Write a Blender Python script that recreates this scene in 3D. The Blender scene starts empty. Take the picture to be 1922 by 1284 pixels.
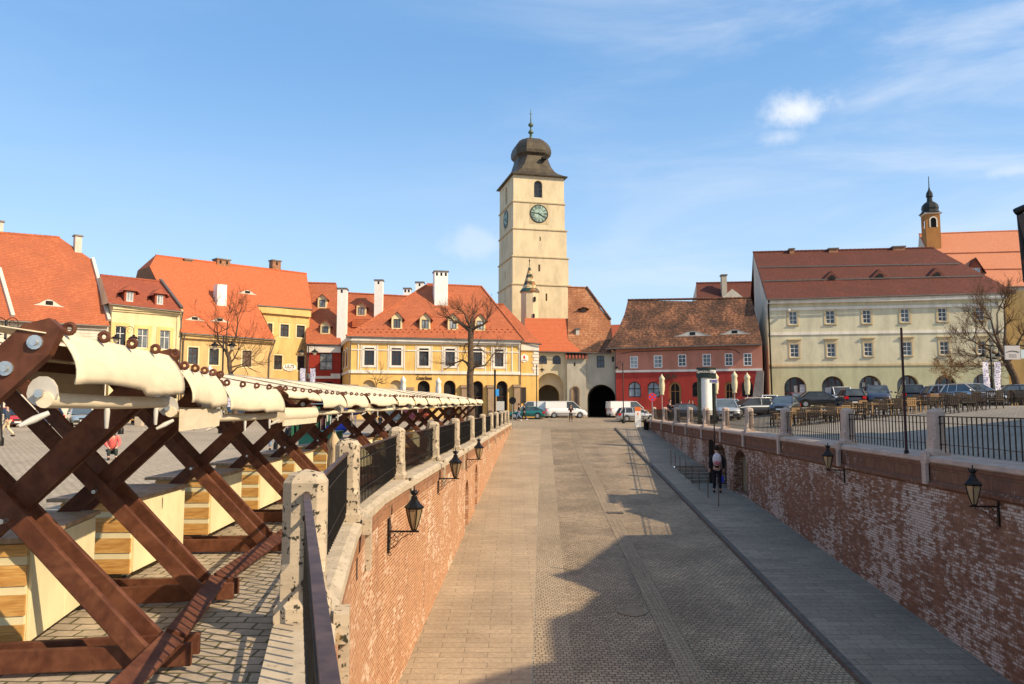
import bpy, bmesh, math, random
from mathutils import Vector, Matrix
from mathutils.geometry import tessellate_polygon
random.seed(7)
R=math.radians
sc=bpy.context.scene
COL=sc.collection
# ---------------- camera (origin is the photographer's eye) ----------------
FPX=1440.0; PITCH=R(4.8)
cd=bpy.data.cameras.new("camera"); cd.sensor_width=36; cd.lens=FPX/1922*36; cd.clip_start=0.05; cd.clip_end=3000
cam=bpy.data.objects.new("camera",cd); COL.objects.link(cam)
cam.location=(0,0,0); cam.rotation_euler=(R(90)+PITCH,0,0); sc.camera=cam
# ---------------- light ----------------
SUN_AZ=R(-28); SUN_EL=R(35)      # azimuth measured from +X towards +Y
sd=Vector((math.cos(SUN_AZ)*math.cos(SUN_EL),math.sin(SUN_AZ)*math.cos(SUN_EL),math.sin(SUN_EL)))
sl=bpy.data.lights.new("sun","SUN"); sl.energy=4.9; sl.angle=R(0.5); sl.color=(1.0,0.82,0.58)
so=bpy.data.objects.new("sun",sl); COL.objects.link(so); so.rotation_euler=sd.to_track_quat('Z','Y').to_euler()
sc.view_settings.view_transform='Standard'; sc.view_settings.look='None'; sc.view_settings.exposure=0.27; sc.view_settings.gamma=1
sc.cycles.use_denoising=True
sc.cycles.max_bounces=6
def nd(nt,typ,out=0,attrs=None,**kw):
    n=nt.nodes.new('ShaderNode'+typ)
    for k,v in (attrs or {}).items(): setattr(n,k,v)
    for k,v in kw.items():
        k=k.replace('_',' ')
        s=n.inputs[int(k[1:])] if k[0]=='i' and k[1:].isdigit() else n.inputs[k]
        if isinstance(v,bpy.types.NodeSocket): nt.links.new(v,s)
        else:
            if isinstance(v,(tuple,list)) and len(v)==3 and s.type=='RGBA': v=(*v,1)
            s.default_value=v
    return n.outputs[out] if isinstance(out,(int,str)) else n
def math_(nt,op,a,b=0.0,c=0.0,clamp=False):
    return nd(nt,'Math',attrs={'operation':op,'use_clamp':clamp},i0=a,i1=b,i2=c)
def mix(nt,f,a,b,bt='MIX'):
    n=nt.nodes.new('ShaderNodeMix'); n.data_type='RGBA'; n.blend_type=bt
    for i,v in ((0,f),(6,a),(7,b)):
        if isinstance(v,bpy.types.NodeSocket): nt.links.new(v,n.inputs[i])
        else: n.inputs[i].default_value=(*v,1) if isinstance(v,(tuple,list)) and len(v)==3 else v
    return n.outputs[2]
def ramp(nt,f,a,b,va=0.0,vb=1.0):
    return nd(nt,'MapRange',attrs={'clamp':True,'interpolation_type':'SMOOTHSTEP'},Value=f,From_Min=a,From_Max=b,To_Min=va,To_Max=vb)
w=bpy.data.worlds.new("World"); sc.world=w; w.use_nodes=True
nt=w.node_tree; nt.nodes.clear()
sky=nt.nodes.new('ShaderNodeTexSky'); sky.sky_type='NISHITA'; sky.sun_disc=False
sky.sun_elevation=SUN_EL; sky.sun_rotation=R(90)-SUN_AZ; sky.air_density=1.0; sky.dust_density=0.3; sky.ozone_density=2.5; sky.altitude=300
gen=nd(nt,'TexCoord',out='Generated')
def pxdir(px,py):
    y=(642-py)/FPX; x=(px-961)/FPX; c,s=math.cos(PITCH),math.sin(PITCH)
    return Vector((x,c-y*s,s+y*c))
mp=nd(nt,'Mapping',Vector=gen,Rotation=(0,R(-14),R(0)),Scale=(1.1,1.1,5.0))
n1=nd(nt,'TexNoise',Vector=mp,Scale=2.0,Detail=7.0,Roughness=0.6,Distortion=0.6)
n2=nd(nt,'TexNoise',Vector=gen,Scale=1.3,Detail=2.0)
sep=nd(nt,'SeparateXYZ',out=None,Vector=gen)
right=ramp(nt,math_(nt,'ADD',sep.outputs[0],math_(nt,'MULTIPLY',n2,0.4)),0.0,0.75)
wisp=math_(nt,'MULTIPLY',ramp(nt,n1,0.38,0.80),math_(nt,'MULTIPLY_ADD',right,0.55,0.05))
def puff(px,py,rad,sx,sz,amt):
    d=pxdir(px,py).normalized()
    v=nd(nt,'VectorMath',attrs={'operation':'SUBTRACT'},i0=gen,i1=tuple(d))
    v=nd(nt,'VectorMath',attrs={'operation':'MULTIPLY'},i0=v,i1=(1/sx,1/sx,1/sz))
    l=nd(nt,'VectorMath',out='Value',attrs={'operation':'LENGTH'},i0=v)
    nz=nd(nt,'TexNoise',Vector=gen,Scale=26.0,Detail=6.0,Roughness=0.62)
    l=math_(nt,'ADD',l,math_(nt,'MULTIPLY_ADD',nz,1.5,-0.75))
    return ramp(nt,l,rad,0.0,0.0,amt)
pf=puff(1500,208,1.0,0.056,0.026,1.0)
pf=math_(nt,'MAXIMUM',pf,puff(1465,258,1.0,0.04,0.014,0.5))
pf=math_(nt,'MAXIMUM',pf,puff(895,455,1.0,0.06,0.03,0.4))
pf=math_(nt,'MAXIMUM',pf,puff(1900,320,1.0,0.05,0.012,0.5))
cl=math_(nt,'MAXIMUM',wisp,pf,clamp=True)
hz=ramp(nt,sep.outputs[2],0.46,-0.04,0.0,0.78)
skyc=nd(nt,'HueSaturation',Color=sky.outputs[0],Saturation=1.12,Value=1.0)
c0=mix(nt,hz,mix(nt,0.45,mix(nt,1.0,skyc,(0.85,1.12,1.2),'MULTIPLY'),(2.5,4.7,8.0)),(5.3,6.6,7.9))
c1=mix(nt,cl,c0,(6.6,7.0,7.6))
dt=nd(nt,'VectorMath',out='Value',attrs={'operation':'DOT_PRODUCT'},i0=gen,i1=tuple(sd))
c1=mix(nt,ramp(nt,dt,0.35,0.97,0.0,0.42),c1,(9.5,7.6,5.6))   # warm glow added to the unseen sky round the sun, fills the shade
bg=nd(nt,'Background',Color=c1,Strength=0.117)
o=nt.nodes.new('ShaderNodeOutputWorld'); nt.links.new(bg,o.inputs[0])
# ---------------- geometry helpers ----------------
def atY(px,py,Y): d=pxdir(px,py); return d*(Y/d.y)
def atZ(px,py,z): d=pxdir(px,py); return d*(z/d.z)
class MB:
    def __init__(s): s.v=[]; s.f=[]; s.mi=[]; s.sm=[]; s.cur=0; s.M=None
    def add(s,pts,faces,smooth=False):
        b=len(s.v)
        for p in pts:
            p=Vector(p); s.v.append(s.M@p if s.M else p)
        for f in faces: s.f.append([b+i for i in f]); s.mi.append(s.cur); s.sm.append(smooth)
    def split(s,name,mats,parent=None,**k):
        i=0; out=[]
        seen=[]  # one object per block of 8 vertices (boxes)
        for v0 in range(0,len(s.v),8):
            q=MB(); q.v=s.v[v0:v0+8]; q.f=[[x-v0 for x in f] for f in s.f if v0<=f[0]<v0+8]; q.mi=[0]*len(q.f); q.sm=[False]*len(q.f); out.append(q.build(name,mats,parent,**k))
        return out
    def face(s,*pts): s.add(pts,[range(len(pts))])
    def hexa(s,p):   # p: 4 bottom, 4 top
        s.add(p,[(3,2,1,0),(4,5,6,7),(0,1,5,4),(1,2,6,5),(2,3,7,6),(3,0,4,7)])
    def box(s,x0,x1,y0,y1,z0,z1):
        s.hexa([(x0,y0,z0),(x1,y0,z0),(x1,y1,z0),(x0,y1,z0),(x0,y0,z1),(x1,y0,z1),(x1,y1,z1),(x0,y1,z1)])
    def fbox(s,F,s0,s1,t0,t1,z0,z1):
        if s0>s1: s0,s1=s1,s0
        if t0>t1: t0,t1=t1,t0
        if z0>z1: z0,z1=z1,z0
        s.hexa([F.P(*q) for q in ((s0,t1,z0),(s1,t1,z0),(s1,t0,z0),(s0,t0,z0),(s0,t1,z1),(s1,t1,z1),(s1,t0,z1),(s0,t0,z1))])
    def beam(s,p,q,w,h,side=None):
        p=Vector(p); q=Vector(q); d=(q-p).normalized()
        side=Vector(side) if side is not None else (Vector((0,0,1)).cross(d) if abs(d.z)<0.95 else Vector((1,0,0)))
        side=(side-d*side.dot(d)).normalized(); up=d.cross(side)
        a=side*w/2; b=up*h/2
        s.hexa([p-a-b,p+a-b,p+a+b,p-a+b,q-a-b,q+a-b,q+a+b,q-a+b])
    def tube(s,pts,r,n=8,smooth=True,cap=True):
        pts=[Vector(p) for p in pts]
        if not isinstance(r,(list,tuple)): r=[r]*len(pts)
        vs=[]; prev=None
        for i,p in enumerate(pts):
            d=(pts[min(i+1,len(pts)-1)]-pts[max(i-1,0)])
            d=d.normalized() if d.length>1e-9 else Vector((0,0,1))
            if prev is None: a=d.orthogonal().normalized()
            else:
                a=prev-d*prev.dot(d); a=a.normalized() if a.length>1e-6 else d.orthogonal().normalized()
            prev=a; b=d.cross(a)
            for k in range(n):
                t=2*math.pi*k/n; vs.append(p+(a*math.cos(t)+b*math.sin(t))*r[i])
        fs=[]
        for i in range(len(pts)-1):
            for k in range(n):
                k2=(k+1)%n; fs.append((i*n+k,i*n+k2,(i+1)*n+k2,(i+1)*n+k))
        s.add(vs,fs,smooth)
        if cap: s.add(vs[:n],[tuple(range(n))[::-1]]); s.add(vs[-n:],[tuple(range(n))])
    def lathe(s,prof,c,n=12,smooth=True,rot=0,sx=1,sy=1):
        c=Vector(c); vs=[]; fs=[]
        for r,z in prof:
            for k in range(n):
                t=2*math.pi*k/n+rot; vs.append(c+Vector((r*sx*math.cos(t),r*sy*math.sin(t),z)))
        for i in range(len(prof)-1):
            for k in range(n):
                k2=(k+1)%n; fs.append((i*n+k,i*n+k2,(i+1)*n+k2,(i+1)*n+k))
        s.add(vs,fs,smooth)
        if prof[0][0]>1e-4: s.add(vs[:n],[tuple(range(n))[::-1]])
        if prof[-1][0]>1e-4: s.add(vs[-n:],[tuple(range(n))])
    def prism(s,poly,vec,smooth=False):
        n=len(poly); a=[Vector(p) for p in poly]; b=[p+Vector(vec) for p in a]
        s.add(a+b,[tuple(range(n))[::-1],tuple(range(n,2*n))]); s.add(a+b,[(i,(i+1)%n,n+(i+1)%n,n+i) for i in range(n)],smooth)
    def ball(s,c,r,n=10,m=6,sc_=(1,1,1)):
        pr=[(math.sin(math.pi*i/m)*r,-math.cos(math.pi*i/m)*r*sc_[2]) for i in range(m+1)]; pr[0]=(1e-5,pr[0][1]); pr[-1]=(1e-5,pr[-1][1])
        s.lathe(pr,c,n,True,0,sc_[0],sc_[1])
    def build(s,name,mats,parent=None,kind=None,bevel=0,fixn=False,local=False):
        me=bpy.data.meshes.new(name); 
        off=Vector((0,0,0)); q=parent
        while q is not None and not local: off+=q.location; q=q.parent
        me.from_pydata([v-off for v in s.v],[],s.f)
        if not isinstance(mats,(list,tuple)): mats=[mats]
        for m in mats: me.materials.append(m)
        me.polygons.foreach_set('material_index',s.mi); me.polygons.foreach_set('use_smooth',s.sm)
        me.update()
        if fixn:
            bm=bmesh.new(); bm.from_mesh(me); bmesh.ops.recalc_face_normals(bm,faces=bm.faces[:]); bm.to_mesh(me); bm.free()
        uv=me.uv_layers.new(name='UVMap').data
        for p in me.polygons:
            n=p.normal
            t=Vector((-n.y,n.x,0))
            if t.length<0.12: t=Vector((1,0,0)); b=Vector((0,1,0))
            else: t.normalize(); b=n.cross(t)
            for li in p.loop_indices:
                co=me.vertices[me.loops[li].vertex_index].co+off
                uv[li].uv=(co.dot(t),co.dot(b))
        o=bpy.data.objects.new(name,me); COL.objects.link(o)
        if parent is not None: o.parent=parent
        if kind: o['kind']=kind
        if bevel:
            md=o.modifiers.new('bevel','BEVEL'); md.width=bevel; md.segments=2; md.limit_method='ANGLE'; md.angle_limit=R(40); md.harden_normals=False
        return o
def thing(name,label,cat,loc=(0,0,0),group=None,rotz=0):
    o=bpy.data.objects.new(name,None); COL.objects.link(o); o.empty_display_size=0.2
    o.location=loc; o.rotation_euler=(0,0,rotz); o['label']=label; o['category']=cat
    if group: o['group']=group
    return o
def tag(o,label,cat,group=None,kind=None):
    o['label']=label; o['category']=cat
    if group: o['group']=group
    if kind: o['kind']=kind
    return o
def copy_tree(o,parent=None):
    c=o.copy(); COL.objects.link(c); c.parent=parent
    for ch in list(o.children): copy_tree(ch,c)
    return c
def place(o,loc,rotz=0,label=None,group=None,scale=None):
    o.location=loc; o.rotation_euler=(0,0,rotz)
    if label: o['label']=label
    if group: o['group']=group
    if scale: o.scale=(scale,)*3 if not isinstance(scale,tuple) else scale
    return o
class Frame:
    def __init__(s,x,y,ang):  # ang: direction of the facade left->right seen from the front, degrees from +X
        s.o=Vector((x,y,0)); a=R(ang); s.d=Vector((math.cos(a),math.sin(a),0)); s.n=Vector((s.d.y,-s.d.x,0))
    def P(s,a,t,z): return s.o+s.d*a+s.n*t+Vector((0,0,z))
    def hit(s,px,py,t=0.0):
        d=pxdir(px,py); k=(s.o+s.n*t).dot(s.n)/d.dot(s.n); p=d*k
        return (p-s.o).dot(s.d),p.z
    def inv(s,p): q=Vector(p)-s.o; return q.dot(s.d),q.dot(s.n),p[2]
# ---------------- materials ----------------
def newmat(name):
    m=bpy.data.materials.new(name); m.use_nodes=True; nt=m.node_tree; b=nt.nodes['Principled BSDF']; return m,nt,b
def setc(nt,b,k,v):
    if isinstance(v,bpy.types.NodeSocket): nt.links.new(v,b.inputs[k])
    else: b.inputs[k].default_value=(*v,1) if isinstance(v,(tuple,list)) and len(v)==3 else v
def bump(nt,b,h,strength=0.3,dist=0.02):
    n=nd(nt,'Bump',Strength=strength,Distance=dist,Height=h); nt.links.new(n,b.inputs['Normal'])
def simple(name,col,rough=0.6,metal=0.0,var=0.12,scale=3.0,spec=0.4,bmp=0.0,coat=0.0,alpha=1.0):
    m,nt,b=newmat(name); tc=nd(nt,'TexCoord',out='Object')
    nz=nd(nt,'TexNoise',Vector=tc,Scale=scale,Detail=5.0,Roughness=0.6)
    f=ramp(nt,nz,0.3,0.7)
    setc(nt,b,'Base Color',mix(nt,f,tuple(c*(1-var) for c in col),tuple(min(1,c*(1+var)) for c in col)))
    b.inputs['Roughness'].default_value=rough; b.inputs['Metallic'].default_value=metal; b.inputs['Specular IOR Level'].default_value=spec
    b.inputs['Coat Weight'].default_value=coat; b.inputs['Coat Roughness'].default_value=0.05
    if bmp: bump(nt,b,nz,bmp,0.01)
    return m
def uvc(nt): return nd(nt,'TexCoord',out='UV')
def plaster(name,col,stain=0.45,scale=0.5,dirt=(0.25,0.2,0.14)):
    m,nt,b=newmat(name); uv=uvc(nt)
    mp=nd(nt,'Mapping',Vector=uv,Scale=(1,0.35,1))
    a=nd(nt,'TexNoise',Vector=mp,Scale=scale*2,Detail=8.0,Roughness=0.65)
    c=nd(nt,'TexNoise',Vector=uv,Scale=3.0,Detail=6.0,Roughness=0.7)
    c1=mix(nt,ramp(nt,a,0.35,0.72),col,tuple(x*0.76 for x in col))
    c2=mix(nt,ramp(nt,c,0.55,0.85,0.0,stain*0.6),c1,dirt)
    big=nd(nt,'TexNoise',Vector=mp,Scale=scale*0.8,Detail=9.0,Roughness=0.7,Distortion=0.6)
    c3=mix(nt,ramp(nt,big,0.62,0.70,0.0,stain*0.55),c2,tuple(min(1,x*0.55+0.16) for x in col))
    setc(nt,b,'Base Color',c3); b.inputs['Roughness'].default_value=0.9; b.inputs['Specular IOR Level'].default_value=0.2
    bump(nt,b,c,0.15,0.01); return m
def tiles(name,c1,c2,c3,old=0.0,w=0.2,h=0.24,dark=(0.06,0.04,0.03)):
    m,nt,b=newmat(name); uv=uvc(nt)
    wob=nd(nt,'TexNoise',Vector=uv,Scale=1.3,Detail=3.0)
    uvw=nd(nt,'VectorMath',attrs={'operation':'ADD'},i0=uv,i1=nd(nt,'VectorMath',attrs={'operation':'MULTIPLY'},i0=nd(nt,'CombineXYZ',X=wob,Y=wob,Z=0.0),i1=(0.0,0.10+0.2*old,0)))
    br=nd(nt,'TexBrick',out=None,attrs={'offset':0.5},Vector=uvw,Color1=(0.0,0.0,0.0),Color2=(1,1,1),Mortar=(0.5,0.5,0.5),Scale=1.0,Mortar_Size=0.012,Mortar_Smooth=0.1,Brick_Width=w,Row_Height=h)
    wn=nd(nt,'TexNoise',Vector=uv,Scale=0.45,Detail=7.0,Roughness=0.62)
    n3=nd(nt,'TexNoise',Vector=uv,Scale=4.0,Detail=4.0,Roughness=0.7)
    col=mix(nt,br.outputs[0],c1,c2)
    col=mix(nt,ramp(nt,wn,0.35,0.7),col,c3)
    if old:
        br2=nd(nt,'TexBrick',attrs={'offset':0.5},Vector=uvw,Color1=(0.0,0.0,0.0),Color2=(1,1,1),Mortar=(0.3,0.3,0.3),Scale=1.0,Mortar_Size=0.0,Brick_Width=w*1.0,Row_Height=h*1.0,Bias=-0.2)
        f=ramp(nt,math_(nt,'ADD',math_(nt,'MULTIPLY',n3,0.75),math_(nt,'MULTIPLY',wn,0.55)),0.55,0.78,0.0,old)
        col=mix(nt,f,col,dark)
    sepv=nd(nt,'SeparateXYZ',out=None,Vector=uvw)
    fr=math_(nt,'FRACT',math_(nt,'DIVIDE',sepv.outputs[1],h))
    col=mix(nt,math_(nt,'MULTIPLY',ramp(nt,fr,0.72,1.0),0.45),col,tuple(x*0.35 for x in c1))
    col=mix(nt,math_(nt,'MULTIPLY',br.outputs[1],0.4),col,tuple(x*0.4 for x in c1))
    setc(nt,b,'Base Color',col); b.inputs['Roughness'].default_value=0.85; b.inputs['Specular IOR Level'].default_value=0.25
    hgt=math_(nt,'ADD',math_(nt,'SUBTRACT',1.0,fr),math_(nt,'MULTIPLY',n3,0.6+old))
    bump(nt,b,hgt,0.9,0.045+0.05*old); return m
def brickwall(name,c1,c2,white,amt,w=0.26,h=0.085,mort=(0.30,0.25,0.20),darkc=(0.09,0.05,0.035)):
    m,nt,b=newmat(name); uv=uvc(nt)
    br=nd(nt,'TexBrick',out=None,attrs={'offset':0.5},Vector=uv,Color1=c1,Color2=c2,Mortar=mort,Scale=1.0,Mortar_Size=0.011,Mortar_Smooth=0.15,Brick_Width=w,Row_Height=h)
    brw=nd(nt,'TexBrick',out=None,attrs={'offset':0.5},Vector=uv,Color1=(0,0,0),Color2=(1,1,1),Mortar=(0.35,0.35,0.35),Scale=1.0,Mortar_Size=0.011,Brick_Width=w,Row_Height=h)
    big=nd(nt,'TexNoise',Vector=uv,Scale=0.42,Detail=6.0,Roughness=0.6)
    med=nd(nt,'TexNoise',Vector=uv,Scale=3.3,Detail=5.0,Roughness=0.7)
    mp=nd(nt,'Mapping',Vector=uv,Scale=(2.2,0.25,1)); drip=nd(nt,'TexNoise',Vector=mp,Scale=1.0,Detail=6.0,Roughness=0.6)
    f=math_(nt,'ADD',math_(nt,'MULTIPLY',big,0.9),math_(nt,'ADD',math_(nt,'MULTIPLY',med,0.55),math_(nt,'MULTIPLY',drip,0.5)))
    fine=nd(nt,'TexNoise',Vector=uv,Scale=19.0,Detail=4.0,Roughness=0.7)
    f=math_(nt,'ADD',f,math_(nt,'ADD',math_(nt,'MULTIPLY',brw.outputs[0],0.22),math_(nt,'MULTIPLY_ADD',fine,0.5,-0.19)))
    wm=ramp(nt,f,1.26-amt*0.32,1.42-amt*0.30)
    wm=math_(nt,'MULTIPLY',wm,math_(nt,'MULTIPLY_ADD',brw.outputs[1],-0.75,1.0))
    col=mix(nt,ramp(nt,drip,0.45,0.75,0.0,0.6),br.outputs[0],darkc)
    col=mix(nt,ramp(nt,med,0.35,0.8,0.0,0.5),col,tuple(min(1,x*1.35) for x in c2))
    col=mix(nt,wm,col,white)
    setc(nt,b,'Base Color',col); b.inputs['Roughness'].default_value=0.92; b.inputs['Specular IOR Level'].default_value=0.2
    bump(nt,b,math_(nt,'ADD',math_(nt,'SUBTRACT',1.0,br.outputs[1]),math_(nt,'MULTIPLY',med,0.6)),0.6,0.015); return m
def paving(name,c1,c2,mort,w,h,rough=0.85,msz=0.012,dist=0.03,big=(0.8,1.15),bigscale=0.15,rot=0.0,streak=None,bs=0.5):
    m,nt,b=newmat(name); uv=uvc(nt)
    mpv=nd(nt,'Mapping',Vector=uv,Rotation=(0,0,rot))
    wob=nd(nt,'TexNoise',out=1,Vector=mpv,Scale=1.6,Detail=3.0)
    v=nd(nt,'VectorMath',attrs={'operation':'ADD'},i0=mpv,i1=nd(nt,'VectorMath',attrs={'operation':'SCALE'},i0=wob,Scale=dist))
    br=nd(nt,'TexBrick',out=None,attrs={'offset':0.5},Vector=v,Color1=c1,Color2=c2,Mortar=mort,Scale=1.0,Mortar_Size=msz,Mortar_Smooth=0.3,Brick_Width=w,Row_Height=h)
    a=nd(nt,'TexNoise',Vector=uv,Scale=bigscale,Detail=8.0,Roughness=0.62)
    s=nd(nt,'TexNoise',Vector=uv,Scale=9.0,Detail=4.0,Roughness=0.7)
    col=mix(nt,1.0,br.outputs[0],mix(nt,ramp(nt,a,0.3,0.7),(big[0],)*3,(big[1],)*3),'MULTIPLY')
    col=mix(nt,1.0,col,mix(nt,ramp(nt,s,0.25,0.75),(0.8,)*3,(1.15,)*3),'MULTIPLY')
    if streak:
        mp=nd(nt,'Mapping',Vector=uv,Scale=(0.5,0.05,1)); st=nd(nt,'TexNoise',Vector=mp,Scale=1.2,Detail=5.0)
        col=mix(nt,ramp(nt,st,0.5,0.8,0,streak),col,(0.10,0.085,0.07))
    setc(nt,b,'Base Color',col); b.inputs['Roughness'].default_value=rough; b.inputs['Specular IOR Level'].default_value=0.3
    bump(nt,b,math_(nt,'ADD',math_(nt,'SUBTRACT',1.0,br.outputs[1]),math_(nt,'MULTIPLY',s,0.5)),bs,0.02); return m
def stone(name,c,spots=0.5,sp=(0.05,0.045,0.03)):
    m,nt,b=newmat(name); tc=nd(nt,'TexCoord',out='Object')
    a=nd(nt,'TexNoise',Vector=tc,Scale=2.0,Detail=7.0,Roughness=0.65)
    v=nd(nt,'TexNoise',Vector=tc,Scale=17.0,Detail=3.0,Roughness=0.6)
    v2=nd(nt,'TexNoise',Vector=tc,Scale=5.0,Detail=2.0)
    mp=nd(nt,'Mapping',Vector=tc,Scale=(3,3,26)); ly=nd(nt,'TexNoise',Vector=mp,Scale=1.0,Detail=4.0)
    col=mix(nt,ramp(nt,a,0.3,0.75),c,tuple(x*0.75 for x in c))
    col=mix(nt,ramp(nt,ly,0.5,0.62,0,0.25),col,tuple(x*0.55 for x in c))
    col=mix(nt,ramp(nt,math_(nt,'ADD',v,math_(nt,'MULTIPLY',v2,0.35)),0.80-0.06*spots,0.86-0.06*spots,0,min(1,spots*1.5)),col,sp)
    col=mix(nt,ramp(nt,v2,0.66,0.75,0,spots*0.6),col,(0.30,0.17,0.04))
    setc(nt,b,'Base Color',col); b.inputs['Roughness'].default_value=0.9; b.inputs['Specular IOR Level'].default_value=0.2
    bump(nt,b,math_(nt,'ADD',v,ly),0.4,0.008); return m
def wood(name,c1,c2,rough=0.55,axis_scale=(1,1,12),knots=0.0,spec=0.4):
    m,nt,b=newmat(name); uv=nd(nt,'TexCoord',out='Object')
    mp=nd(nt,'Mapping',Vector=uv,Scale=axis_scale); g=nd(nt,'TexNoise',Vector=mp,Scale=1.7,Detail=7.0,Roughness=0.6,Distortion=0.9)
    col=mix(nt,ramp(nt,g,0.35,0.68),c1,c2)
    n=nd(nt,'TexNoise',Vector=uv,Scale=2.5,Detail=4.0)
    col=mix(nt,ramp(nt,n,0.5,0.8,0,0.35),col,tuple(x*0.6 for x in c1))
    if knots:
        vo=nd(nt,'TexVoronoi',Vector=uv,Scale=3.1); col=mix(nt,ramp(nt,vo,0.16,0.05,0,knots),col,(0.05,0.018,0.005))
    sc2=nd(nt,'TexNoise',Vector=nd(nt,'Mapping',Vector=uv,Scale=(9,9,60)),Scale=1.0,Detail=6.0,Roughness=0.75)
    col=mix(nt,ramp(nt,sc2,0.64,0.74,0,0.45),col,tuple(min(1,x*2.2+.03) for x in c2))
    fg=nd(nt,'TexNoise',Vector=nd(nt,'Mapping',Vector=uv,Scale=tuple(a*7 for a in axis_scale)),Scale=1.0,Detail=5.0)
    col=mix(nt,ramp(nt,fg,0.4,0.7,0,0.4),col,tuple(x*0.45 for x in c1))
    setc(nt,b,'Base Color',col); setc(nt,b,'Roughness',ramp(nt,n,0.2,0.8,rough-.08,rough+.2)); b.inputs['Specular IOR Level'].default_value=spec
    bump(nt,b,math_(nt,'ADD',g,math_(nt,'MULTIPLY',fg,.5)),0.4,0.005); return m
def canvasmat(name,c):
    m,nt,b=newmat(name); tc=nd(nt,'TexCoord',out='Object')
    a=nd(nt,'TexNoise',Vector=nd(nt,'Mapping',Vector=tc,Scale=(2.5,2.5,7)),Scale=1.2,Detail=6.0,Roughness=.6,Distortion=1.2)
    st=nd(nt,'TexNoise',Vector=tc,Scale=1.1,Detail=8.0,Roughness=.7)
    wv=nd(nt,'TexNoise',Vector=tc,Scale=60.0,Detail=2.0)
    col=mix(nt,ramp(nt,a,.35,.7,0,.5),c,tuple(x*.8 for x in c)); col=mix(nt,ramp(nt,st,.52,.74,0,.35),col,(c[0]*.62,c[1]*.52,c[2]*.40))
    setc(nt,b,'Base Color',col); b.inputs['Roughness'].default_value=.95; b.inputs['Specular IOR Level'].default_value=.1
    bump(nt,b,math_(nt,'ADD',a,math_(nt,'MULTIPLY',wv,.1)),.35,.012); return m
def glassmat(name,col=(0.03,0.035,0.04),rough=0.06,spec=0.6,var=0.5):
    m,nt,b=newmat(name); tc=nd(nt,'TexCoord',out='Object'); n=nd(nt,'TexNoise',Vector=tc,Scale=1.7,Detail=3.0)
    rn=nd(nt,'ObjectInfo',out='Random'); n=math_(nt,'ADD',math_(nt,'MULTIPLY',n,.55),math_(nt,'MULTIPLY_ADD',rn,.45,0.0))
    setc(nt,b,'Base Color',mix(nt,ramp(nt,n,0.35,0.75),tuple(c*(1-var) for c in col),tuple(min(1,c*(1+var*3)) for c in col)))
    b.inputs['Roughness'].default_value=rough; b.inputs['Specular IOR Level'].default_value=spec; bump(nt,b,n,0.12,0.08); return m
m_road=paving('street_setts',(0.41,0.31,0.20),(0.29,0.22,0.145),(0.12,0.09,0.06),0.155,0.125,msz=0.013,dist=0.22,big=(0.68,1.2),bigscale=0.35,streak=0.5,bs=0.9)
m_gut=paving('gutter_setts',(0.42,0.325,0.215),(0.35,0.27,0.175),(0.13,0.10,0.07),0.14,0.13,dist=0.16)
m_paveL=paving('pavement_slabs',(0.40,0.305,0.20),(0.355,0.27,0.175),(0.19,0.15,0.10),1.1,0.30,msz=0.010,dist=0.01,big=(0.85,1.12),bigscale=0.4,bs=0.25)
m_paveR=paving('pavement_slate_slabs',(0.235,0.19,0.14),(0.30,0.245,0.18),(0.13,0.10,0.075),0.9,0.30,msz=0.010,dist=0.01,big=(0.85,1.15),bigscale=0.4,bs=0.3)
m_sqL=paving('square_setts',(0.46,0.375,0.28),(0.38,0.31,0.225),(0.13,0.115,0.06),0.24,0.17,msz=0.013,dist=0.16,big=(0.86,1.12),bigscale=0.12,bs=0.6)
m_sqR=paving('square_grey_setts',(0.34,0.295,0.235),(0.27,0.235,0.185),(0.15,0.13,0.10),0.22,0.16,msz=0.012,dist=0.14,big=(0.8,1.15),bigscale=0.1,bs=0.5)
m_far=paving('far_setts',(0.37,0.29,0.20),(0.29,0.23,0.16),(0.15,0.12,0.09),0.3,0.2,msz=0.012,dist=0.1,big=(0.8,1.1),bigscale=0.12,bs=0.4)
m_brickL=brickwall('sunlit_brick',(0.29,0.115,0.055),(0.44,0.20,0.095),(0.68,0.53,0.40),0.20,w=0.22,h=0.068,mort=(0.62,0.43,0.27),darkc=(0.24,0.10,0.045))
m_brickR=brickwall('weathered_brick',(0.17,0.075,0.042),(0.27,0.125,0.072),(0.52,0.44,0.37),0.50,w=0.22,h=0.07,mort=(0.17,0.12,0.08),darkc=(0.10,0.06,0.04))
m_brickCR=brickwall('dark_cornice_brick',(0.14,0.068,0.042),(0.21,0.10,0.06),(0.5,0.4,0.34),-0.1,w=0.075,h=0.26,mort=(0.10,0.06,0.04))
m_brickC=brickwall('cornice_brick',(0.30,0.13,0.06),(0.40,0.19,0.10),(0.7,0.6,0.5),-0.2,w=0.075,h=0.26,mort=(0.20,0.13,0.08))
m_stone=stone('travertine',(0.55,0.445,0.315),0.8)
m_stone2=stone('coping_stone',(0.56,0.46,0.33),0.28)
m_stoneR=stone('limestone',(0.52,0.40,0.32),0.15)
m_iron=simple('black_iron',(0.018,0.016,0.015),0.45,0.6,0.3,8)
m_rail=simple('worn_handrail_paint',(0.075,0.045,0.036),0.5,0.0,0.35,9,spec=0.25,bmp=0.1)
m_bwood=wood('dark_stained_wood',(0.095,0.031,0.015),(0.165,0.062,0.031),0.6,(2.2,2.2,2.2),0,0.25)
m_pine=wood('varnished_pine',(0.52,0.24,0.055),(0.72,0.42,0.13),0.45,(1.2,14,14),0.7)
m_cream=simple('cream_board',(0.76,0.66,0.39),0.6,0,0.10,2)
m_ctop=wood('brown_counter_board',(0.36,0.23,0.12),(0.47,0.33,0.20),0.55,(8,1.5,2))
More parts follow.
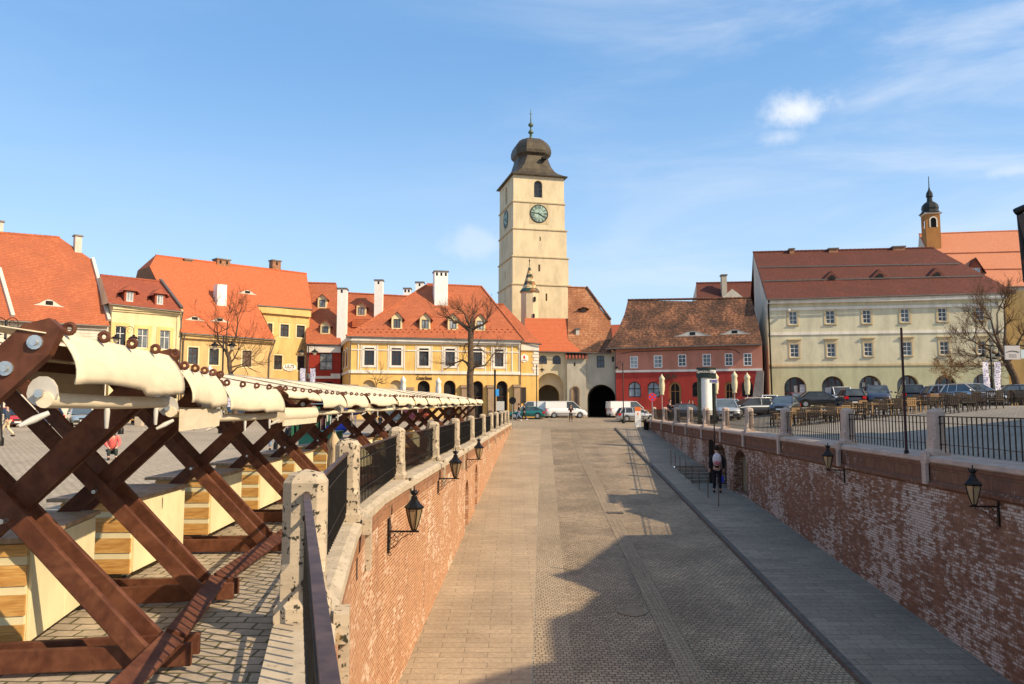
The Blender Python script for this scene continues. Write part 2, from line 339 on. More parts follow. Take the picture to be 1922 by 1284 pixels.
m_canvas=canvasmat('cream_canvas',(0.76,0.64,0.45))
m_white=simple('white_paint',(0.80,0.77,0.70),0.7,0,0.06,2)
m_steel=simple('galvanised_steel',(0.55,0.55,0.52),0.3,0.8,0.15,20)
m_plast=simple('grey_plastic',(0.55,0.52,0.46),0.45,0,0.1,8)
m_glass=glassmat('window_glass'); m_glassb=glassmat('pale_window_glass',(0.16,0.18,0.19),0.1)
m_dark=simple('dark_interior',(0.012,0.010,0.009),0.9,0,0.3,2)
m_wbrown=simple('brown_window_paint',(0.075,0.035,0.02),0.5); m_wdark=simple('dark_window_paint',(0.03,0.02,0.015),0.5)
m_orange=tiles('new_orange_tiles',(0.52,0.125,0.048),(0.60,0.165,0.065),(0.56,0.145,0.058))
m_orangeA=tiles('orange_tiles',(0.43,0.115,0.048),(0.54,0.165,0.07),(0.46,0.13,0.055),old=0.2)
m_redt=tiles('red_tiles',(0.30,0.075,0.04),(0.40,0.11,0.055),(0.34,0.085,0.045),old=0.15)
m_oldt=tiles('old_brown_tiles',(0.13,0.06,0.035),(0.40,0.175,0.085),(0.15,0.07,0.04),old=0.9,w=0.22,h=0.3,dark=(0.045,0.03,0.022))
m_oldo=tiles('old_orange_tiles',(0.40,0.14,0.06),(0.58,0.28,0.13),(0.45,0.17,0.07),old=0.5,w=0.22,h=0.3,dark=(0.12,0.06,0.035))
m_browt=tiles('brown_red_tiles',(0.115,0.036,0.025),(0.17,0.055,0.036),(0.13,0.042,0.028),old=0.25)
m_church=tiles('church_tiles',(0.60,0.22,0.115),(0.68,0.27,0.14),(0.62,0.24,0.125))
p_yel=plaster('golden_plaster',(0.78,0.49,0.16),0.25); p_yel2=plaster('worn_ochre_plaster',(0.64,0.43,0.19),0.8,0.6); p_cr=plaster('pale_yellow_plaster',(0.76,0.63,0.36),0.15)
p_lil=plaster('yellow_plaster',(0.70,0.47,0.18),0.5); p_red=plaster('dark_red_plaster',(0.36,0.045,0.028),0.15); p_wht=plaster('off_white_plaster',(0.66,0.60,0.50),0.3)
p_tow=plaster('tower_plaster',(0.70,0.57,0.36),0.3,0.4); p_pass=plaster('cream_gate_plaster',(0.66,0.54,0.33),0.35); p_gry=plaster('greyish_gate_plaster',(0.48,0.43,0.33),0.5)
p_pink=plaster('pink_plaster',(0.52,0.22,0.15),0.25); p_crim=plaster('crimson_plaster',(0.40,0.05,0.038),0.2); p_grn=plaster('pale_green_plaster',(0.62,0.57,0.40),0.35); p_grn2=plaster('mint_plaster',(0.48,0.465,0.295),0.35)
p_trim=plaster('white_trim',(0.78,0.72,0.62),0.15); p_trimy=plaster('honey_trim',(0.80,0.55,0.22),0.1); p_och=plaster('ochre_plaster',(0.46,0.31,0.13),0.4); p_sand=plaster('sand_trim',(0.58,0.46,0.27),0.3)
m_pier=stone('brown_pier_stone',(0.36,0.25,0.16),0.1); m_dome=simple('dark_copper_sheet',(0.075,0.058,0.036),0.55,0.3,0.35,1.2)
# ---------------- terrain ----------------
K=0.041
def zroad(Y): return -6.93+0.0671*Y
def zleft(Y):
    if Y<12: return -1.80
    if Y<50: return -1.80+(Y-12)/38*0.22
    return min(-1.35,-1.58+(Y-50)/36*0.23)
def sm(t): t=max(0,min(1,t)); return t*t*(3-2*t)
def zright(u): return -1.30+1.35*sm((u-10.2)/18.0)
def zcen(Y): return min(-1.27,zroad(Y))
def G(X,Y):
    u=X-K*Y
    if Y<=72:
        if u<-2.95: return zleft(Y)
        if u>9.65: return zright(u)
        return zroad(Y)
    c=zcen(Y); wdt=0.4+(Y-72)*0.9
    if u<-2.95: return c+(zleft(Y)-c)*sm((-2.95-u)/wdt)
    if u>9.65: return c+(zright(u)-c)*sm((u-9.65)/wdt)
    return c
def sheet(name,us,ys,fz,mat,kind='structure',dz=0):
    mb=MB(); vs=[(u+K*y,y,fz(u+K*y,y)+dz) for y in ys for u in us]; n=len(us)
    mb.add(vs,[(j*n+i,j*n+i+1,(j+1)*n+i+1,(j+1)*n+i) for j in range(len(ys)-1) for i in range(n-1)],True)
    return mb.build(name,mat,kind=kind)
def lin(a,b,n): return [a+(b-a)*i/n for i in range(n+1)]
sheet('square_paving',lin(-160,-16,18)+lin(-14,-3.2,10),[-30,-10,0,5,9,12]+lin(16,72,14),lambda X,Y:zleft(Y),m_sqL)
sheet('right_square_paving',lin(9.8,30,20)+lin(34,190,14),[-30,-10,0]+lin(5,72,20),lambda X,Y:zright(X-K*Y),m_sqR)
sheet('far_paving',lin(-700,-120,6)+lin(-100,-20,8)+lin(-18,30,48)+lin(34,120,10)+lin(150,800,5),[72.0,72.01]+lin(73,100,27)+[110,130,160,300,900],lambda X,Y:G(X,max(Y,72.001)),m_far)
sheet('street',[-0.25+0.5*i for i in range(15)],[-14,-5]+lin(0,72.3,36),lambda X,Y:zroad(Y),m_road)
sheet('street_gutter',[-0.27,0.25,0.62],[-14]+lin(0,71.5,20),lambda X,Y:zroad(Y)+0.006,m_gut)
# left pavement (stone slabs, nearly flush) and right raised pavement with a flight of steps along the wall
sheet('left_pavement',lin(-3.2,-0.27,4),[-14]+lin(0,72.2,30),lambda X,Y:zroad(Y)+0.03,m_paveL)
mb=MB()
for y0,y1 in zip([-14]+lin(0,70,14),lin(0,70,14)+[72.2]):
    a,b=6.78,7.9
    q=[(u+K*y,y,zroad(y)+0.11) for u,y in ((a,y0),(b,y0),(b,y1),(a,y1))]; mb.face(*q)
prof=[(-14,zroad(-14)+.11),(37.0,zroad(37.0)+.11),(37.6,-4.34),(44.2,-4.34)]
ys=44.2; z=-4.34
for i in range(5):
    nz=z+0.155; prof+= [(ys,nz)]; ys+=0.62; prof+=[(ys,nz)]; z=nz
prof+=[(ys+0.01,zroad(ys)+.11),(72.2,zroad(72.2)+.11)]
for (y0,z0),(y1,z1) in zip(prof,prof[1:]):
    n=max(1,int((y1-y0)/5))
    for k in range(n):
        ya,yb=y0+(y1-y0)*k/n,y0+(y1-y0)*(k+1)/n; za,zb=z0+(z1-z0)*k/n,z0+(z1-z0)*(k+1)/n
        mb.face((7.9+K*ya,ya,za),(9.8+K*ya,ya,za),(9.8+K*yb,yb,zb),(7.9+K*yb,yb,zb))
for k in range(20):
    ya,yb=37+k*0.55,37+(k+1)*0.55
    mb.face((7.9+K*ya,ya,-4.9),(7.9+K*yb,yb,-4.9),(7.9+K*yb,yb,zroad(yb)+.11),(7.9+K*ya,ya,zroad(ya)+.11))
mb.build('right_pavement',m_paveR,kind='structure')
mb=MB()
for y0,y1 in zip([-14]+lin(0,70,28),lin(0,70,28)+[72.2]):
    a,b=6.60,6.78
    p=lambda u,y,dz:(u+K*y,y,zroad(y)+dz)
    mb.face(p(b,y0,.112),p(b,y1,.112),p(a+.02,y1,.11),p(a+.02,y0,.11)); mb.face(p(a+.02,y0,.11),p(a+.02,y1,.11),p(a,y1,-.02),p(a,y0,-.02))
m_kerb=simple('dark_kerb_stone',(0.10,0.085,0.07),0.8,0,0.25,5)
mb.build('kerb',m_kerb,kind='structure')
# drain rows laid in the setts
def drain(name,pts,wd):
    mb=MB()
    for (x0,y0),(x1,y1) in zip(pts,pts[1:]):
        d=Vector((x1-x0,y1-y0)).normalized(); n=Vector((-d.y,d.x))*wd/2
        mb.face((x0-n.x,y0-n.y,zroad(y0)+.008),(x1-n.x,y1-n.y,zroad(y1)+.008),(x1+n.x,y1+n.y,zroad(y1)+.008),(x0+n.x,y0+n.y,zroad(y0)+.008))
    return mb
def roadhit(px,py):
    d=pxdir(px,py); k=-6.93/(d.z-0.0671*d.y); return (d.x*k,d.y*k)
m_row=paving('drain_row_setts',(0.36,0.275,0.18),(0.29,0.22,0.145),(0.12,0.09,0.06),0.2,0.1,dist=0.02)
m_joint=simple('dark_joint',(0.20,0.15,0.10),0.95,0,0.6,6)
pts=[roadhit(*q) for q in ((1078,812),(1090,850),(1108,885),(1128,925),(1152,975),(1180,1030),(1212,1095),(1245,1160),(1285,1240),(1318,1310))]
mb=drain('x',pts,0.52); mb.cur=1
for o in (-0.27,-0.09,0.09,0.27):
    pp=[(x+o,y) for x,y in pts]
    for (x0,y0),(x1,y1) in zip(pp,pp[1:]):
        mb.face((x0-.007,y0,zroad(y0)+.012),(x0+.007,y0,zroad(y0)+.012),(x1+.007,y1,zroad(y1)+.012),(x1-.007,y1,zroad(y1)+.012))
mb.build('street_drain_rows',[m_row,m_joint],kind='structure')
# manhole + drain grate
x,y=roadhit(1187,1148); g=MB(); g.M=Matrix.Translation((x,y,zroad(y)+0.012))@Matrix.Rotation(math.atan(0.0671),4,'X')
g.lathe([(0.40,0),(0.40,0.012),(0.36,0.012),(0.355,0.004),(1e-4,0.006)],(0,0,0),28,False)
for k in range(7): g.box(-0.3,0.3,-0.27+k*0.09,-0.25+k*0.09,0.006,0.012)
tag(g.build('manhole_cover',simple('worn_iron',(0.27,0.21,0.14),0.8,0.1)),'round worn iron manhole cover set in the sunken street','manhole cover')
x,y=roadhit(1154,963); g=MB()
g.M=Matrix.Translation((x,y,zroad(y)+0.012))@Matrix.Rotation(math.atan(0.0671),4,'X')
g.box(-0.36,0.36,-0.2,0.2,-.02,0.006); g.cur=1
for k in range(10): g.box(-0.33+k*0.068,-0.295+k*0.068,-0.17,0.17,0.0,0.012)
tag(g.build('drain_grate',[simple('grate_frame',(0.03,0.025,0.02),0.7,0.4),simple('grate_bar',(0.20,0.16,0.12),0.6,0.4)]),'slotted iron drain grate across the sett rows in the sunken street','drain grate')
# ---------------- sweeps along a path ----------------
def normals(path):
    out=[]
    for i in range(len(path)):
        a=Vector(path[max(i-1,0)][:2]); b=Vector(path[min(i+1,len(path)-1)][:2]); d=(b-a).normalized(); out.append(Vector((d.y,-d.x)))  # right of travel
    return out
def sweep(mb,path,prof,side=1,closed=True):
    ns=normals(path); m=len(prof)
    vs=[]
    for (x,y,zc),n in zip(path,ns):
        for o_,z in prof: vs.append((x+n.x*o_*side,y+n.y*o_*side,(zc+z) if z>-50 else (z+100)))
    fs=[]
    for i in range(len(path)-1):
        for k in range(m if closed else m-1):
            k2=(k+1)%m; f=(i*m+k,(i+1)*m+k,(i+1)*m+k2,i*m+k2); fs.append(f if side>0 else f[::-1])
    mb.add(vs,fs)
def zcL(Y): return -1.68+0.16*max(0,min(1,Y/70))
Lp=[(0.15,0.3),(-0.45,2.2),(-1.05,4.74),(-1.35,6.0),(-1.57,7.2),(-1.85,9.0),(-2.12,10.8),(-2.30,12.6),(-2.36,14.5),(-2.30,16.5)]
Lp+=[(-2.97+K*y,y) for y in lin(20,72.3,13)]
pathL=[(x,y,zcL(y)) for x,y in Lp]
def zcR(Y): return -1.22
pathR=[(9.62+K*y,y,zcR(y)) for y in [-12]+lin(0,72.3,18)]
def wallmesh(path,side,zbot,mat,openings=(),parent=None):
    # brick face built as a strip, openings=(y0,y1,zb,zt) in path Y, arched
    mb=MB(); ns=normals(path)
    return mb
def interp(path,Y):
    for a,b in zip(path,path[1:]):
        if a[1]<=Y<=b[1]:
            t=(Y-a[1])/(b[1]-a[1]); return Vector((a[0]+(b[0]-a[0])*t,Y,a[2]+(b[2]-a[2])*t)), Vector((b[0]-a[0],b[1]-a[1],0)).normalized()
def brickface(path,side,inset,openings):
    mb=MB(); ns=normals(path)
    P=[(Vector((x+n.x*-inset*side,y+n.y*-inset*side,0)),zc) for (x,y,zc),n in zip(path,ns)]
    for (p,zc),(q,zd) in zip(P,P[1:]):
        ops=[o for o in openings if p.y<=(o[0]+o[1])/2<q.y]
        d=(q-p); L=d.length; d/=L
        outer=[(0,zroad(p.y)-0.8),(L,zroad(q.y)-0.8),(L,zd-.2),(0,zc-.2)]
        holes=[]
        for (y0,y1,zb,zt,dep) in ops:
            s0=(y0-p.y)/d.y; s1=(y1-p.y)/d.y; hw=(s1-s0)/2; r=min(hw,(zt-zb)*.45)
            h=[(s0,zb),(s1,zb)]+[(s0+hw+hw*math.cos(math.pi*k/10),zt-r+r*math.sin(math.pi*k/10)) for k in range(11)]
            holes.append((h,dep))
        T=lambda a: p+d*a[0]+Vector((0,0,a[1]))
        polys=[[Vector((a[0],a[1],0)) for a in outer]]+[[Vector((a[0],a[1],0)) for a in h] for h,_ in holes]
        flat=[a for pl in polys for a in pl]
        tri=tessellate_polygon(polys)
        for t in tri: 
            pts=[T(flat[i]) for i in t]
            nn=(pts[1]-pts[0]).cross(pts[2]-pts[0]); out=Vector((d.y,-d.x,0))*side
            if nn.dot(out)<0: pts=pts[::-1]
            mb.face(*pts)
        for h,dep in holes:
            out=Vector((d.y,-d.x,0))*side
            for a,b in zip(h,h[1:]+h[:1]): mb.face(T(a),T(b),T(b)-out*dep,T(a)-out*dep)
    return mb
# niches / doors in the walls
Lops=[(30.2,31.6,-4.9,-2.9,0.35),(34.5,35.8,-4.6,-2.6,0.35)]
Rops=[(36.9,39.6,-4.25,-2.15,0.45),(41.2,43.6,-4.33,-2.05,0.5)]
wl=thing('retaining_wall','long sunlit brick retaining wall of the sunken street, lit by the sun, on the left','wall',(-2.5,10,-3))
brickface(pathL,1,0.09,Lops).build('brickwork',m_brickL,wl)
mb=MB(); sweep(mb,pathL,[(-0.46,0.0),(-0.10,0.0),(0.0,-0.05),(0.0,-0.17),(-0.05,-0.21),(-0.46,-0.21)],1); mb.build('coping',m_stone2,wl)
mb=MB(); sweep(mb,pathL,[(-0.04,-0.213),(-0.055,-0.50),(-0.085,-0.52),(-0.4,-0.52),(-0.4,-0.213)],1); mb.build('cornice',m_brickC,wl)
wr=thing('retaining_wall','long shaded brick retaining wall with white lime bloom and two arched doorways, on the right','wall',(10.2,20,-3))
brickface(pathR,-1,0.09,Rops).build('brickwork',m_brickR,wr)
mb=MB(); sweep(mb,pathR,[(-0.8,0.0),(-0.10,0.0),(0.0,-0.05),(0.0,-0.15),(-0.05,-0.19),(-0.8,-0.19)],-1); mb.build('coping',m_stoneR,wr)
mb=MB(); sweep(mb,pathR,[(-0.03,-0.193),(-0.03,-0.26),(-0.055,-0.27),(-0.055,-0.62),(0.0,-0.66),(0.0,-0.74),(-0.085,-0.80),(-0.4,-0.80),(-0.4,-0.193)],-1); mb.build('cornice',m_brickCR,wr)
# doors in the niches
for i,(y0,y1,zb,zt,dep) in enumerate(Rops):
    u=9.72+dep-0.02; mb=MB()
    F=Frame(u+K*(y1),y1,-90-math.degrees(math.atan(K))*-1)
    F=Frame(u+K*y1,y1,-90+math.degrees(-math.atan(K)))
    L=(y1-y0)*1.001
    if i==1: mb.fbox(F,0,L,-.08,0,zb,zt); mb.build('door',m_dark,wr)
    else:
        mb.fbox(F,0,L,-.08,0,zb,zt); mb.build('door',simple('grey_green_door_paint',(0.24,0.22,0.15),0.6,0,.2),wr)
        mb=MB(); mb.fbox(F,L*.38,L*.62,0,.05,zb,zt); mb.fbox(F,0,.09,0,.06,zb,zt); mb.fbox(F,L-.09,L,0,.06,zb,zt); mb.build('door_frame',wood('door_timber',(0.2,0.09,0.03),(0.3,0.15,0.06)),wr)
for (y0,y1,zb,zt,dep) in Lops:
    mb=MB(); xa,_=interp(pathL,y0),0; a=interp(pathL,y0)[0]; b=interp(pathL,y1)[0]
    mb.hexa([(a.x-.45,y0-.1,zb-.1),(a.x-.42,y0-.1,zb-.1),(b.x-.42,y1+.1,zb-.1),(b.x-.45,y1+.1,zb-.1),(a.x-.45,y0-.1,zt+.1),(a.x-.42,y0-.1,zt+.1),(b.x-.42,y1+.1,zt+.1),(b.x-.45,y1+.1,zt+.1)])
    mb.build('niche_back',m_brickC,wl)
mb=MB()
for (x0,y0),(x1,y1) in zip([(0.9,-1.5)]+Lp,Lp[:12]):
    mb.face((-4.6,y0,zleft(y0)+.004),(x0-.5,y0,zleft(y0)+.004),(x1-.5,y1,zleft(y1)+.004),(-4.6,y1,zleft(y1)+.004))
mb.build('square_paving_edge',m_sqL,kind='structure')
# ---------------- stone and iron fences ----------------
def octa(r,n=8): return [(r*math.cos(math.pi/8+k*math.pi/4),r*math.sin(math.pi/8+k*math.pi/4)) for k in range(8)]
def post_mesh(mb,c,ang,h=1.15,wd=0.34,out=1):
    M0=mb.M; mb.M=Matrix.Translation(c)@Matrix.Rotation(ang,4,'Z')
    r=wd/2/math.cos(math.pi/8); c4=wd/2
    def ring(z,k,ch):  # chamfered square
        a=c4*k; b=a*(1-ch); return [(a,-b,z),(a,b,z),(b,a,z),(-b,a,z),(-a,b,z),(-a,-b,z),(-b,-a,z),(b,-a,z)]
    rs=[ring(0,1.25,.02),ring(0.10,1.25,.02),ring(0.17,1.0,.02),ring(0.36,1.0,.02),ring(0.44,1.0,.42),ring(h-0.06,1.0,.42),ring(h,0.78,.42)]
    vs=[p for q in rs for p in q]; fs=[(i*8+k,i*8+(k+1)%8,(i+1)*8+(k+1)%8,(i+1)*8+k) for i in range(len(rs)-1) for k in range(8)]
    vs.append((0,0,h+0.04)); n=len(vs)-1; b=(len(rs)-1)*8
    fs+=[(b+k,b+(k+1)%8,n) for k in range(8)]
    mb.add(vs,fs)
    # console over the coping and corbel strip on the wall face
    x0=c4*0.9; e=0.33 if out>0 else 0.33
    s=1 if out>0 else -1
    for (xa,xb,za,zb,w2) in ((c4*1.42*s,(e+0.03)*s,-0.20,0.035,.15),((e-0.05)*s,(e+0.035)*s,-0.72,-0.20,.10)):
        xa,xb=min(xa,xb),max(xa,xb); mb.box(xa,xb,-w2,w2,za,zb)
    mb.M=M0
def panel(mb,p,q,h=1.0,bars=0.155,rails=(0.98,0.80,0.28),r=0.009,top=0.03,z0=0.08):
    p=Vector(p); q=Vector(q); L=(q-p).length; n=max(2,int(L/bars)); d=(q-p).normalized()
    for i in range(n+1):
        c=p+(q-p)*(i/n); mb.beam(c+Vector((0,0,z0)),c+Vector((0,0,rails[0])),r*2,r*2,d)
    for i,rz in enumerate(rails):
        mb.cur=1 if i==0 else 0
        mb.beam(p+Vector((0,0,rz)),q+Vector((0,0,rz)),0.05 if i==0 else 0.032,0.025 if i==0 else 0.014)
    mb.cur=0
    for rz in rails:
        for e,s in ((p,1),(q,-1)): mb.ball(e+Vector((0,0,rz-.01)),0.03,6,4)
PL=[(-1.67,6.3),(-2.42,11.4),(-2.62,17.6)]+[(-3.33+K*y,y) for y in (23.3,29.0,35.2,42.0,48.4,54.0,60.0,65.5,70.8)]
fl=thing('balustrade','stone posts with dark iron railings along the sunny left wall','fence',(-2.5,10,-1.7))
for i,(x,y) in enumerate(PL):
    mb=MB(); d=interp(pathL,y)[1]; ang=math.atan2(d.x,-d.y)+math.pi; ang=math.atan2(-d.x,d.y)
    post_mesh(mb,(x,y,zcL(y)),ang,1.15 if i>0 else 1.12); mb.build('post',m_stone,fl,bevel=0.012)
PLr=[(-0.15,0.9)]+PL
for (x0,y0),(x1,y1) in zip(PLr,PLr[1:]):
    a=Vector((x0,y0,zcL(y0))); b=Vector((x1,y1,zcL(y1))); d=(b-a).normalized()*0.19
    mb=MB(); panel(mb,a+d,b-d,rails=(0.98,0.80,0.30)); mb.build('railing',[m_iron,m_rail],fl)
PR=[(9.92+K*y,y) for y in (8.6,14.0,19.5,25.2,31.6,37.2,42.0,47.0,52.2,57.4,63.0,69.2)]
fr=thing('balustrade','stone posts with open black iron railings on top of the shaded right wall','fence',(10.5,15,-1.3))
for i,(x,y) in enumerate(PR):
    mb=MB(); post_mesh(mb,(x,y,zcR(y)),-math.atan(K),1.14,0.36,-1); mb.build('post',m_stoneR,fr,bevel=0.012)
for (x0,y0),(x1,y1) in zip(PR,PR[1:]):
    a=Vector((x0,y0,zcR(y0))); b=Vector((x1,y1,zcR(y1))); d=(b-a).normalized()*0.2
    mb=MB(); panel(mb,a+d,b-d,bars=0.20,rails=(0.97,0.80,0.28),r=0.011); mb.build('railing',[m_iron,m_iron],fr)
# ---------------- building kit ----------------
def opening_poly(o):
    k,s0,s1,z0,z1=o[:5]
    if k=='r': return [(s0,z0),(s1,z0),(s1,z1),(s0,z1)]
    hw=(s1-s0)/2; r=min(hw,(z1-z0)*.6); n=12
    if k=='e': r=min(hw*.55,r)
    return [(s0,z0),(s1,z0)]+[(s0+hw+hw*math.cos(math.pi*i/n),z1-r+r*math.sin(math.pi*i/n)) for i in range(n+1)]
def facade(mb,F,outer,ops,t=0.0,reveal=0.22):
    polys=[[Vector((a,b,0)) for a,b in outer]]+[[Vector((a,b,0)) for a,b in opening_poly(o)] for o in ops]
    flat=[p for q in polys for p in q]
    for tr in tessellate_polygon(polys):
        pts=[F.P(flat[i].x,t,flat[i].y) for i in tr]
        if (pts[1]-pts[0]).cross(pts[2]-pts[0]).dot(F.n)<0: pts=pts[::-1]
        mb.face(*pts)
    for o in ops:
        h=opening_poly(o); dp=o[5] if len(o)>5 else reveal
        for a,b in zip(h,h[1:]+h[:1]): mb.face(F.P(a[0],t,a[1]),F.P(b[0],t,b[1]),F.P(b[0],t-dp,b[1]),F.P(a[0],t-dp,a[1]))
def band(mb,F,s0,s1,z0,z1,pr=0.06,t=0.0): mb.fbox(F,s0,s1,t+0.003,t+pr,z0,z1)
def window(root,F,o,t=0.0,reveal=0.16,fm=None,gm=None,cols=2,rows=(0.62,),fw=0.07,mw=0.05,surr=None,sill=None,name='window',hood=None):
    k,s0,s1,z0,z1=o[:5]; fm=fm or m_wdark; gm=gm or m_glass
    mb=MB(); poly=opening_poly(o); c=((s0+s1)/2,(z0+z1)/2)
    inner=[(c[0]+(a-c[0])*(1-2*fw/(s1-s0)),c[1]+(b-c[1])*(1-2*fw/(z1-z0))) for a,b in poly]
    tf=t-reveal+0.05; tb=t-reveal
    n=len(poly)
    for i in range(n):
        j=(i+1)%n
        mb.add([F.P(poly[i][0],tf,poly[i][1]),F.P(poly[j][0],tf,poly[j][1]),F.P(inner[j][0],tf,inner[j][1]),F.P(inner[i][0],tf,inner[i][1]),
                F.P(inner[j][0],tb,inner[j][1]),F.P(inner[i][0],tb,inner[i][1])],[(0,1,2,3),(3,2,4,5)])
    for i in range(1,cols):
        sx=s0+(s1-s0)*i/cols; top=z1
        if k!='r': top=z1-.02
        mb.fbox(F,sx-mw/2,sx+mw/2,tb,tf+.006,z0+fw*.5,top-fw*.5)
    for r_ in rows:
        zz=z0+(z1-z0)*r_; mb.fbox(F,s0+fw*.5,s1-fw*.5,tb,tf+.009,zz-mw/2,zz+mw/2)
    w_=mb.build(name,fm,root)
    mb=MB(); mb.add([F.P(a,tb+.012,b) for a,b in poly],[tuple(range(n))]); mb.build('pane',gm,w_,fixn=False)
    if surr:
        sm_,sw,sp=surr; mb=MB()
        if k=='r':
            mb.fbox(F,s0-sw,s0,t+.003,t+sp,z0-sw,z1+sw); mb.fbox(F,s1,s1+sw,t+.003,t+sp,z0-sw,z1+sw); mb.fbox(F,s0,s1,t+.003,t+sp,z1,z1+sw); mb.fbox(F,s0,s1,t+.003,t+sp,z0-sw,z0)
        else:
            o2=(k,s0-sw,s1+sw,z0,z1+sw); p2=opening_poly(o2)[1:]+opening_poly(o2)[:1]; p1=opening_poly(o)[1:]+opening_poly(o)[:1]
            for i in range(len(p1)-1):
                a,b,c_,d_=p1[i],p1[i+1],p2[i+1],p2[i]
                q=[F.P(x[0],t+.003,x[1]) for x in (a,b,c_,d_)]+[F.P(x[0],t+sp,x[1]) for x in (a,b,c_,d_)]
                mb.hexa(q)
        mb.build('window_surround',sm_,w_,fixn=True)
    if sill:
        mb=MB(); mb.fbox(F,s0-.12,s1+.12,t+.004,t+sill[1],z0-.12,z0-.02) 
        mb.build('window_sill',sill[0],w_)
        if hood: mb=MB(); mb.fbox(F,s0-.3,s1+.3,t+.004,t+.22,z1+hood,z1+hood+.1); mb.fbox(F,s0-.22,s1+.22,t+.004,t+.06,z1+.02,z1+hood+.0); mb.build('window_hood',sill[0],w_)
    return w_
def pxo(F,k,x0,y0,x1,y1,t=0.0):
    s0,z1=F.hit(x0,y0,t); s1,z0=F.hit(x1,y1,t); zl=F.hit(x0,y1,t)[1]; zr=F.hit(x1,y0,t)[1]
    return (k,s0,s1,(z0+zl)/2,(z1+zr)/2)
class Roof:
    def __init__(s,F,ze,te,pitch): s.F=F; s.ze=ze; s.te=te; s.p=R(pitch); s.N=(F.n*math.sin(s.p)+Vector((0,0,math.cos(s.p)))); s.O=F.P(0,te,ze)
    def hit(s,px,py): d=pxdir(px,py); return d*(s.O.dot(s.N)/d.dot(s.N))
    def z(s,t): return s.ze+(s.te-t)*math.tan(s.p)
def roof(root,Rf,pts,mat,gables=(),hips=(),closed=True,tr=None,ridge=None,name='roof',th=0.14,gmat=None,eaves=(),back=True):
    F=Rf.F; W=[Rf.hit(*p) for p in pts]; 
    if tr is None: tr=min(F.inv(p)[1] for p in W)
    def mir(p): a,t,z=F.inv(p); return F.P(a,2*tr-t,z)
    mb=MB(); n=len(W); B=[mir(p) for p in W]
    nrm=Rf.N*th
    flat=[Vector((*(F.inv(p)[0],F.inv(p)[1]),0)) for p in W]
    for t_ in tessellate_polygon([flat]):
        a=[W[i] for i in t_]
        if (a[1]-a[0]).cross(a[2]-a[0]).z<0: a=a[::-1]
        mb.face(*a); 
        if back: mb.face(*[mir(x) for x in a[::-1]])
        mb.face(*[x-nrm for x in a[::-1]])
    for i in range(n): j=(i+1)%n; mb.face(W[i],W[j],W[j]-nrm,W[i]-nrm)
    for i in hips:
        j=(i+1)%n; q=[W[i],W[j],B[j],B[i]]; 
        mb.face(*(q if (W[j]-B[j]).length>.01 else q[:2]+q[3:])) if (W[i]-B[i]).length>.01 else mb.face(W[i],W[j],B[j])
    for i in gables:
        j=(i+1)%n; mb.cur=1
        q=[W[i],W[j],B[j],B[i]]
        if (W[j]-B[j]).length<.02: q=q[:3]
        elif (W[i]-B[i]).length<.02: q=[W[i],W[j],B[j]]
        mb.face(*q); mb.cur=0
    o=mb.build(name,[mat,gmat or mat],root)
    if ridge is not None:
        a,b=ridge; rr=MB(); L=(W[b]-W[a]).length; nn=int(L/0.45)
        for k in range(nn):
            p=W[a].lerp(W[b],k/nn); q=W[a].lerp(W[b],(k+1.08)/nn); rr.tube([p+Vector((0,0,.0)),q+Vector((0,0,.03))],0.13,6)
        rr.build('ridge_tiles',mat,o)
    for e in eaves:
        a,b=W[e],W[(e+1)%n]; g=MB(); dn=Vector((0,0,-.10)); g.tube([a+dn+F.n*.06,b+dn+F.n*.06],0.075,6); g.build('gutter',m_gutter,o)
    return o,W
m_gutter=simple('grey_zinc',(0.16,0.14,0.12),0.5,0.5)
def body(root,F,s0,s1,zb,zt,depth,mat,ops=(),name='wall',split=None,t=0.0,sides=True):
    """split=(z,mat2): lower storey in another colour"""
    mb=MB(); mats=[mat]
    if split:
        zs,m2=split; mats.append(m2)
        up=[o for o in ops if o[3]>=zs-.01]; lo=[o for o in ops if o[3]<zs-.01]
        facade(mb,F,[(s0,zs),(s1,zs),(s1,zt),(s0,zt)],up,t); mb.cur=1
        facade(mb,F,[(s0,zb),(s1,zb),(s1,zs),(s0,zs)],lo,t); mb.cur=0
    else: facade(mb,F,[(s0,zb),(s1,zb),(s1,zt),(s0,zt)],ops,t)
    if sides:
        mb.face(F.P(s1,t,zb),F.P(s1,t-depth,zb),F.P(s1,t-depth,zt),F.P(s1,t,zt)); mb.face(F.P(s0,t-depth,zb),F.P(s0,t,zb),F.P(s0,t,zt),F.P(s0,t-depth,zt)); mb.face(F.P(s1,t-depth,zb),F.P(s0,t-depth,zb),F.P(s0,t-depth,zt),F.P(s1,t-depth,zt))
    return mb.build(name,mats,root)
def arch_door(root,F,o,t=0.0,reveal=0.5,mat=None,name='archway',**kw):
    """deep arch closed by a timber and glass screen"""
    return window(root,F,o,t,reveal,fm=mat or m_wbrown,gm=m_glass,name=name,**kw)
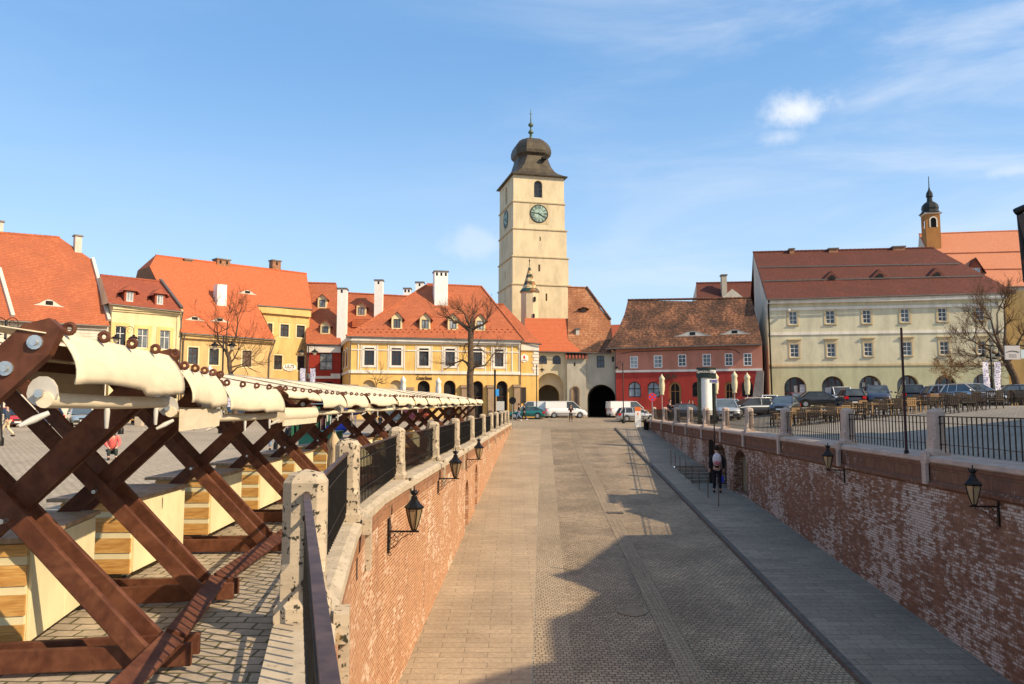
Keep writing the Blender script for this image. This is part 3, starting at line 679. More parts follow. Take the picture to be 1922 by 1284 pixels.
def dormer(root,Rf,x0,y0,x1,y1,wallm,roofm,fm,peak=0.55,ov=0.22,hip=False,cols=2,wt=0.2,rparent=None):
    F=Rf.F; b=Rf.hit((x0+x1)/2,y1+1.5); t=F.inv(b)[1]
    o=pxo(F,'r',x0,y0,x1,y1,t+.02); _,s0,s1,z0,z1=o
    d=MB(); zt=z1+wt*.8; L=(zt+peak-z0)/math.tan(Rf.p)+.5
    facade(d,F,[(s0-wt,z0-.3),(s1+wt,z0-.3),(s1+wt,zt),(s0-wt,zt)],[o],t+.02,.1)
    a,b_=s0-wt,s1+wt; tf=t+.02
    for s_,fl in ((a,1),(b_,0)):
        q=[F.P(s_,tf,z0-.3),F.P(s_,tf,zt),F.P(s_,tf-L,zt),F.P(s_,tf-L,z0-.3)]; d.face(*(q if fl else q[::-1]))
    mid=(a+b_)/2; d.face(F.P(a,tf,zt),F.P(b_,tf,zt),F.P(mid,tf,zt+peak))
    dm=d.build('dormer',wallm,root,fixn=False)
    rf=MB(); th=.07
    for sg,e in ((-1,a-ov),(1,b_+ov)):
        ze=zt-ov*peak/((b_-a)/2); fr=tf+.25
        q=[F.P(e,fr,ze),F.P(mid,fr-(0.5 if hip else 0),zt+peak),F.P(mid,tf-L,zt+peak),F.P(e,tf-L,ze)]
        if sg>0: q=q[::-1]
        up=[x+Vector((0,0,th)) for x in q]; rf.hexa(q+up)
    if hip: rf.face(F.P(a-ov,tf+.25,zt-.05),F.P(b_+ov,tf+.25,zt-.05),F.P(mid,tf-.25,zt+peak+th))
    rf.build('dormer_roof',roofm,dm,fixn=True)
    w_=MB(); fwid=.06
    for (p,q,r_,s_) in ((s0,s0+fwid,z0,z1),(s1-fwid,s1,z0,z1),(s0+fwid,s1-fwid,z0,z0+fwid),(s0+fwid,s1-fwid,z1-fwid,z1),((s0+s1)/2-.03,(s0+s1)/2+.03,z0+fwid,z1-fwid)): w_.fbox(F,p,q,tf-.09,tf-.03,r_,s_)
    w_.cur=1; w_.face(F.P(s0,tf-.075,z0),F.P(s1,tf-.075,z0),F.P(s1,tf-.075,z1),F.P(s0,tf-.075,z1))
    w_.build('window',[fm,m_glassb],dm)
    return dm
def eyebrow(root,Rf,px,py,w=1.9,h=.42,roofm=None):
    F=Rf.F; c=Rf.hit(px,py+2); s,t,z=F.inv(c); n=14; mb=MB(); ft=t+.10
    ss=[s-w/2+w*i/n for i in range(n+1)]; hh=[h*(math.cos(math.pi*(a-s)/w))**2*1.0 for a in ss]
    fp=[F.P(a,ft,z+b) for a,b in zip(ss,hh)]; bp=[F.P(a,t-(b+.02)/math.tan(Rf.p),z+b+.03) for a,b in zip(ss,hh)]
    mb.add(fp+bp,[(i,i+1,n+2+i,n+1+i) for i in range(n)],True)
    e=mb.build('eyebrow_dormer',roofm,root)
    mb=MB()
    for i in range(n): mb.face(F.P(ss[i],ft-.03,z-.1),F.P(ss[i+1],ft-.03,z-.1),F.P(ss[i+1],ft-.03,z+hh[i+1]),F.P(ss[i],ft-.03,z+hh[i]))
    mb.cur=1; mb.fbox(F,s-.3,s+.3,ft-.05,ft-.01,z+.02,z+h*.72); mb.build('vent_opening',[p_wht,m_dark],e)
def chimney(root,Rf,x0,y0,x1,y1,mat,depth=0.8,cap=True,flues=0,tt=None,name='chimney',capm=None):
    F=Rf.F; c=Rf.hit((x0+x1)/2,y1); t=F.inv(c)[1] if tt is None else tt
    s0,z1=F.hit(x0,y0,t+.01); s1,z0=F.hit(x1,y1,t+.01); mb=MB()
    mb.fbox(F,s0,s1,t+.01,t-depth,z0-1.2,z1-(.14 if cap else 0))
    if flues:
        mb.cur=1
        for k in range(flues):
            a=s0+(s1-s0)*(k+.5)/flues; mb.fbox(F,a-.12,a+.12,t-.02,t+.016,z1-.62,z1-.24)
        mb.cur=0
    if cap: mb.cur=2; mb.fbox(F,s0-.10,s1+.10,t+.11,t-depth-.1,z1-.14,z1); mb.cur=0
    return mb.build(name,[mat,m_dark,capm or m_gutter],root)
def pipe(root,pts,r=0.06,mat=None): mb=MB(); mb.tube(pts,r,7); return mb.build('downpipe',mat or m_gutter,root)
def text3(root,txt,loc,ang,size,mat,name='lettering',ext=0.02,align='CENTER',tilt=90,parentoff=True,sx=1.0,font_off=0.0):
    cu=bpy.data.curves.new(name,'FONT'); cu.body=txt; cu.size=size; cu.extrude=ext; cu.align_x=align; cu.align_y='CENTER'; cu.offset=font_off
    ob=bpy.data.objects.new(name,cu); COL.objects.link(ob); dg=bpy.context.evaluated_depsgraph_get(); dg.update()
    me=bpy.data.meshes.new_from_object(ob.evaluated_get(dg)); COL.objects.unlink(ob); bpy.data.objects.remove(ob)
    me.materials.clear(); me.materials.append(mat); o=bpy.data.objects.new(name,me); COL.objects.link(o)
    M=Matrix.Translation(loc)@Matrix.Rotation(ang,4,'Z')@Matrix.Rotation(R(tilt),4,'X')@Matrix.Diagonal((sx,1,1,1))
    off=Vector((0,0,0)); q=root
    while q is not None: off+=q.location; q=q.parent
    me.transform(Matrix.Translation(-off)@M); o.parent=root; me.update()
    return o
ZB=-2.2
# ======== left row, seen at an angle ========
FL=Frame(-23,88,45)
def s_of(F,px,py=700,t=0.0): return F.hit(px,py,t)[0]
# house A: big orange roof, whitish boarded wall
A=thing('town_house','large house with half hipped orange tiled roof and whitish boarded wall, farthest left','house',(-42,70,-1.5))
zeA=FL.hit(205,612)[1]; RA=Roof(FL,zeA,0.45,47)
sA1=s_of(FL,200); sA0=sA1-26
body(A,FL,sA0,sA1,ZB,zeA+.3,12,p_wht)
RfA,_=roof(A,RA,[(-220,588),(206,611),(172,487),(112,446),(-220,420)],m_orangeA,gables=(1,),hips=(2,),ridge=(3,4),gmat=p_wht,eaves=(0,))
eyebrow(RfA,RA,92,571,2.4,.55,m_orangeA)
mb=MB(); a=RA.hit(172,487); b=RA.hit(203,603); mb.beam(a+Vector((.1,0,.1)),b+Vector((.1,0,.1)),.28,.28); mb.build('verge_parapet',p_wht,RfA)
mb=MB(); a=RA.hit(-2,506); b=RA.hit(24,596); mb.beam(a+Vector((0,0,.12)),b+Vector((0,0,.12)),.3,.3); mb.build('verge_parapet',p_wht,RfA)
chimney(RfA,RA,142,440,153,474,p_wht,.7); chimney(RfA,RA,-4,413,6,434,p_wht,.7)
mb=MB()
for k in range(9): z_=zeA-.3-k*.26; mb.fbox(FL,sA0,sA1+.1,.003,.03,z_-.02,z_)
mb.split('board_joint',p_sand,A)
# house B pale yellow
B=thing('town_house','narrow pale yellow house with two hipped dormers and honey coloured window surrounds','house',(-36,75,-1.5))
zeB=FL.hit(272,578)[1]; RB=Roof(FL,zeB,0.5,40); sB0=s_of(FL,204)+.05; sB1=s_of(FL,338)-.02
wB=[pxo(FL,'r',*q) for q in ((217,612,235,650),(258.5,617,277,653.5),(300.5,620,318,656))]
body(B,FL,sB0,sB1,ZB,zeB+.2,11,p_cr,wB)
for i,o in enumerate(wB): window(B,FL,o,fm=m_white,gm=(m_glass if i==0 else m_glassb),surr=(p_trimy,.32,.05),rows=(.64,))
mb=MB()
for o in wB: mb.fbox(FL,o[1]-.32,o[2]+.32,.002,.035,o[3]-1.25,o[3]-.34); 
mb.split('apron_panel',p_trimy,B)
mb=MB()
for o in wB:
    mb.fbox(FL,o[1]-.2,o[2]+.2,.03,.045,o[3]-1.13,o[3]-.46)
mb.split('apron_inset',p_cr,B)
mb=MB(); band(mb,FL,sB0,sB1,zeB-.55,zeB-.38,.14); band(mb,FL,sB0,sB1,zeB-.36,zeB+.1,.3); mb.fbox(FL,sB1-.5,sB1,.002,.10,ZB,zeB-.56); mb.split('cornice',p_cr,B)
RfB,_=roof(B,RB,[(204,569),(342,584),(300,528.6),(189,517)],m_redt,gables=(1,3),ridge=(2,3),eaves=(0,),gmat=p_cr)
dormer(RfB,RB,238,548,250,566,m_redt,m_redt,m_white,.45,.35,True); dormer(RfB,RB,295,554,306,571.5,m_redt,m_redt,m_white,.45,.35,True)
mb=MB(); a=RB.hit(301,528); b=RB.hit(341,581); mb.beam(a+Vector((0,0,.15)),b+Vector((0,0,.15)),.3,.25); mb.build('verge_parapet',m_gutter,RfB)
pipe(B,[FL.P(sB1-.1,.5,zeB-.1),FL.P(sB1-.1,.16,zeB-1),FL.P(sB1-.1,.16,ZB)])
# house C/D : long bright orange roof over a low and a tall front
C=thing('town_house','long house under bright orange roof with low worn ochre front and bare tree before it','house',(-30,80,-1.5))
zeC=FL.hit(425,631)[1]; RC=Roof(FL,zeC,0.55,46); sC0=sB1+.04; sC1=s_of(FL,513)
W482=FL.inv(RC.hit(482,574)); tD=W482[1]-.5; zeD=W482[2]
wC=[pxo(FL,'r',*q) for q in ((353.6,652,371,683.5),(393,654,410,685),(455,658,471,688.5))]
body(C,FL,sC0,sC1,ZB,zeC+.25,10,p_yel2,wC)
for i,o in enumerate(wC): window(C,FL,o,fm=m_wbrown,gm=m_glass if i<2 else simple('shutter_brown',(0.12,0.075,0.05)),surr=(p_cr,.14,.03),rows=(.66,))
mb=MB(); band(mb,FL,sC0,sC1,zeC-.5,zeC+.1,.3); zz=FL.hit(430,706)[1]; band(mb,FL,sC0,sC1,zz-.08,zz+.05,.05); mb.split('cornice',p_yel2,C)
sD0=W482[0]-.5; sD1=s_of(FL,580,640,tD)
FD=Frame(*(FL.P(0,tD,0).xy),45)
wD=[pxo(FD,'r',*q) for q in ((526.5,609,541.5,632),(557,611,571.5,633.5),(514.5,667,529,693.5),(558.5,668.5,571.5,695))]
wD.append(pxo(FD,'r',503,607,511,624))
sh=[pxo(FD,'r',511,714.5,547,770),pxo(FD,'r',556,716,578,770)]
mbw=MB(); facade(mbw,FD,[(sD0,ZB),(sD1,ZB),(sD1,zeD+.2),(sD0,zeD+.2)],wD+sh)
mbw.face(FD.P(sD1,0,ZB),FD.P(sD1,-9,ZB),FD.P(sD1,-9,zeD+.2),FD.P(sD1,0,zeD+.2))
mbw.face(FL.P(sC1,0,ZB),FL.P(sC1,tD,ZB),FL.P(sC1,tD,zeD),FL.P(sC1,0,zeC+.2)); mbw.build('wall',p_lil,C)
for o in wD: window(C,FD,o,fm=m_wbrown,surr=(p_cr,.16,.03),rows=(.66,))
for o in sh: window(C,FD,o,fm=m_wdark,name='shop_window',rows=(.7,),cols=3)
mb=MB()
for o in wD[:4]:
    k=('a',o[1]-.25,o[2]+.25,o[4]+.22,o[4]+1.15); p=opening_poly(k)
    mb=MB(); mb.prism([FD.P(a,.004,b) for a,b in p],FD.n*.03); mb.build('relief_panel',p_lil,C)
mb=MB(); band(mb,FD,sD0,sD1,zeD-.7,zeD,.35); mb.build('cornice',p_lil,C)
RfC,WC=roof(C,RC,[(341,623.5),(516,637),(482,572),(586,580),(575.4,514),(292.5,480),(281,500)],m_orange,gables=(3,6),hips=(5,),ridge=(4,5),eaves=(0,2),gmat=m_brickC)
for q,wd in (((464,549),2.2),((365,598.5),2.0),((412,601),2.0)): eyebrow(RfC,RC,*q,wd,.4,m_orange)
chimney(RfC,RC,408.6,533,425,574,m_white,1.0,False); chimney(RfC,RC,347,485,361,492,m_brickC,.8); chimney(RfC,RC,408,484,432,499,m_brickC,1.2,True,2); chimney(RfC,RC,512,487,527,508,m_brickC,.9,True,1)
pipe(C,[FL.P(sC0+.15,.5,zeC-.1),FL.P(sC0+.15,.14,zeC-.9),FL.P(sC0+.15,.14,ZB)]); pipe(C,[FL.P(sC1-.1,.5,zeC-.1),FL.P(sC1-.6,.14,zeC-2),FL.P(sC1-.6,.14,ZB)])
# sign
sg=thing('shop_sign','white oval shop sign with dark lettering on the yellow wall','sign',FD.P(*(FD.hit(542.8,690)[0],0,FD.hit(542.8,690)[1])))
s_,z_=FD.hit(542.8,689.5); mb=MB(); mb.prism([FD.P(s_+.86*math.cos(a*math.pi/16),.06,z_+.42*math.sin(a*math.pi/16)) for a in range(32)],FD.n*.05); mb.build('board',m_white,sg,fixn=True)
text3(sg,"LILI'S",FD.P(s_,.13,z_+.08),R(45),.55,m_wdark); mb=MB(); mb.fbox(FD,s_-.5,s_+.5,.115,.13,z_-.24,z_-.2); mb.build('underline',m_wdark,sg)
# ======== red house with arch ========
FR=Frame(-22,90.5,4)
Rh=thing('town_house','dark red house with arched passage between the yellow houses','house',(-22,90.5,-1.5))
zeR=FR.hit(610,650)[1]; RR=Roof(FR,zeR,0.45,50)
sR0=s_of(FR,576); sR1=s_of(FR,639)
oR=[pxo(FR,'r',600,663,623.5,694.5)]; ar=pxo(FR,'a',590,716,637,790); ar=('a',ar[1],ar[2],ZB,ar[4],3.0)
zs=FR.hit(610,706)[1]
body(Rh,FR,sR0,sR1,ZB,zeR+.2,9,p_red,[oR[0],ar])
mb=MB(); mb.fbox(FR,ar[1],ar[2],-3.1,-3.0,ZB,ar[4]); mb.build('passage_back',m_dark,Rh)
window(Rh,FR,oR[0],fm=m_wdark,gm=glassmat('papered_glass',(0.34,0.33,0.28),.3),rows=(.5,))
mb=MB(); band(mb,FR,sR0,sR1,zs-.3,zs,.10); band(mb,FR,sR0,sR1,zeR-.75,zeR,.22); band(mb,FR,sR0,sR0+.9,zs,zs+.3,.09); band(mb,FR,sR1-1.1,sR1,zs,zs+.3,.09); mb.split('trim_band',p_trim,Rh)
RfR,_=roof(Rh,RR,[(574,645),(640,647),(631,532.5),(574,531)],m_orangeA,ridge=(2,3),eaves=(0,),gables=(1,))
dormer(RfR,RR,599.5,562.5,610,576.5,p_cr,m_redt,m_wbrown,.5); dormer(RfR,RR,604.5,612.5,616,625,p_cr,m_redt,m_wbrown,.5)
chimney(RfR,RR,633.5,540,648,634,m_white,1.6,True,1)
# ======== rear red roof behind the yellow house ========
FE=Frame(-20,95,2)
E=thing('town_house','red roofed rear building behind the restaurant, with white chimneys','house',(-18,97,-1.5))
zeE=FE.hit(660,650)[1]; RE=Roof(FE,zeE,.4,48)
body(E,FE,s_of(FE,640),s_of(FE,800),ZB,zeE+.3,10,p_yel)
RfE,_=roof(E,RE,[(640,652),(830,654),(830,560),(647,550)],m_orangeA,ridge=(2,3),gables=(1,3),gmat=p_yel)
dormer(RfE,RE,672,577,684,591,p_cr,m_redt,m_wbrown,.5)
chimney(RfE,RE,703,524.5,717,597,m_white,1.1,True,1); chimney(RfE,RE,757.5,540,770.5,556,m_white,1.2,True,2); chimney(RfE,RE,780,528.5,795,549,m_white,1.1,True,1)
mb=MB(); a=RE.hit(680,612); s,t,z=FE.inv(a); mb.fbox(FE,s-1.2,s+1.2,t-2,t+.4,z-.2,z+.9); mb.build('dormer',m_orangeA,RfE)
# ======== yellow restaurant ========
FY=Frame(-17.6,83,13.6)
Y_=thing('restaurant_building','large golden yellow restaurant building with hipped orange roof, four dormers and arcade','building',(-9,85,-1.5))
zeY=FY.hit(820,636)[1]; RY=Roof(FY,zeY,.55,44); sY0=0.0; sY1=s_of(FY,976)
wY=[pxo(FY,'r',*q) for q in ((684.2,653,702,685.5),(735,653.5,752.8,686),(786.8,654,804.3,686.7),(836,654.8,853.5,687),(887,655,904.7,687.5),(928.5,656,944.6,688))]
aY=[]
for x0,x1,yt in ((680.4,703.6,713),(731.6,755,713.5),(784,806.5,714.5),(833,855,714),(886,907,715),(932,953,715)):
    o=pxo(FY,'a',x0,yt,x1,780); aY.append(('a',o[1],o[2],-1.75,o[4],.45))
body(Y_,FY,sY0,sY1,ZB,zeY+.2,13,p_yel,wY+aY)
Y_dark=[0,0,1,1,1,1]
for o in wY: window(Y_,FY,o,fm=m_wbrown,surr=(p_trim,.24,.07),rows=(.66,),reveal=.14)
for i,o in enumerate(aY):
    if i<2: window(Y_,FY,o,fm=p_sand,gm=p_sand,cols=1,rows=(),reveal=.42,name='blind_arch')
    elif i==2: window(Y_,FY,o,fm=m_wdark,gm=m_dark,cols=1,rows=(.72,),reveal=.42,name='entrance')
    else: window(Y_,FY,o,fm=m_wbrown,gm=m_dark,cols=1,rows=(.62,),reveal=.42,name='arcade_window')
mb=MB(); zb1=FY.hit(700,697)[1]
band(mb,FY,-.06,sY1+.06,zb1-.22,zb1+.12,.16); band(mb,FY,0,sY1,zeY-.4,zeY+.05,.45); band(mb,FY,0,sY1,zeY-.62,zeY-.42,.14); band(mb,FY,.0,sY1,zeY-1.42,zeY-1.3,.07)
for a in (0.02,sY1-.16,.85,sY1-1.0): mb.fbox(FY,a,a+.13,.003,.08,zb1+.13,zeY-.63)
for o in wY:
    mb.fbox(FY,o[1]-.42,o[1]-.30,.003,.05,zb1+.13,o[4]+.3); mb.fbox(FY,o[2]+.30,o[2]+.42,.003,.05,zb1+.13,o[4]+.3)
mb.split('trim_band',p_trim,Y_)
mb=MB()
for x0,x1,yt in ((658,671,722),(765,775,727),(865.5,876,723),(914.5,925.5,723),(963.5,974,722)):
    s0=s_of(FY,x0); s1=s_of(FY,x1); zt=FY.hit(x0,yt)[1]; mb.fbox(FY,s0,s1,.004,.45,ZB,zt-.3); mb.fbox(FY,s0-.12,s1+.12,.004,.55,zt-.3,zt)
mb.split('pier',m_pier,Y_)
RfY,_=roof(Y_,RY,[(650,630.5),(984,638.5),(903.4,538),(803.5,533.7)],m_orangeA,hips=(1,3),ridge=(2,3),eaves=(0,))
for q in ((738.5,598.8,751.5,615.6),(791.5,600,804.5,616.8),(844,601,856.7,617.4),(895.5,602,907.7,618.8)): dormer(RfY,RY,*q,p_cr,m_redt,m_wbrown,.62,.3)
for e in ((650,630.5,803.5,533.7),(984,638.5,903.4,538)):
    mb=MB(); a=RY.hit(*e[:2]); b=RY.hit(*e[2:]); n=26
    for k in range(n): mb.tube([a.lerp(b,k/n),a.lerp(b,(k+1.05)/n)+Vector((0,0,.05))],.12,6)
    mb.build('hip_tiles',m_orangeA,RfY)
mb=MB()
for k in range(60):
    p=RY.hit(662+k*5.3,624+(k%2)*-5); mb.box(p.x-.08,p.x+.08,p.y-.05,p.y+.05,p.z,p.z+.10)
mb.build('snow_guards',m_redt,RfY)
chimney(RfY,RY,816,507.5,840.5,573,m_white,1.4,True,3)
pipe(Y_,[FY.P(.1,.5,zeY-.1),FY.P(.08,.13,zeY-1),FY.P(.08,.13,ZB)]); pipe(Y_,[FY.P(sY1,.5,zeY-.1),FY.P(sY1+.05,.13,zeY-1),FY.P(sY1+.05,.13,ZB)])
s_,z_=FY.hit(796.5,709.5)
rs=thing('restaurant_sign','dark restaurant lettering above the black arched entrance of the golden house','sign',FY.P(s_,0.1,z_))
m_let=simple('dark_brown_letters',(0.07,0.035,0.015),.6)
text3(rs,"RESTAURANT",FY.P(s_,.06,z_+.42),R(13.6),.30,m_let); text3(rs,"Crama Ileana",FY.P(s_,.06,z_-.02),R(13.6),.52,m_let,sx=.62,font_off=.012)
# side wing wall of yellow house (narrow face seen at its left)
FS=Frame(-17.6-15*math.sin(R(17.5)),83+15*math.cos(R(17.5)),-72.5)
S_=MB(); zS=zeY
facade(S_,FS,[(0,ZB),(15,ZB),(15,zS),(0,zS)],[]); S_.build('side_wall',p_yel,Y_)
mb=MB(); band(mb,FS,0,15,zb1-.22,zb1+.12,.12); band(mb,FS,0,15,zeY-.4,zeY,.3); mb.split('trim_band',p_trim,Y_)
for k in range(4):
    o=('r',2+k*3.3,3.1+k*3.3,wY[0][3],wY[0][4]); mb=MB(); mb.fbox(FS,o[1]-.2,o[2]+.2,.004,.06,o[3]-.2,o[4]+.2); w_=mb.build('window',p_trim,Y_); mb=MB(); mb.fbox(FS,o[1],o[2],.05,.075,o[3],o[4]); mb.build('pane',m_glass,w_)
# ======== yellow annex ========
FZ=Frame(*(FY.P(sY1,-1.2,0).xy),10)
Z_=thing('town_house','narrow golden yellow annex with white quoins and white pine cone plaque','house',(1.5,89,-1.4))
zeZ=FZ.hit(1000,646)[1]; RZ=Roof(FZ,zeZ,.45,44); sZ1=s_of(FZ,1011)
body(Z_,FZ,-.3,sZ1,ZB,zeZ+.1,8,p_yel)
RfZ,_=roof(Z_,RZ,[(975,641),(1016.8,645),(946,572),(900,571)],m_orangeA,hips=(1,),eaves=(0,),ridge=(2,3))
mb=MB(); band(mb,FZ,-.3,sZ1,zeZ-.75,zeZ,.2); zz=FZ.hit(1000,703)[1]; band(mb,FZ,-.3,sZ1,zz-.1,zz+.15,.10)
for k in range(9): mb.fbox(FZ,sZ1-(.75 if k%2 else .6),sZ1+.02,.003,.06,zz+.2+k*.36,zz+.5+k*.36)
mb.build('quoins_and_bands',p_trim,Z_)
mb=MB(); s0=s_of(FZ,964); mb.fbox(FZ,s0,s0+.6,.3,.9,ZB,FZ.hit(966,722)[1]); mb.build('pier',m_pier,Z_)
for x0,x1,y0,y1,nm in ((976,981,727,757,'door'),):
    o=pxo(FZ,'r',x0,y0,x1,y1); mb=MB(); mb.fbox(FZ,o[1]+.1,o[2]+.4,.004,.05,o[3],o[4]); mb.build(nm,m_wdark,Z_)
s_,z_=FZ.hit(983.8,672.5); pl=thing('plaque','white shield plaque with red pine cone on the golden annex wall','sign',FZ.P(s_,0,z_))
mb=MB(); mb.prism([FZ.P(s_+a*1.0,.03,z_+b*1.0) for a,b in ((-.45,.32),(-.2,.38),(0,.52),(.2,.38),(.45,.32),(.5,0),(.45,-.32),(.2,-.38),(0,-.52),(-.2,-.38),(-.45,-.32),(-.5,0))],FZ.n*.05); mb.build('board',m_white,pl,fixn=True)
mb=MB(); c=FZ.P(s_-.02,.085,z_+.08); 
for k in range(6):
    w_=(.08,.12,.13,.12,.09,.05)[k]; mb.fbox(FZ,s_-w_,s_+w_,.082,.095,z_-.08+k*.07,z_-.02+k*.07)
mb.cur=1; mb.fbox(FZ,s_-.3,s_+.3,.082,.095,z_-.26,z_-.19); mb.build('emblem',[simple('emblem_red',(0.55,0.05,0.06)),m_wdark],pl)
# small roof lights on annex
# ======== council tower ========
FT=Frame(0.15,105,14)
T=thing('clock_tower','tall cream stone clock tower with dark onion dome above the gateway','tower',(4,108,-1.3))
def tz(y,px=1010): return FT.hit(px,y)[1]
lev=[(330.5,963.8,1056.8),(380.5,963.6,1058.4),(431,963.2,1059.6),(483,962.8,1063),(535,961.8,1066.4),(640,961.0,1069.5)]
dpt=8.4; mb=MB(); rings=[]
wins=[pxo(FT,'a',1002.3,339,1018,370.8)]
def trect(x0,x1,y):
    s0,z=FT.hit(x0,y); s1,_=FT.hit(x1,y); zz=(z+FT.hit(x1,y)[1])/2; return s0,s1,zz
segs=[]
for i in range(5):
    y0,a0,b0=lev[i]; y1,a1,b1=lev[i+1]
    zt=trect(a0,b0,y0+(0))[2]; zb=trect(a1,b1,y1)[2]; s0=FT.hit(a1,y0)[0]; s1=FT.hit(b1 if i<4 else b1,y0)[0]
    segs.append((s0,s1,zb,zt))
zlow=-2
segs[-1]=(segs[-1][0],segs[-1][1],zlow,segs[-1][3])
slits={2:(1012.8,444.5,1015.2,452.5),3:(1010.5,496.5,1014,509.5),4:(1024,551,1027.3,565)}
for i,(s0,s1,zb,zt) in enumerate(segs):
    g=0.035*i; ops=[]
    if i==0: ops=[wins[0]]
    if i in slits: ops=[pxo(FT,'r',*slits[i],t=g)]
    facade(mb,FT,[(s0,zb),(s1,zb),(s1,zt),(s0,zt)],ops,g,.4)
    FTl=Frame(*(FT.P(s0,-dpt-g,0).xy),14-90)
    opl=[]
    if i==0: opl=[('a',3.6,4.7,wins[0][3],wins[0][4])]
    if i==3: opl=[('r',4.0,4.35,(zb+zt)/2-.6,(zb+zt)/2+.6)]
    facade(mb,FTl,[(0,zb),(dpt+2*g,zb),(dpt+2*g,zt),(0,zt)],opl,0,.4)
    if i==0: FTl0=FTl
    mb.face(FT.P(s1,g,zb),FT.P(s1,-dpt-g,zb),FT.P(s1,-dpt-g,zt),FT.P(s1,g,zt)); mb.face(FT.P(s1,-dpt-g,zb),FT.P(s0,-dpt-g,zb),FT.P(s0,-dpt-g,zt),FT.P(s1,-dpt-g,zt))
    mb.face(FT.P(s0,g,zt),FT.P(s1,g,zt),FT.P(s1,-dpt-g,zt),FT.P(s0,-dpt-g,zt))
    if ops and i>0:
        q=MB(); o=ops[0]; q.fbox(FT,o[1],o[2],g-.42,g-.4,o[3],o[4]); q.build('slit_window',m_dark,T)
mb.build('shaft',p_tow,T)
mb=MB()
for (s0,s1,zb,zt),i in zip(segs[1:],range(1,5)):
    g=.035*i+.13; mb.fbox(FT,s0-.13,s1+.13,-dpt-g,g,zt-.09,zt+.07)
mb.split('string_course',p_sand,T)
window(T,FT,wins[0],reveal=.4,fm=m_wdark,gm=m_glass,rows=(.4,.7))
window(T,FTl0,('a',3.6,4.7,wins[0][3],wins[0][4]),reveal=.4,fm=m_wdark,gm=m_glass,rows=(.4,.7))
# clock faces
m_cl=simple('verdigris_clock_face',(0.30,0.42,0.34),.6,0,.15,3); m_cld=simple('clock_black',(0.015,0.02,0.018),.5)
def clock(F,s,z,t,r=1.32,first=True):
    c=MB(); n=40
    c.fbox(F,s-r*1.07,s+r*1.07,t-.02,t+.012,z-r*1.15,z+r*1.12); 
    pan=c.build('clock_panel',p_sand,T)
    c=MB(); c.prism([F.P(s+r*math.cos(2*math.pi*k/n),t+.015,z+r*math.sin(2*math.pi*k/n)) for k in range(n)],F.n*.06)
    cf=c.build('clock_face',m_cld,T,fixn=True)
    c=MB(); c.prism([F.P(s+r*.87*math.cos(2*math.pi*k/n),t+.078,z+r*.87*math.sin(2*math.pi*k/n)) for k in range(n)],F.n*.012); c.build('dial',m_cl,cf,fixn=True)
    c=MB()
    for k in range(n):
        a,b=2*math.pi*k/n,2*math.pi*(k+1)/n
        c.add([F.P(s+r*q*math.cos(w),t+.094,z+r*q*math.sin(w)) for w in (a,b) for q in (.53,.56)],[(0,1,3,2)])
    c.build('inner_ring',m_cld,cf)
    nums=['XII','I','II','III','IIII','V','VI','VII','VIII','IX','X','XI']
    ang0=math.atan2(F.d.y,F.d.x)
    for h,t_ in enumerate(nums):
        a=math.pi/2-h*math.pi/6
        p=F.P(s+r*.71*math.cos(a),t+.10,z+r*.71*math.sin(a))
        cu=bpy.data.curves.new('num','FONT'); cu.body=t_; cu.size=.50; cu.extrude=.006; cu.align_x='CENTER'; cu.align_y='CENTER'; cu.offset=.012
        ob=bpy.data.objects.new('num',cu); COL.objects.link(ob); dg=bpy.context.evaluated_depsgraph_get(); dg.update(); me=bpy.data.meshes.new_from_object(ob.evaluated_get(dg)); bpy.data.objects.remove(ob)
        me.materials.clear(); me.materials.append(m_cld)
        me.transform(Matrix.Translation(p-T.location)@Matrix.Rotation(ang0,4,'Z')@Matrix.Rotation(R(90),4,'X')@Matrix.Rotation(a-math.pi/2,4,'Z')@Matrix.Diagonal((.85,1,1,1)))
        o=bpy.data.objects.new('numeral',me); COL.objects.link(o); o.parent=cf
    for ln,wd,a in ((.80,.05,R(171)),(.62,.10,R(-32))):
        c=MB(); p=F.P(s,t+.12,z); dr=F.d*math.cos(a)+Vector((0,0,math.sin(a))); c.beam(p-dr*.2,p+dr*r*ln,.03,wd*1.4,F.n); c.build('clock_hand',m_cld,cf)
    c=MB(); c.beam(F.P(s,t+.098,z-r*.55),F.P(s,t+.098,z+r*.55),.01,.03,F.n); c.beam(F.P(s-r*.55,t+.098,z),F.P(s+r*.55,t+.098,z),.01,.03,F.n); c.build('dial_cross',m_cld,cf)
s_,z_=FT.hit(1011.4,401.5); clock(FT,s_,z_,.035)
FTl1=Frame(*(FT.P(segs[1][0],-dpt-.035,0).xy),14-90); clock(FTl1,4.2,z_,0.0)
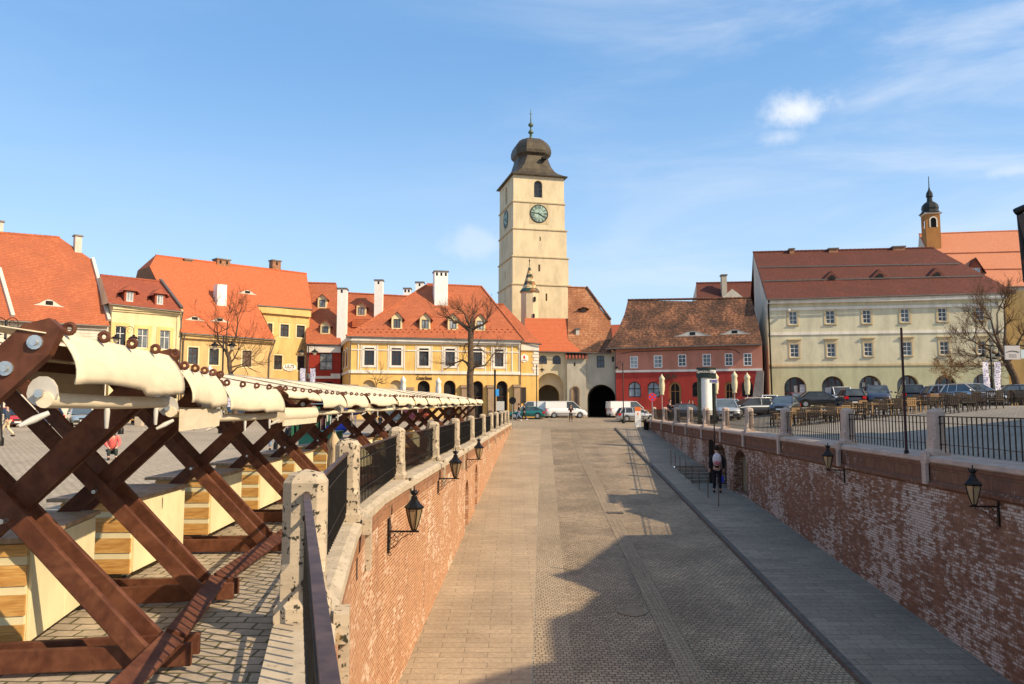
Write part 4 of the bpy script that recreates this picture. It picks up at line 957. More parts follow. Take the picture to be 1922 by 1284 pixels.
# dome
s0,s1,zb,zt=segs[0]; cxy=FT.P((s0+s1)/2,-dpt/2,0); hw=(s1-s0)/2; hd=dpt/2
def domering(k,ch,z,hw_=None):
    a=hw*k; b=hd*k
    return [FT.P((s0+s1)/2+x,-dpt/2+y,z) for x,y in ((-a*(1-ch),b),(a*(1-ch),b),(a,b*(1-ch)),(a,-b*(1-ch)),(a*(1-ch),-b),(-a*(1-ch),-b),(-a,-b*(1-ch)),(-a,b*(1-ch)))]
FTc=Frame(*(cxy.xy),14)
zc=lambda y: FTc.hit(997,y)[1]
zt0=zt
prof=[(1.11,.005,zt0-.05),(1.12,.005,zt0+.08),(1.0,.03,zt0+.32),(.86,.10,zt0+.75),(.76,.22,zt0+1.4),(.68,.34,zt0+2.2),(.61,.42,zc(306)),(.60,.45,zc(302)),(.63,.45,zc(300)),(.69,.45,zc(297)),(.71,.45,zc(292)),(.705,.45,zc(286)),(.66,.45,zc(279)),(.56,.45,zc(272)),(.42,.45,zc(267)),(.24,.45,zc(263.5)),(.09,.45,zc(262)),(.05,.45,zc(261))]
mb=MB(); vs=[]; [vs.extend(domering(*p)) for p in prof]
fs=[(i*8+k,i*8+(k+1)%8,(i+1)*8+(k+1)%8,(i+1)*8+k) for i in range(len(prof)-1) for k in range(8)]+[tuple(range(8))]
mb.add(vs,fs); dome=mb.build('dome',m_dome,T,fixn=True)
mb=MB(); zz=zc(309)
p=FTc.P(1.1,hd*.72,zz); mb.M=Matrix.Translation(p)@Matrix.Rotation(R(14),4,'Z'); mb.box(-.35,.35,-.4,.25,-.15,.2); mb.build('vent_opening',m_dark,dome)
mb=MB(); c=FTc.P(0,0,0)
mb.lathe([(.35,zc(264.5)),(.22,zc(260)),(.17,zc(252)),(.36,zc(250.5)),(.42,zc(248.5)),(.30,zc(246)),(.12,zc(243.5)),(.13,zc(238.5)),(.34,zc(237)),(.40,zc(234.5)),(.3,zc(232)),(.1,zc(230.5)),(.06,zc(212)),(.03,zc(205))],c,10)
mb.beam(c+Vector((-.25,0,zc(214))),c+Vector((.25,0,zc(214))),.05,.05); mb.build('spire',simple('green_copper',(0.10,0.14,0.10),.5,.4),dome)
# ======== stair turret with glazed roof ========
Tu=thing('stair_turret','slender cream octagonal turret with patterned glazed spire in front of the clock tower','turret',(2.2,99,2))
D=99.5; cx,cz=atY(994,600,D).x,0
z0,z1,zp=atY(994,628,D).z-1.5,atY(994,549,D).z,atY(992,499,D).z
rr=(1011-977.5)/2/FPX*D*1.04
mb=MB(); mb.lathe([(rr*1.02,z0),(rr*1.0,z1)],(cx,D,0),8,False,R(22.5)); mb.build('shaft',p_tow,Tu)
m_tt,ntt,bt=newmat('glazed_pattern_tiles'); tc=nd(ntt,'TexCoord',out='Object'); sx=nd(ntt,'SeparateXYZ',out=None,Vector=tc)
fr=math_(ntt,'FRACT',math_(ntt,'MULTIPLY',sx.outputs[2],1.05)); vo=nd(ntt,'TexVoronoi',out=1,Vector=nd(ntt,'Mapping',Vector=tc,Scale=(1,1,1.5)),Scale=3.5)
cc=mix(ntt,ramp(ntt,fr,.45,.5),(0.55,0.48,0.25),(0.015,0.05,0.03)); cc=mix(ntt,ramp(ntt,math_(ntt,'FRACT',math_(ntt,'MULTIPLY',nd(ntt,'SeparateXYZ',Vector=vo),3.0)),.6,.65,0,.8),cc,(0.35,0.14,0.03)); setc(ntt,bt,'Base Color',cc); bt.inputs['Roughness'].default_value=.25
mb=MB(); mb.lathe([(rr*1.0,z1-.1),(rr*1.16,z1-.02),(rr*1.16,z1+.06),(rr*.86,z1+.5),(rr*.55,z1+1.5),(rr*.28,z1+2.6),(.06,zp)],(cx,D,0),8,False,R(22.5)); o=mb.build('spire',m_tt,Tu)
mb=MB(); mb.lathe([(.05,zp-.2),(.035,zp+.55),(.10,zp+.62),(.10,zp+.72),(.03,zp+.8),(.02,zp+1.1)],(cx,D,0),6); mb.build('finial',m_iron,o)
for px,y0,y1 in ((1004,557,565),(1002,589,596)):
    mb=MB(); p=atY(px,(y0+y1)/2,D-rr*.97); h=(y1-y0)/FPX*D/2; mb.box(p.x-.12,p.x+.12,D-rr*.98-.05,D-rr*.5,p.z-h,p.z+h); mb.build('slit_window',m_dark,Tu)
# ======== passage building (gate) ========
FP=Frame(3.0,89.5,-2)
Pg=thing('gateway_house','cream gateway house with paired arched windows over a deep vaulted passage','house',(6,90,-1.3))
zeP=FP.hit(1050,659.5)[1]; RP=Roof(FP,zeP,.4,48); sP0=s_of(FP,1008); sP1=s_of(FP,1064)
wP=[pxo(FP,'a',1011.5,667,1026.5,683.4),pxo(FP,'a',1037,667,1052.5,683.6)]
o=pxo(FP,'a',1011.3,700,1058,790); bigA=('a',o[1]-.25,o[2],-1.6,o[4],1.0)
body(Pg,FP,sP0,sP1,ZB,zeP+.2,11,p_pass,wP+[bigA])
for o in wP: window(Pg,FP,o,fm=m_wbrown,rows=(.45,))
FP2=Frame(*(FP.P(0,-1.0,0).xy),-2); o=pxo(FP2,'a',1008,722,1050,790); ia=('a',o[1],o[2],-1.6,o[4],6.0)
mb=MB(); facade(mb,FP2,[(bigA[1]-.1,-1.7),(bigA[2]+.1,-1.7),(bigA[2]+.1,bigA[4]+.1),(bigA[1]-.1,bigA[4]+.1)],[ia],0,6); mb.build('vault',p_pass,Pg)
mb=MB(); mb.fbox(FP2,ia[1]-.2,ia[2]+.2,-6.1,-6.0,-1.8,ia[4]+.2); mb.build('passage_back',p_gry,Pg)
RfP,_=roof(Pg,RP,[(985,658.5),(1093,660.5),(1078,598),(985,597)],m_orange,eaves=(0,))
p=RP.hit(1084,632)
chimney(RfP,RP,1081,616,1087.5,632,p_wht,.5,True)
# stair tower part
FM=Frame(*(FP.P(sP1,.5,0).xy),-2); M_=thing('stair_house','narrow plain cream stair bay with small striped tile hood and arched stone door','house',(7.5,89,-1.3))
sM1=s_of(FM,1100); zM=FM.hit(1080,673)[1]
oM=[pxo(FM,'r',1077,680.5,1080,687)]; o=pxo(FM,'e',1073,726,1086.5,757); oM.append(('a',o[1],o[2],-.6,o[4]))
body(M_,FM,0,sM1,ZB,zM,3,p_gry,oM)
window(M_,FM,oM[0],fm=m_wdark,gm=m_dark,cols=1,rows=(),fw=.03); window(M_,FM,oM[1],fm=m_pier,gm=simple('oak_door',(0.16,0.10,0.06)),cols=1,rows=(),fw=.2,surr=(m_pier,.12,.08),name='door')
mb=MB(); zt=FM.hit(1080,662)[1]
for k in range(13):
    a=-.15+(sM1+.3)*k/13; mb.cur=k%2; mb.hexa([FM.P(a,.35,zM-.05),FM.P(a+(sM1+.3)/13,.35,zM-.05),FM.P(a+(sM1+.3)/13,-.5,zt),FM.P(a,-.5,zt),FM.P(a,.35,zM+.05),FM.P(a+(sM1+.3)/13,.35,zM+.05),FM.P(a+(sM1+.3)/13,-.5,zt+.1),FM.P(a,-.5,zt+.1)])
mb.build('tile_hood',[m_redt,m_wdark],M_)
mb=MB()
for k in range(3): mb.fbox(FM,oM[1][1]-.5,oM[1][2]+.5,0.01+0*k,1.1-.35*k,-1.7+.3*k,-1.4+.3*k)
mb.build('doorstep',m_pier,M_)
# right gate part + old roof
FN=Frame(*(FM.P(sM1+.02,-.3,0).xy),-8); N_=thing('gateway_house','greyish gateway house with dark arched passage under a mossy old roof','house',(10,89,-1.3))
sN1=s_of(FN,1158); zeN=FN.hit(1125,664)[1]
oN=[pxo(FN,'r',1120,667.7,1134.5,690),pxo(FN,'r',1148.5,669,1152.5,679)]; o=pxo(FN,'a',1102,721.5,1155.5,790); gN=('a',o[1],o[2],-1.6,o[4],7.0)
body(N_,FN,0,sN1,ZB,zeN+.3,9,p_gry,oN+[gN])
window(N_,FN,oN[0],fm=m_wdark,rows=(.6,)); window(N_,FN,oN[1],fm=m_wdark,gm=m_dark,cols=1,rows=())
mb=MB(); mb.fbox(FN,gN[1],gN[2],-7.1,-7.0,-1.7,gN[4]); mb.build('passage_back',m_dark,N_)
RN=Roof(FN,zeN,.5,52)
RfN,_=roof(N_,RN,[(1066,660),(1147,662),(1150,640),(1146,601.5),(1128,580),(1112,552),(1101,540.5),(1066,539.5)],m_oldo,ridge=(6,7),eaves=(0,))
mb=MB(); p1=[(1086,659.5),(1146,661.5),(1149,637),(1125,640),(1108,650)]
W=[RN.hit(*q)+RN.N*.05 for q in p1]; mb.face(*W); mb.build('shingle_patch',m_oldt,RfN)
dormer(RfN,RN,1092,581.5,1098,585,m_oldt,m_oldt,m_wdark,.15,.3)
mb=MB(); mb.beam(RN.hit(1101,540)+Vector((0,0,.1)),RN.hit(1146,601)+Vector((0,0,.1)),.2,.2); mb.build('verge_tiles',m_oldt,RfN)
pipe(N_,[FN.P(sN1-.15,.3,zeN),FN.P(sN1-.15,.12,zeN-1),FN.P(sN1-.15,.12,ZB+1)],.08)
# ======== pink house ========
FK=Frame(11.2,88,-18.5)
K_=thing('town_house','pink and crimson house with sagging mossy brown tile roof','house',(19,85,-1))
zeK=FK.hit(1290,648.5)[1]; RK=Roof(FK,zeK,.6,50); sK0=s_of(FK,1156); sK1=s_of(FK,1431)
wK=[pxo(FK,'r',*q) for q in ((1182.4,668.6,1197.5,691.3),(1226.9,666.8,1243.3,690.2),(1272.4,665.2,1288.2,688),(1318.4,664.5,1334.6,687.6),(1360.3,663.3,1375.7,687),(1395.3,663,1411.5,686.6))]
aK=[]
for x0,yt,x1,yb in ((1178.7,716.4,1203.3,745.7),(1214.5,716.6,1238.6,745.7),(1255,716,1279,765),(1298.5,716.5,1320,745),(1359.2,716,1379,765),(1391.8,715,1413.8,745)):
    aK.append(pxo(FK,'a',x0,yt,x1,yb))
zsK=FK.hit(1290,695.6)[1]
body(K_,FK,sK0,sK1,ZB,zeK+.2,11,p_pink,wK+aK,split=(zsK,p_crim))
for i,o in enumerate(wK): window(K_,FK,o,fm=m_white,rows=(.33,.66),gm=m_glassb if i<2 else m_glass,reveal=.06,fw=.09)
for i,o in enumerate(aK):
    if i in (2,4): window(K_,FK,o,fm=wood('honey_door',(0.40,0.20,0.06),(0.55,0.30,0.10)),gm=m_dark,rows=(.62,),reveal=.3,name='door',fw=.22)
    else: window(K_,FK,o,fm=m_wdark,gm=m_glassb if i<2 else m_dark,rows=(.55,),reveal=.2,fw=.1,mw=.1)
mb=MB(); band(mb,FK,sK0,sK1,zsK-.12,zsK+.12,.08); mb.build('string_course',p_trim,K_)
mb=MB(); pts=[FK.hit(1165,664),FK.hit(1190,660),FK.hit(1240,659),FK.hit(1300,657),FK.hit(1365,655.5),FK.hit(1380,657),FK.hit(1389,664)]; mb.tube([FK.P(a,.05,b) for a,b in pts],.035,5); mb.build('cable',m_wbrown,K_)
RfK,WK=roof(K_,RK,[(1138,653.5),(1431,645),(1424,610),(1409.5,559.5),(1300,565.5),(1178.7,563.5),(1172,590),(1160,618)],m_oldt,gables=(1,2),hips=(5,6,7),eaves=(0,),ridge=(3,5),gmat=p_wht,th=.2)
eyebrow(RfK,RK,1300,627.5,4.0,.5,m_oldt); eyebrow(RfK,RK,1379,624,3.2,.45,m_oldt)
s_,z_=FK.hit(1255,707.5); ks=thing('bar_sign','black cut out letters above the open door of the crimson ground floor','sign',FK.P(s_,0,z_)); text3(ks,"ARA",FK.P(s_,.08,z_),R(-18.5),.85,m_let,sx=1.1,font_off=.02)
# grey corrugated sheet leaning
mb=MB(); n=16; a=[FK.hit(1412+ (1431-1412)*i/n,738,1.2)[0] for i in range(n+1)]; zb=FK.hit(1420,737,1.2)[1]; zt=FK.hit(1425,697,.3)[1]
vs=[FK.P(a[i]+.0,1.3+.05*math.cos(i*math.pi),zb-.8) for i in range(n+1)]+[FK.P(a[i]*1.0+.5-.02*i,.25+.05*math.cos(i*math.pi),zt) for i in range(n+1)]
mb.add(vs,[(i,i+1,n+2+i,n+1+i) for i in range(n)]); o=mb.build('corrugated_sheet',simple('grey_corrugated_metal',(0.32,0.29,0.27),.6,.2)); md=o.modifiers.new('t','SOLIDIFY'); md.thickness=.03
tag(o,'grey corrugated sheet leaning against the crimson wall beside the green house','metal sheet')
# behind pink: dark red roof
FB2=Frame(25,98,-6); B2=thing('rear_house','dark red roofed rear house with grey chimney, rising behind the mossy roof','house',(29,99,0))
z_=FB2.hit(1350,566)[1]; RB2=Roof(FB2,z_,.3,45); body(B2,FB2,s_of(FB2,1308),s_of(FB2,1420),-1,z_+.1,9,p_wht)
Rf,_=roof(B2,RB2,[(1307,572),(1425,570),(1425,529.5),(1307,531.8)],m_browt,gables=(3,1),ridge=(2,3),gmat=p_wht); chimney(Rf,RB2,1354.5,515,1365,558,p_gry,1.0)
mb=MB(); p=RB2.hit(1372,556); s,t,z=FB2.inv(p); mb.prism([FB2.P(s-1.6,t+1,z-.5),FB2.P(s+1.6,t+1,z-.5),FB2.P(s,t+1,z+.8)],FB2.n*-3); mb.build('gable',p_wht,B2,fixn=True)
# small house seen through the gap
FB3=Frame(12,100,0); B3=thing('rear_house','tiny brown roofed rear house glimpsed in the gap between old roofs','house',(13,101,0))
z_=FB3.hit(1155,640)[1]; RB3=Roof(FB3,z_,.3,45); body(B3,FB3,s_of(FB3,1140),s_of(FB3,1185),-1,z_+.1,6,p_pink); roof(B3,RB3,[(1140,640),(1190,640),(1190,608),(1140,610)],m_redt,gables=(1,3),gmat=p_pink); 
# ======== green house ========
FG=Frame(28.4,85,-10)
Gh=thing('town_house','large pale green three storey house with brown red roof and arcaded ground floor','house',(38,83,0))
zeG=FG.hit(1660,556)[1]; RG=Roof(FG,zeG,.7,42); sG0=s_of(FG,1443.5); sG1=s_of(FG,1893)
wG1=[pxo(FG,'r',*q) for q in ((1480.5,584.5,1496.7,609),(1549.4,582.8,1567.4,607.5),(1618.7,581.7,1635,606.6),(1690,579.4,1707,604.7),(1760,578,1777.6,603),(1831,576,1847.7,600.7))]
wG2=[pxo(FG,'r',*q) for q in ((1482.7,645.9,1500,670.5),(1552,644.7,1568.8,669.7),(1621.5,643.3,1638.3,668.3),(1693.5,641.7,1712,667),(1763.6,641,1781.8,665.8),(1834.5,639.7,1851,664))]
aG=[]
for x0,x1,yt in ((1471.5,1515,707.5),(1542,1586,706),(1612,1656.5,704.7),(1683,1727,704),(1754,1798,703.6),(1825.6,1871,701.4)):
    o=pxo(FG,'a',x0,yt,x1,770); aG.append(('a',o[1],o[2],-.55,o[4],.7))
zs2=FG.hit(1660,684.5)[1]; zs1=FG.hit(1660,623.8)[1]
body(Gh,FG,sG0,sG1,ZB,zeG+.1,14,p_grn,wG1+wG2+aG,split=(zs2,p_grn2))
for o in wG1: window(Gh,FG,o,fm=m_white,rows=(.66,.34),surr=(p_sand,.2,.05),sill=(p_sand,.16))
for o in wG2: window(Gh,FG,o,fm=m_white,rows=(.66,.34),surr=(p_sand,.16,.05),sill=(p_sand,.16),hood=.45)
for o in aG: window(Gh,FG,o,fm=simple('dark_red_joinery',(0.08,0.02,0.015)),gm=m_glass,rows=(.55,),cols=3,reveal=.65,name='arcade_window',fw=.12,mw=.12)
mb=MB(); band(mb,FG,sG0-.05,sG1,zs1-.14,zs1+.14,.10); band(mb,FG,sG0-.05,sG1,zeG-1.35,zeG-1.05,.12); band(mb,FG,sG0,sG1,zeG-.6,zeG,.5); mb.split('string_course',p_trim,Gh)
mb=MB(); band(mb,FG,sG0-.05,sG1,zs2-.12,zs2+.12,.10); mb.build('lower_string_course',p_sand,Gh)
RfG,WG=roof(Gh,RG,[(1440,561),(1907,548),(1753,465.5),(1413.5,473.8)],m_browt,hips=(1,),ridge=(2,3),eaves=(0,))
# left gable wall following the skewed verge
mb=MB(); a=FG.P(sG0,0,0); r_=WG[3]; e=WG[0]
mb.face((r_.x,r_.y,ZB),(a.x,a.y,ZB),(a.x,a.y,zeG),(e.x+.1,e.y+.6,e.z-.1),(r_.x,r_.y,r_.z-.15))
mb.build('gable_wall',p_wht,Gh,fixn=False)
for x,y in ((1561.8,521),(1651.7,518),(1758.8,515.5)):
    c=RG.hit(x,y+6); s,t,z=FG.inv(c); mb=MB(); 
    mb.add([FG.P(s-1.1,t+.05,z-.05),FG.P(s+1.1,t+.05,z-.05),FG.P(s,t-.1,z+1.15),FG.P(s,t-1.8,z+1.3)],[(0,1,2),(0,2,3),(2,1,3)]); v=mb.build('roof_vent',m_browt,RfG)
    mb=MB(); mb.prism([FG.P(s+.38*math.cos(math.pi*k/8),t+.07,z+.12+.5*math.sin(math.pi*k/8)) for k in range(9)],FG.n*.03); mb.build('vent_opening',m_dark,v)
for y0,y1 in ((503,496.5),(529,519.5)):
    mb=MB(); a=RG.hit(1432 if y0>510 else 1426,y0); b=RG.hit(1845 if y0>510 else 1800,y1); mb.beam(a+RG.N*.12,b+RG.N*.12,.06,.12); mb.build('snow_guard',m_gutter,RfG)
for x0,y0,x1,y1 in ((1482,466,1491,474),(1556,465.5,1573,471),(1676,462,1699,467)): chimney(RfG,RG,x0,y0,x1,y1+3,m_brickC,.8)
pipe(Gh,[FG.P(sG0+.1,.6,zeG-.1),FG.P(sG0+.1,.2,zeG-1.1),FG.P(sG0+.25,.2,ZB)],.09,m_iron); pipe(Gh,[FG.P(sG1-.1,.7,zeG-.1),FG.P(sG1-.9,.2,zeG-2.2),FG.P(sG1-.9,.2,ZB)],.08)
# posters in first arch
# ======== ochre house right of the green one ========
FO=Frame(*(FG.P(sG1+.8,-3,0).xy),-20); Oc=thing('town_house','ochre house wall half hidden by the bare tree at the right edge','house',(55,83,0))
body(Oc,FO,0,22,ZB,FO.hit(1915,545)[1],10,p_och)
# ======== church ========
FC=Frame(62,118,-14); Ch=thing('church','church with orange tiled roof and small ochre belfry behind the green house','church',(70,118,0))
zC=FC.hit(1905,538)[1]; RCh=Roof(FC,zC,.4,50); body(Ch,FC,s_of(FC,1724),s_of(FC,1724)+40,0,zC,16,p_wht)
sR=s_of(FC,1724)
RfCh,_=roof(Ch,RCh,[(1773,541),(2150,530),(2150,425),(1725,439.5)],m_church,gables=(3,),eaves=(0,),gmat=p_wht,ridge=(2,3))
for y0,y1 in ((477,468),(507,504)):
    mb=MB(); a=RCh.hit(1760,y0); b=RCh.hit(2100,y1); mb.beam(a+RCh.N*.1,b+RCh.N*.1,.07,.12); mb.build('snow_guard',m_redt,RfCh)
dormer(RfCh,RCh,1824,503,1840,514,m_redt,m_browt,m_white,1.4,.6)
c=RCh.hit(1744,442); D=c.y-1; hw_=(1759-1729)/2/FPX*D*.84
zz=lambda y: atY(1744,y,D).z
cx=atY(1744,430,D).x; Fb=Frame(cx-hw_,D-hw_,-10)
Bf=MB(); o=('a',hw_*2*.32,hw_*2*.72,zz(430),zz(412)); facade(Bf,Fb,[(0,zz(448)-2),(2*hw_,zz(448)-2),(2*hw_,zz(405)),(0,zz(405))],[o])
Fbl=Frame(*(Fb.P(0,-2*hw_,0).xy),-100); facade(Bf,Fbl,[(0,zz(448)-2),(2*hw_,zz(448)-2),(2*hw_,zz(405)),(0,zz(405))],[o])
bf=Bf.build('belfry',plaster('rust_ochre_plaster',(0.42,0.19,0.06),.3),Ch); window(bf,Fb,o,fm=m_wdark,gm=m_dark,surr=(p_trim,.18,.06),rows=(),cols=1)
cc=Fb.P(hw_,-hw_,0); mb=MB(); q=1.28
mb.lathe([(hw_*1.42,zz(405)),(hw_*1.62,zz(403.5)),(hw_*1.62,zz(402.5))],cc,4,False,R(45-10)); mb.build('cornice',p_trim,bf)
mb=MB(); mb.lathe([(hw_*1.62,zz(402.4)),(hw_*1.25,zz(399)),(hw_*1.12,zz(396)),(hw_*1.2,zz(392)),(hw_*1.1,zz(386)),(hw_*.75,zz(381.5)),(hw_*.40,zz(379)),(hw_*.36,zz(372)),(hw_*.5,zz(370)),(hw_*.42,zz(363)),(hw_*.15,zz(357)),(.08,zz(352)),(.05,zz(332))],cc,8,False,R(22.5-10)); mb.build('onion_dome',simple('black_sheet_dome',(0.02,0.022,0.02),.5,.3),bf)
# ======== house just outside the right edge: its eaves show at the frame edge and it shades the street ========
NH=thing('town_house','dark eaves corner of a near house at the upper right edge','house',(22,18,-1.2))
out=[(29.4,4.9),(30.05,5.72),(26.38,7.52),(24.44,6.09),(22.76,6.0),(21.43,7.72),(15.69,9.11),(14.47,9.81),(14.06,9.19),(13.39,8.66),(11.62,9.06),(10.35,9.72),(9.4,9.72),(7.6,9.6),(6.6,10.3),(5.0,11.2),(3.0,11.2),(3.0,4.9)]
mb=MB(); mb.prism([(20.2,a,b) for a,b in out],(3.0,0,0)); mb.build('roof',m_browt,NH,fixn=True)
mb=MB(); mb.box(20.8,30,3.2,28.3,-1.4,5.2); mb.build('wall',p_wht,NH)
mb=MB(); a=atY(1906,399,30.3); mb.tube([a,(20.3,30.2,a.z+.05),(20.3,28,a.z+.1)],.16,8); mb.tube([(a.x+.15,30.25,a.z),(a.x+.22,30.3,a.z-.9),(a.x+.30,30.3,4.95)],.13,8); 
mb.build('gutter',m_iron,NH)
mb=MB(); z_=atY(1922,386,30).z; mb.hexa([(20.45,29.9,5.6),(23,29.9,5.6),(23,27,5.6),(20.45,27,5.6),(20.25,30.2,z_-.35),(23,30.2,z_+.6),(23,27,z_+.6),(20.45,27,z_-.3)]); mb.build('eaves_board',m_wdark,NH)
# ======== market stalls ========
TR=[(-2.17,3.5),(-2.46,5.5),(-2.83,7.3),(-2.97,9.7),(-3.12,12.1),(-3.22,14.4),(-3.25,16.9),(-3.1,20.0),(-2.98,22.7),(-2.88,25.2),(-2.75,28.4),(-2.63,31.4),(-2.48,35.0),(-2.3,39.3),(-2.12,43.8),(-1.93,48.4)]
ringmesh=None
def stall(i,p,q,hh,closed=False):
    p=Vector((*p,0)); q=Vector((*q,0)); e=(q-p).normalized(); m=Vector((-e.y,e.x,0)); L=(q-p).length
    if m.x>0: m=-m
    g=zleft((p.y+q.y)/2); b=Vector((p.x,p.y,g))
    root=thing('market_stall',STL[i],'market stall',b,'cream roofed market stalls in a row beside the left fence')
    P=lambda a,t,z: b+e*a+m*t+Vector((0,0,z))   # a along the row, t away from the fence, z up
    W=1.95; H=hh
    for a,s in ((.17,1),(L-.17,-1)):
        mb=MB(); mb.beam(P(a,-.02,.05),P(a,W+.12,H+.30),.055,.13,e); mb.build('leg',m_bwood,root,bevel=.008)
        mb=MB(); a2=a-.11*s
        d=(P(a2,0,H)-P(a2,W,.1)).normalized(); up=e.cross(d)*(1 if e.cross(d).z>0 else -1); h=.09 if i==0 else .064
        p0=P(a2,W+.05,.05); p1=P(a2,.10,H-.06); ex=p1+d*.22
        poly=[p0-up*h,p1-up*h+d*.10,ex-up*h*.45,ex+up*h*.35,ex-d*.10+up*h,p0+up*h]
        mb.prism([x-e*.03 for x in poly],e*.06); mb.build('rafter_leg',m_bwood,root,bevel=.008,fixn=True)
        mb=MB(); mb.beam(P(a-.05*s,-.25,.11),P(a-.05*s,W+.2,.11),.05,.15,e); mb.build('sill_beam',m_bwood,root,bevel=.006)
        if i<7:
            for (t_,z_,dd) in ((.93,1.05,1),(.03,.13,1)):
                mb=MB(); c=P(a+.035*-s if False else a,t_,z_); mb.tube([c-e*.11,c+e*.11],.018,8); mb.build('bolt',m_steel,root)
        if i<8:
            for k in (0,1):
                mb=MB(); c=p1+d*(.10-.17*k)-up*.01; mb.tube([c-e*.045,c+e*.045],.034,12); mb.tube([c-e*.058,c+e*.058],.016,8); mb.build('washer',m_steel,root)
        # roller bracket plate
        mb=MB(); c=P(a-.05*s,.02,H-.23); n=14
        mb.prism([c-e*.012+(m*math.cos(2*math.pi*k/n)+Vector((0,0,1))*math.sin(2*math.pi*k/n)*(1.25 if math.sin(2*math.pi*k/n)>0 else .9))*.066 for k in range(n)],e*.024); mb.cur=1
        mb.tube([c-e*.05,c+e*.05],.02,8); mb.build('roller_bracket',[m_plast,m_steel],root,fixn=True)
    # sill plank along the row
    mb=MB(); mb.beam(P(.06,-.10,.20),P(L-.02,-.10,.20),.15,.035,(m*.93+Vector((0,0,.36)))); mb.build('foot_plank',m_bwood,root,bevel=.005)
    mb=MB(); mb.beam(P(.15,W+.05,H+.26),P(L-.15,W+.05,H+.26),.06,.10); mb.beam(P(.15,.08,H-.02),P(L-.15,.08,H-.02),.05,.07); mb.split('purlin',m_bwood,root)
    # canvas roof
    mb=MB(); na=10; nt_=8; vs=[]
    for j in range(nt_+1):
        for k in range(na+1):
            t=-.02+(W+.15)*j/nt_; sag=.025*math.sin(math.pi*j/nt_)*(1+.6*math.sin(k*1.9+i)); vs.append(P(.02+(L-.04)*k/na,t,H+.055+(t/W)*.36-sag))
    mb.add(vs,[(j*(na+1)+k,j*(na+1)+k+1,(j+1)*(na+1)+k+1,(j+1)*(na+1)+k) for j in range(nt_) for k in range(na)],True)
    o=mb.build('canvas_roof',m_canvas,root); md=o.modifiers.new('t','SOLIDIFY'); md.thickness=.006
    # valance
    rnd=random.Random(i*5+1)
    if i==3: dz=.10
    else: dz=.245+.02*rnd.random()
    mb=MB(); na=22; nr=7; vs=[]; x0,x1=.10,L-.10
    for j in range(nr+1):
        f=j/nr
        for k in range(na+1):
            w_=.007*math.sin(k*.8+i)*f+.004*math.sin(k*2.1)*f+.012*math.sin(k*.31+i*2)*f
            zz=-dz*f+ ((.05*max(0,math.sin(k*.33+i*2.3))*f*f) if i>3 else .010*math.sin(k*.35+i)*f-(.03 if k>12 else 0)*f)
            vs.append(P(x0+(x1-x0)*k/na,-.03-.10*math.sin(f*math.pi*.62)-w_,H+.05+zz+.012))
    mb.add(vs,[(j*(na+1)+k,j*(na+1)+k+1,(j+1)*(na+1)+k+1,(j+1)*(na+1)+k) for j in range(nr) for k in range(na)],True)
    o=mb.build('valance',m_canvas,root); md=o.modifiers.new('t','SOLIDIFY'); md.thickness=.008
    # rolled canvas
    mb=MB(); rr=.038 if i!=3 else .10; mb.tube([P(.09,.0,H-.26),P(L*.5,.0,H-.268),P(L-.09,.0,H-.26)],rr,14)
    if i in (1,3): mb.hexa([P(.12,-.075,H-.40),P(L-.12,-.075,H-.40),P(L-.12,-.055,H-.40),P(.12,-.055,H-.40),P(.12,-.085,H-.24),P(L-.12,-.085,H-.24),P(L-.12,-.055,H-.24),P(.12,-.055,H-.24)])
    mb.build('rolled_canvas',m_canvas,root)
    if i<9:
        for k in range(2 if i<5 else 1):
            mb=MB(); c=P(L*(.35+.42*k),-.06,H-.30); mb.lathe([(.013,0),(.016,-.02),(.011,-.10),(.009,-.11)],c,8); mb.build('hook_peg',m_plast,root)
    if i<7:
        mb=MB(); c=P(.10,-.02,H-.32); mb.tube([c,c+Vector((0,0,-.03))-e*.03+m*.05,c+Vector((0,0,-.06))-e*.06+m*.10],[.012,.018,.010],8); mb.build('crank_handle',m_plast,root)
    # rings holding the edge
    if i<10:
        n=5 if L<2.6 else 6
        for k in range(n):
            mb=MB(); c=P(.14+(L-.28)*k/(n-1),-.075,H+.08); r_=.023
            mb.tube([c+(m*math.cos(a)+Vector((0,0,1))*math.sin(a))*r_ for a in [2*math.pi*x/12 for x in range(13)]],.012,6,cap=False)
            mb.build('curtain_ring',m_bwood,root)
    # back flap
    mb=MB(); vs=[]
    for j in range(4):
        for k in range(9): vs.append(P(.1+(L-.2)*k/8,W+.10+.02*math.sin(k),H+.36-.13*j))
    mb.add(vs,[(j*9+k,j*9+k+1,(j+1)*9+k+1,(j+1)*9+k) for j in range(3) for k in range(8)],True); o=mb.build('back_flap',m_canvas,root); md=o.modifiers.new('t','SOLIDIFY'); md.thickness=.006
    return P,L,e,m,b
STL=['nearest market stall, its big bolted beam end towering at the left edge','second market stall from the camera, long smooth cream valance','third market stall from the camera, behind the two near ones','market stall with tightly rolled cream blind, fourth from the camera',
 'market stall whose valance is hitched up in one corner, fifth from the camera','sixth market stall from the camera, with wavy valance','seventh market stall from the camera, level with the second fence post','eighth market stall from the camera',
 'ninth market stall from the camera','tenth market stall from the camera','eleventh market stall from the camera','fifth market stall from the far end of the row','fourth market stall from the far end of the row','third market stall from the far end of the row','last market stall but one at the far end of the row','market stall at the far end']
CBL=['low market cabinet cut by the left edge, with castor wheel at its corner','low market cabinet behind the second stall, brass hasp on its cream doors','third low market cabinet from the left edge, between crossed beams','fourth low market cabinet from the left edge','fifth low market cabinet from the left edge, behind the nearest fence post','sixth low market cabinet from the left edge','seventh low market cabinet from the left edge','eighth low market cabinet from the left edge','ninth low market cabinet from the left edge','tenth low market cabinet from the left edge']
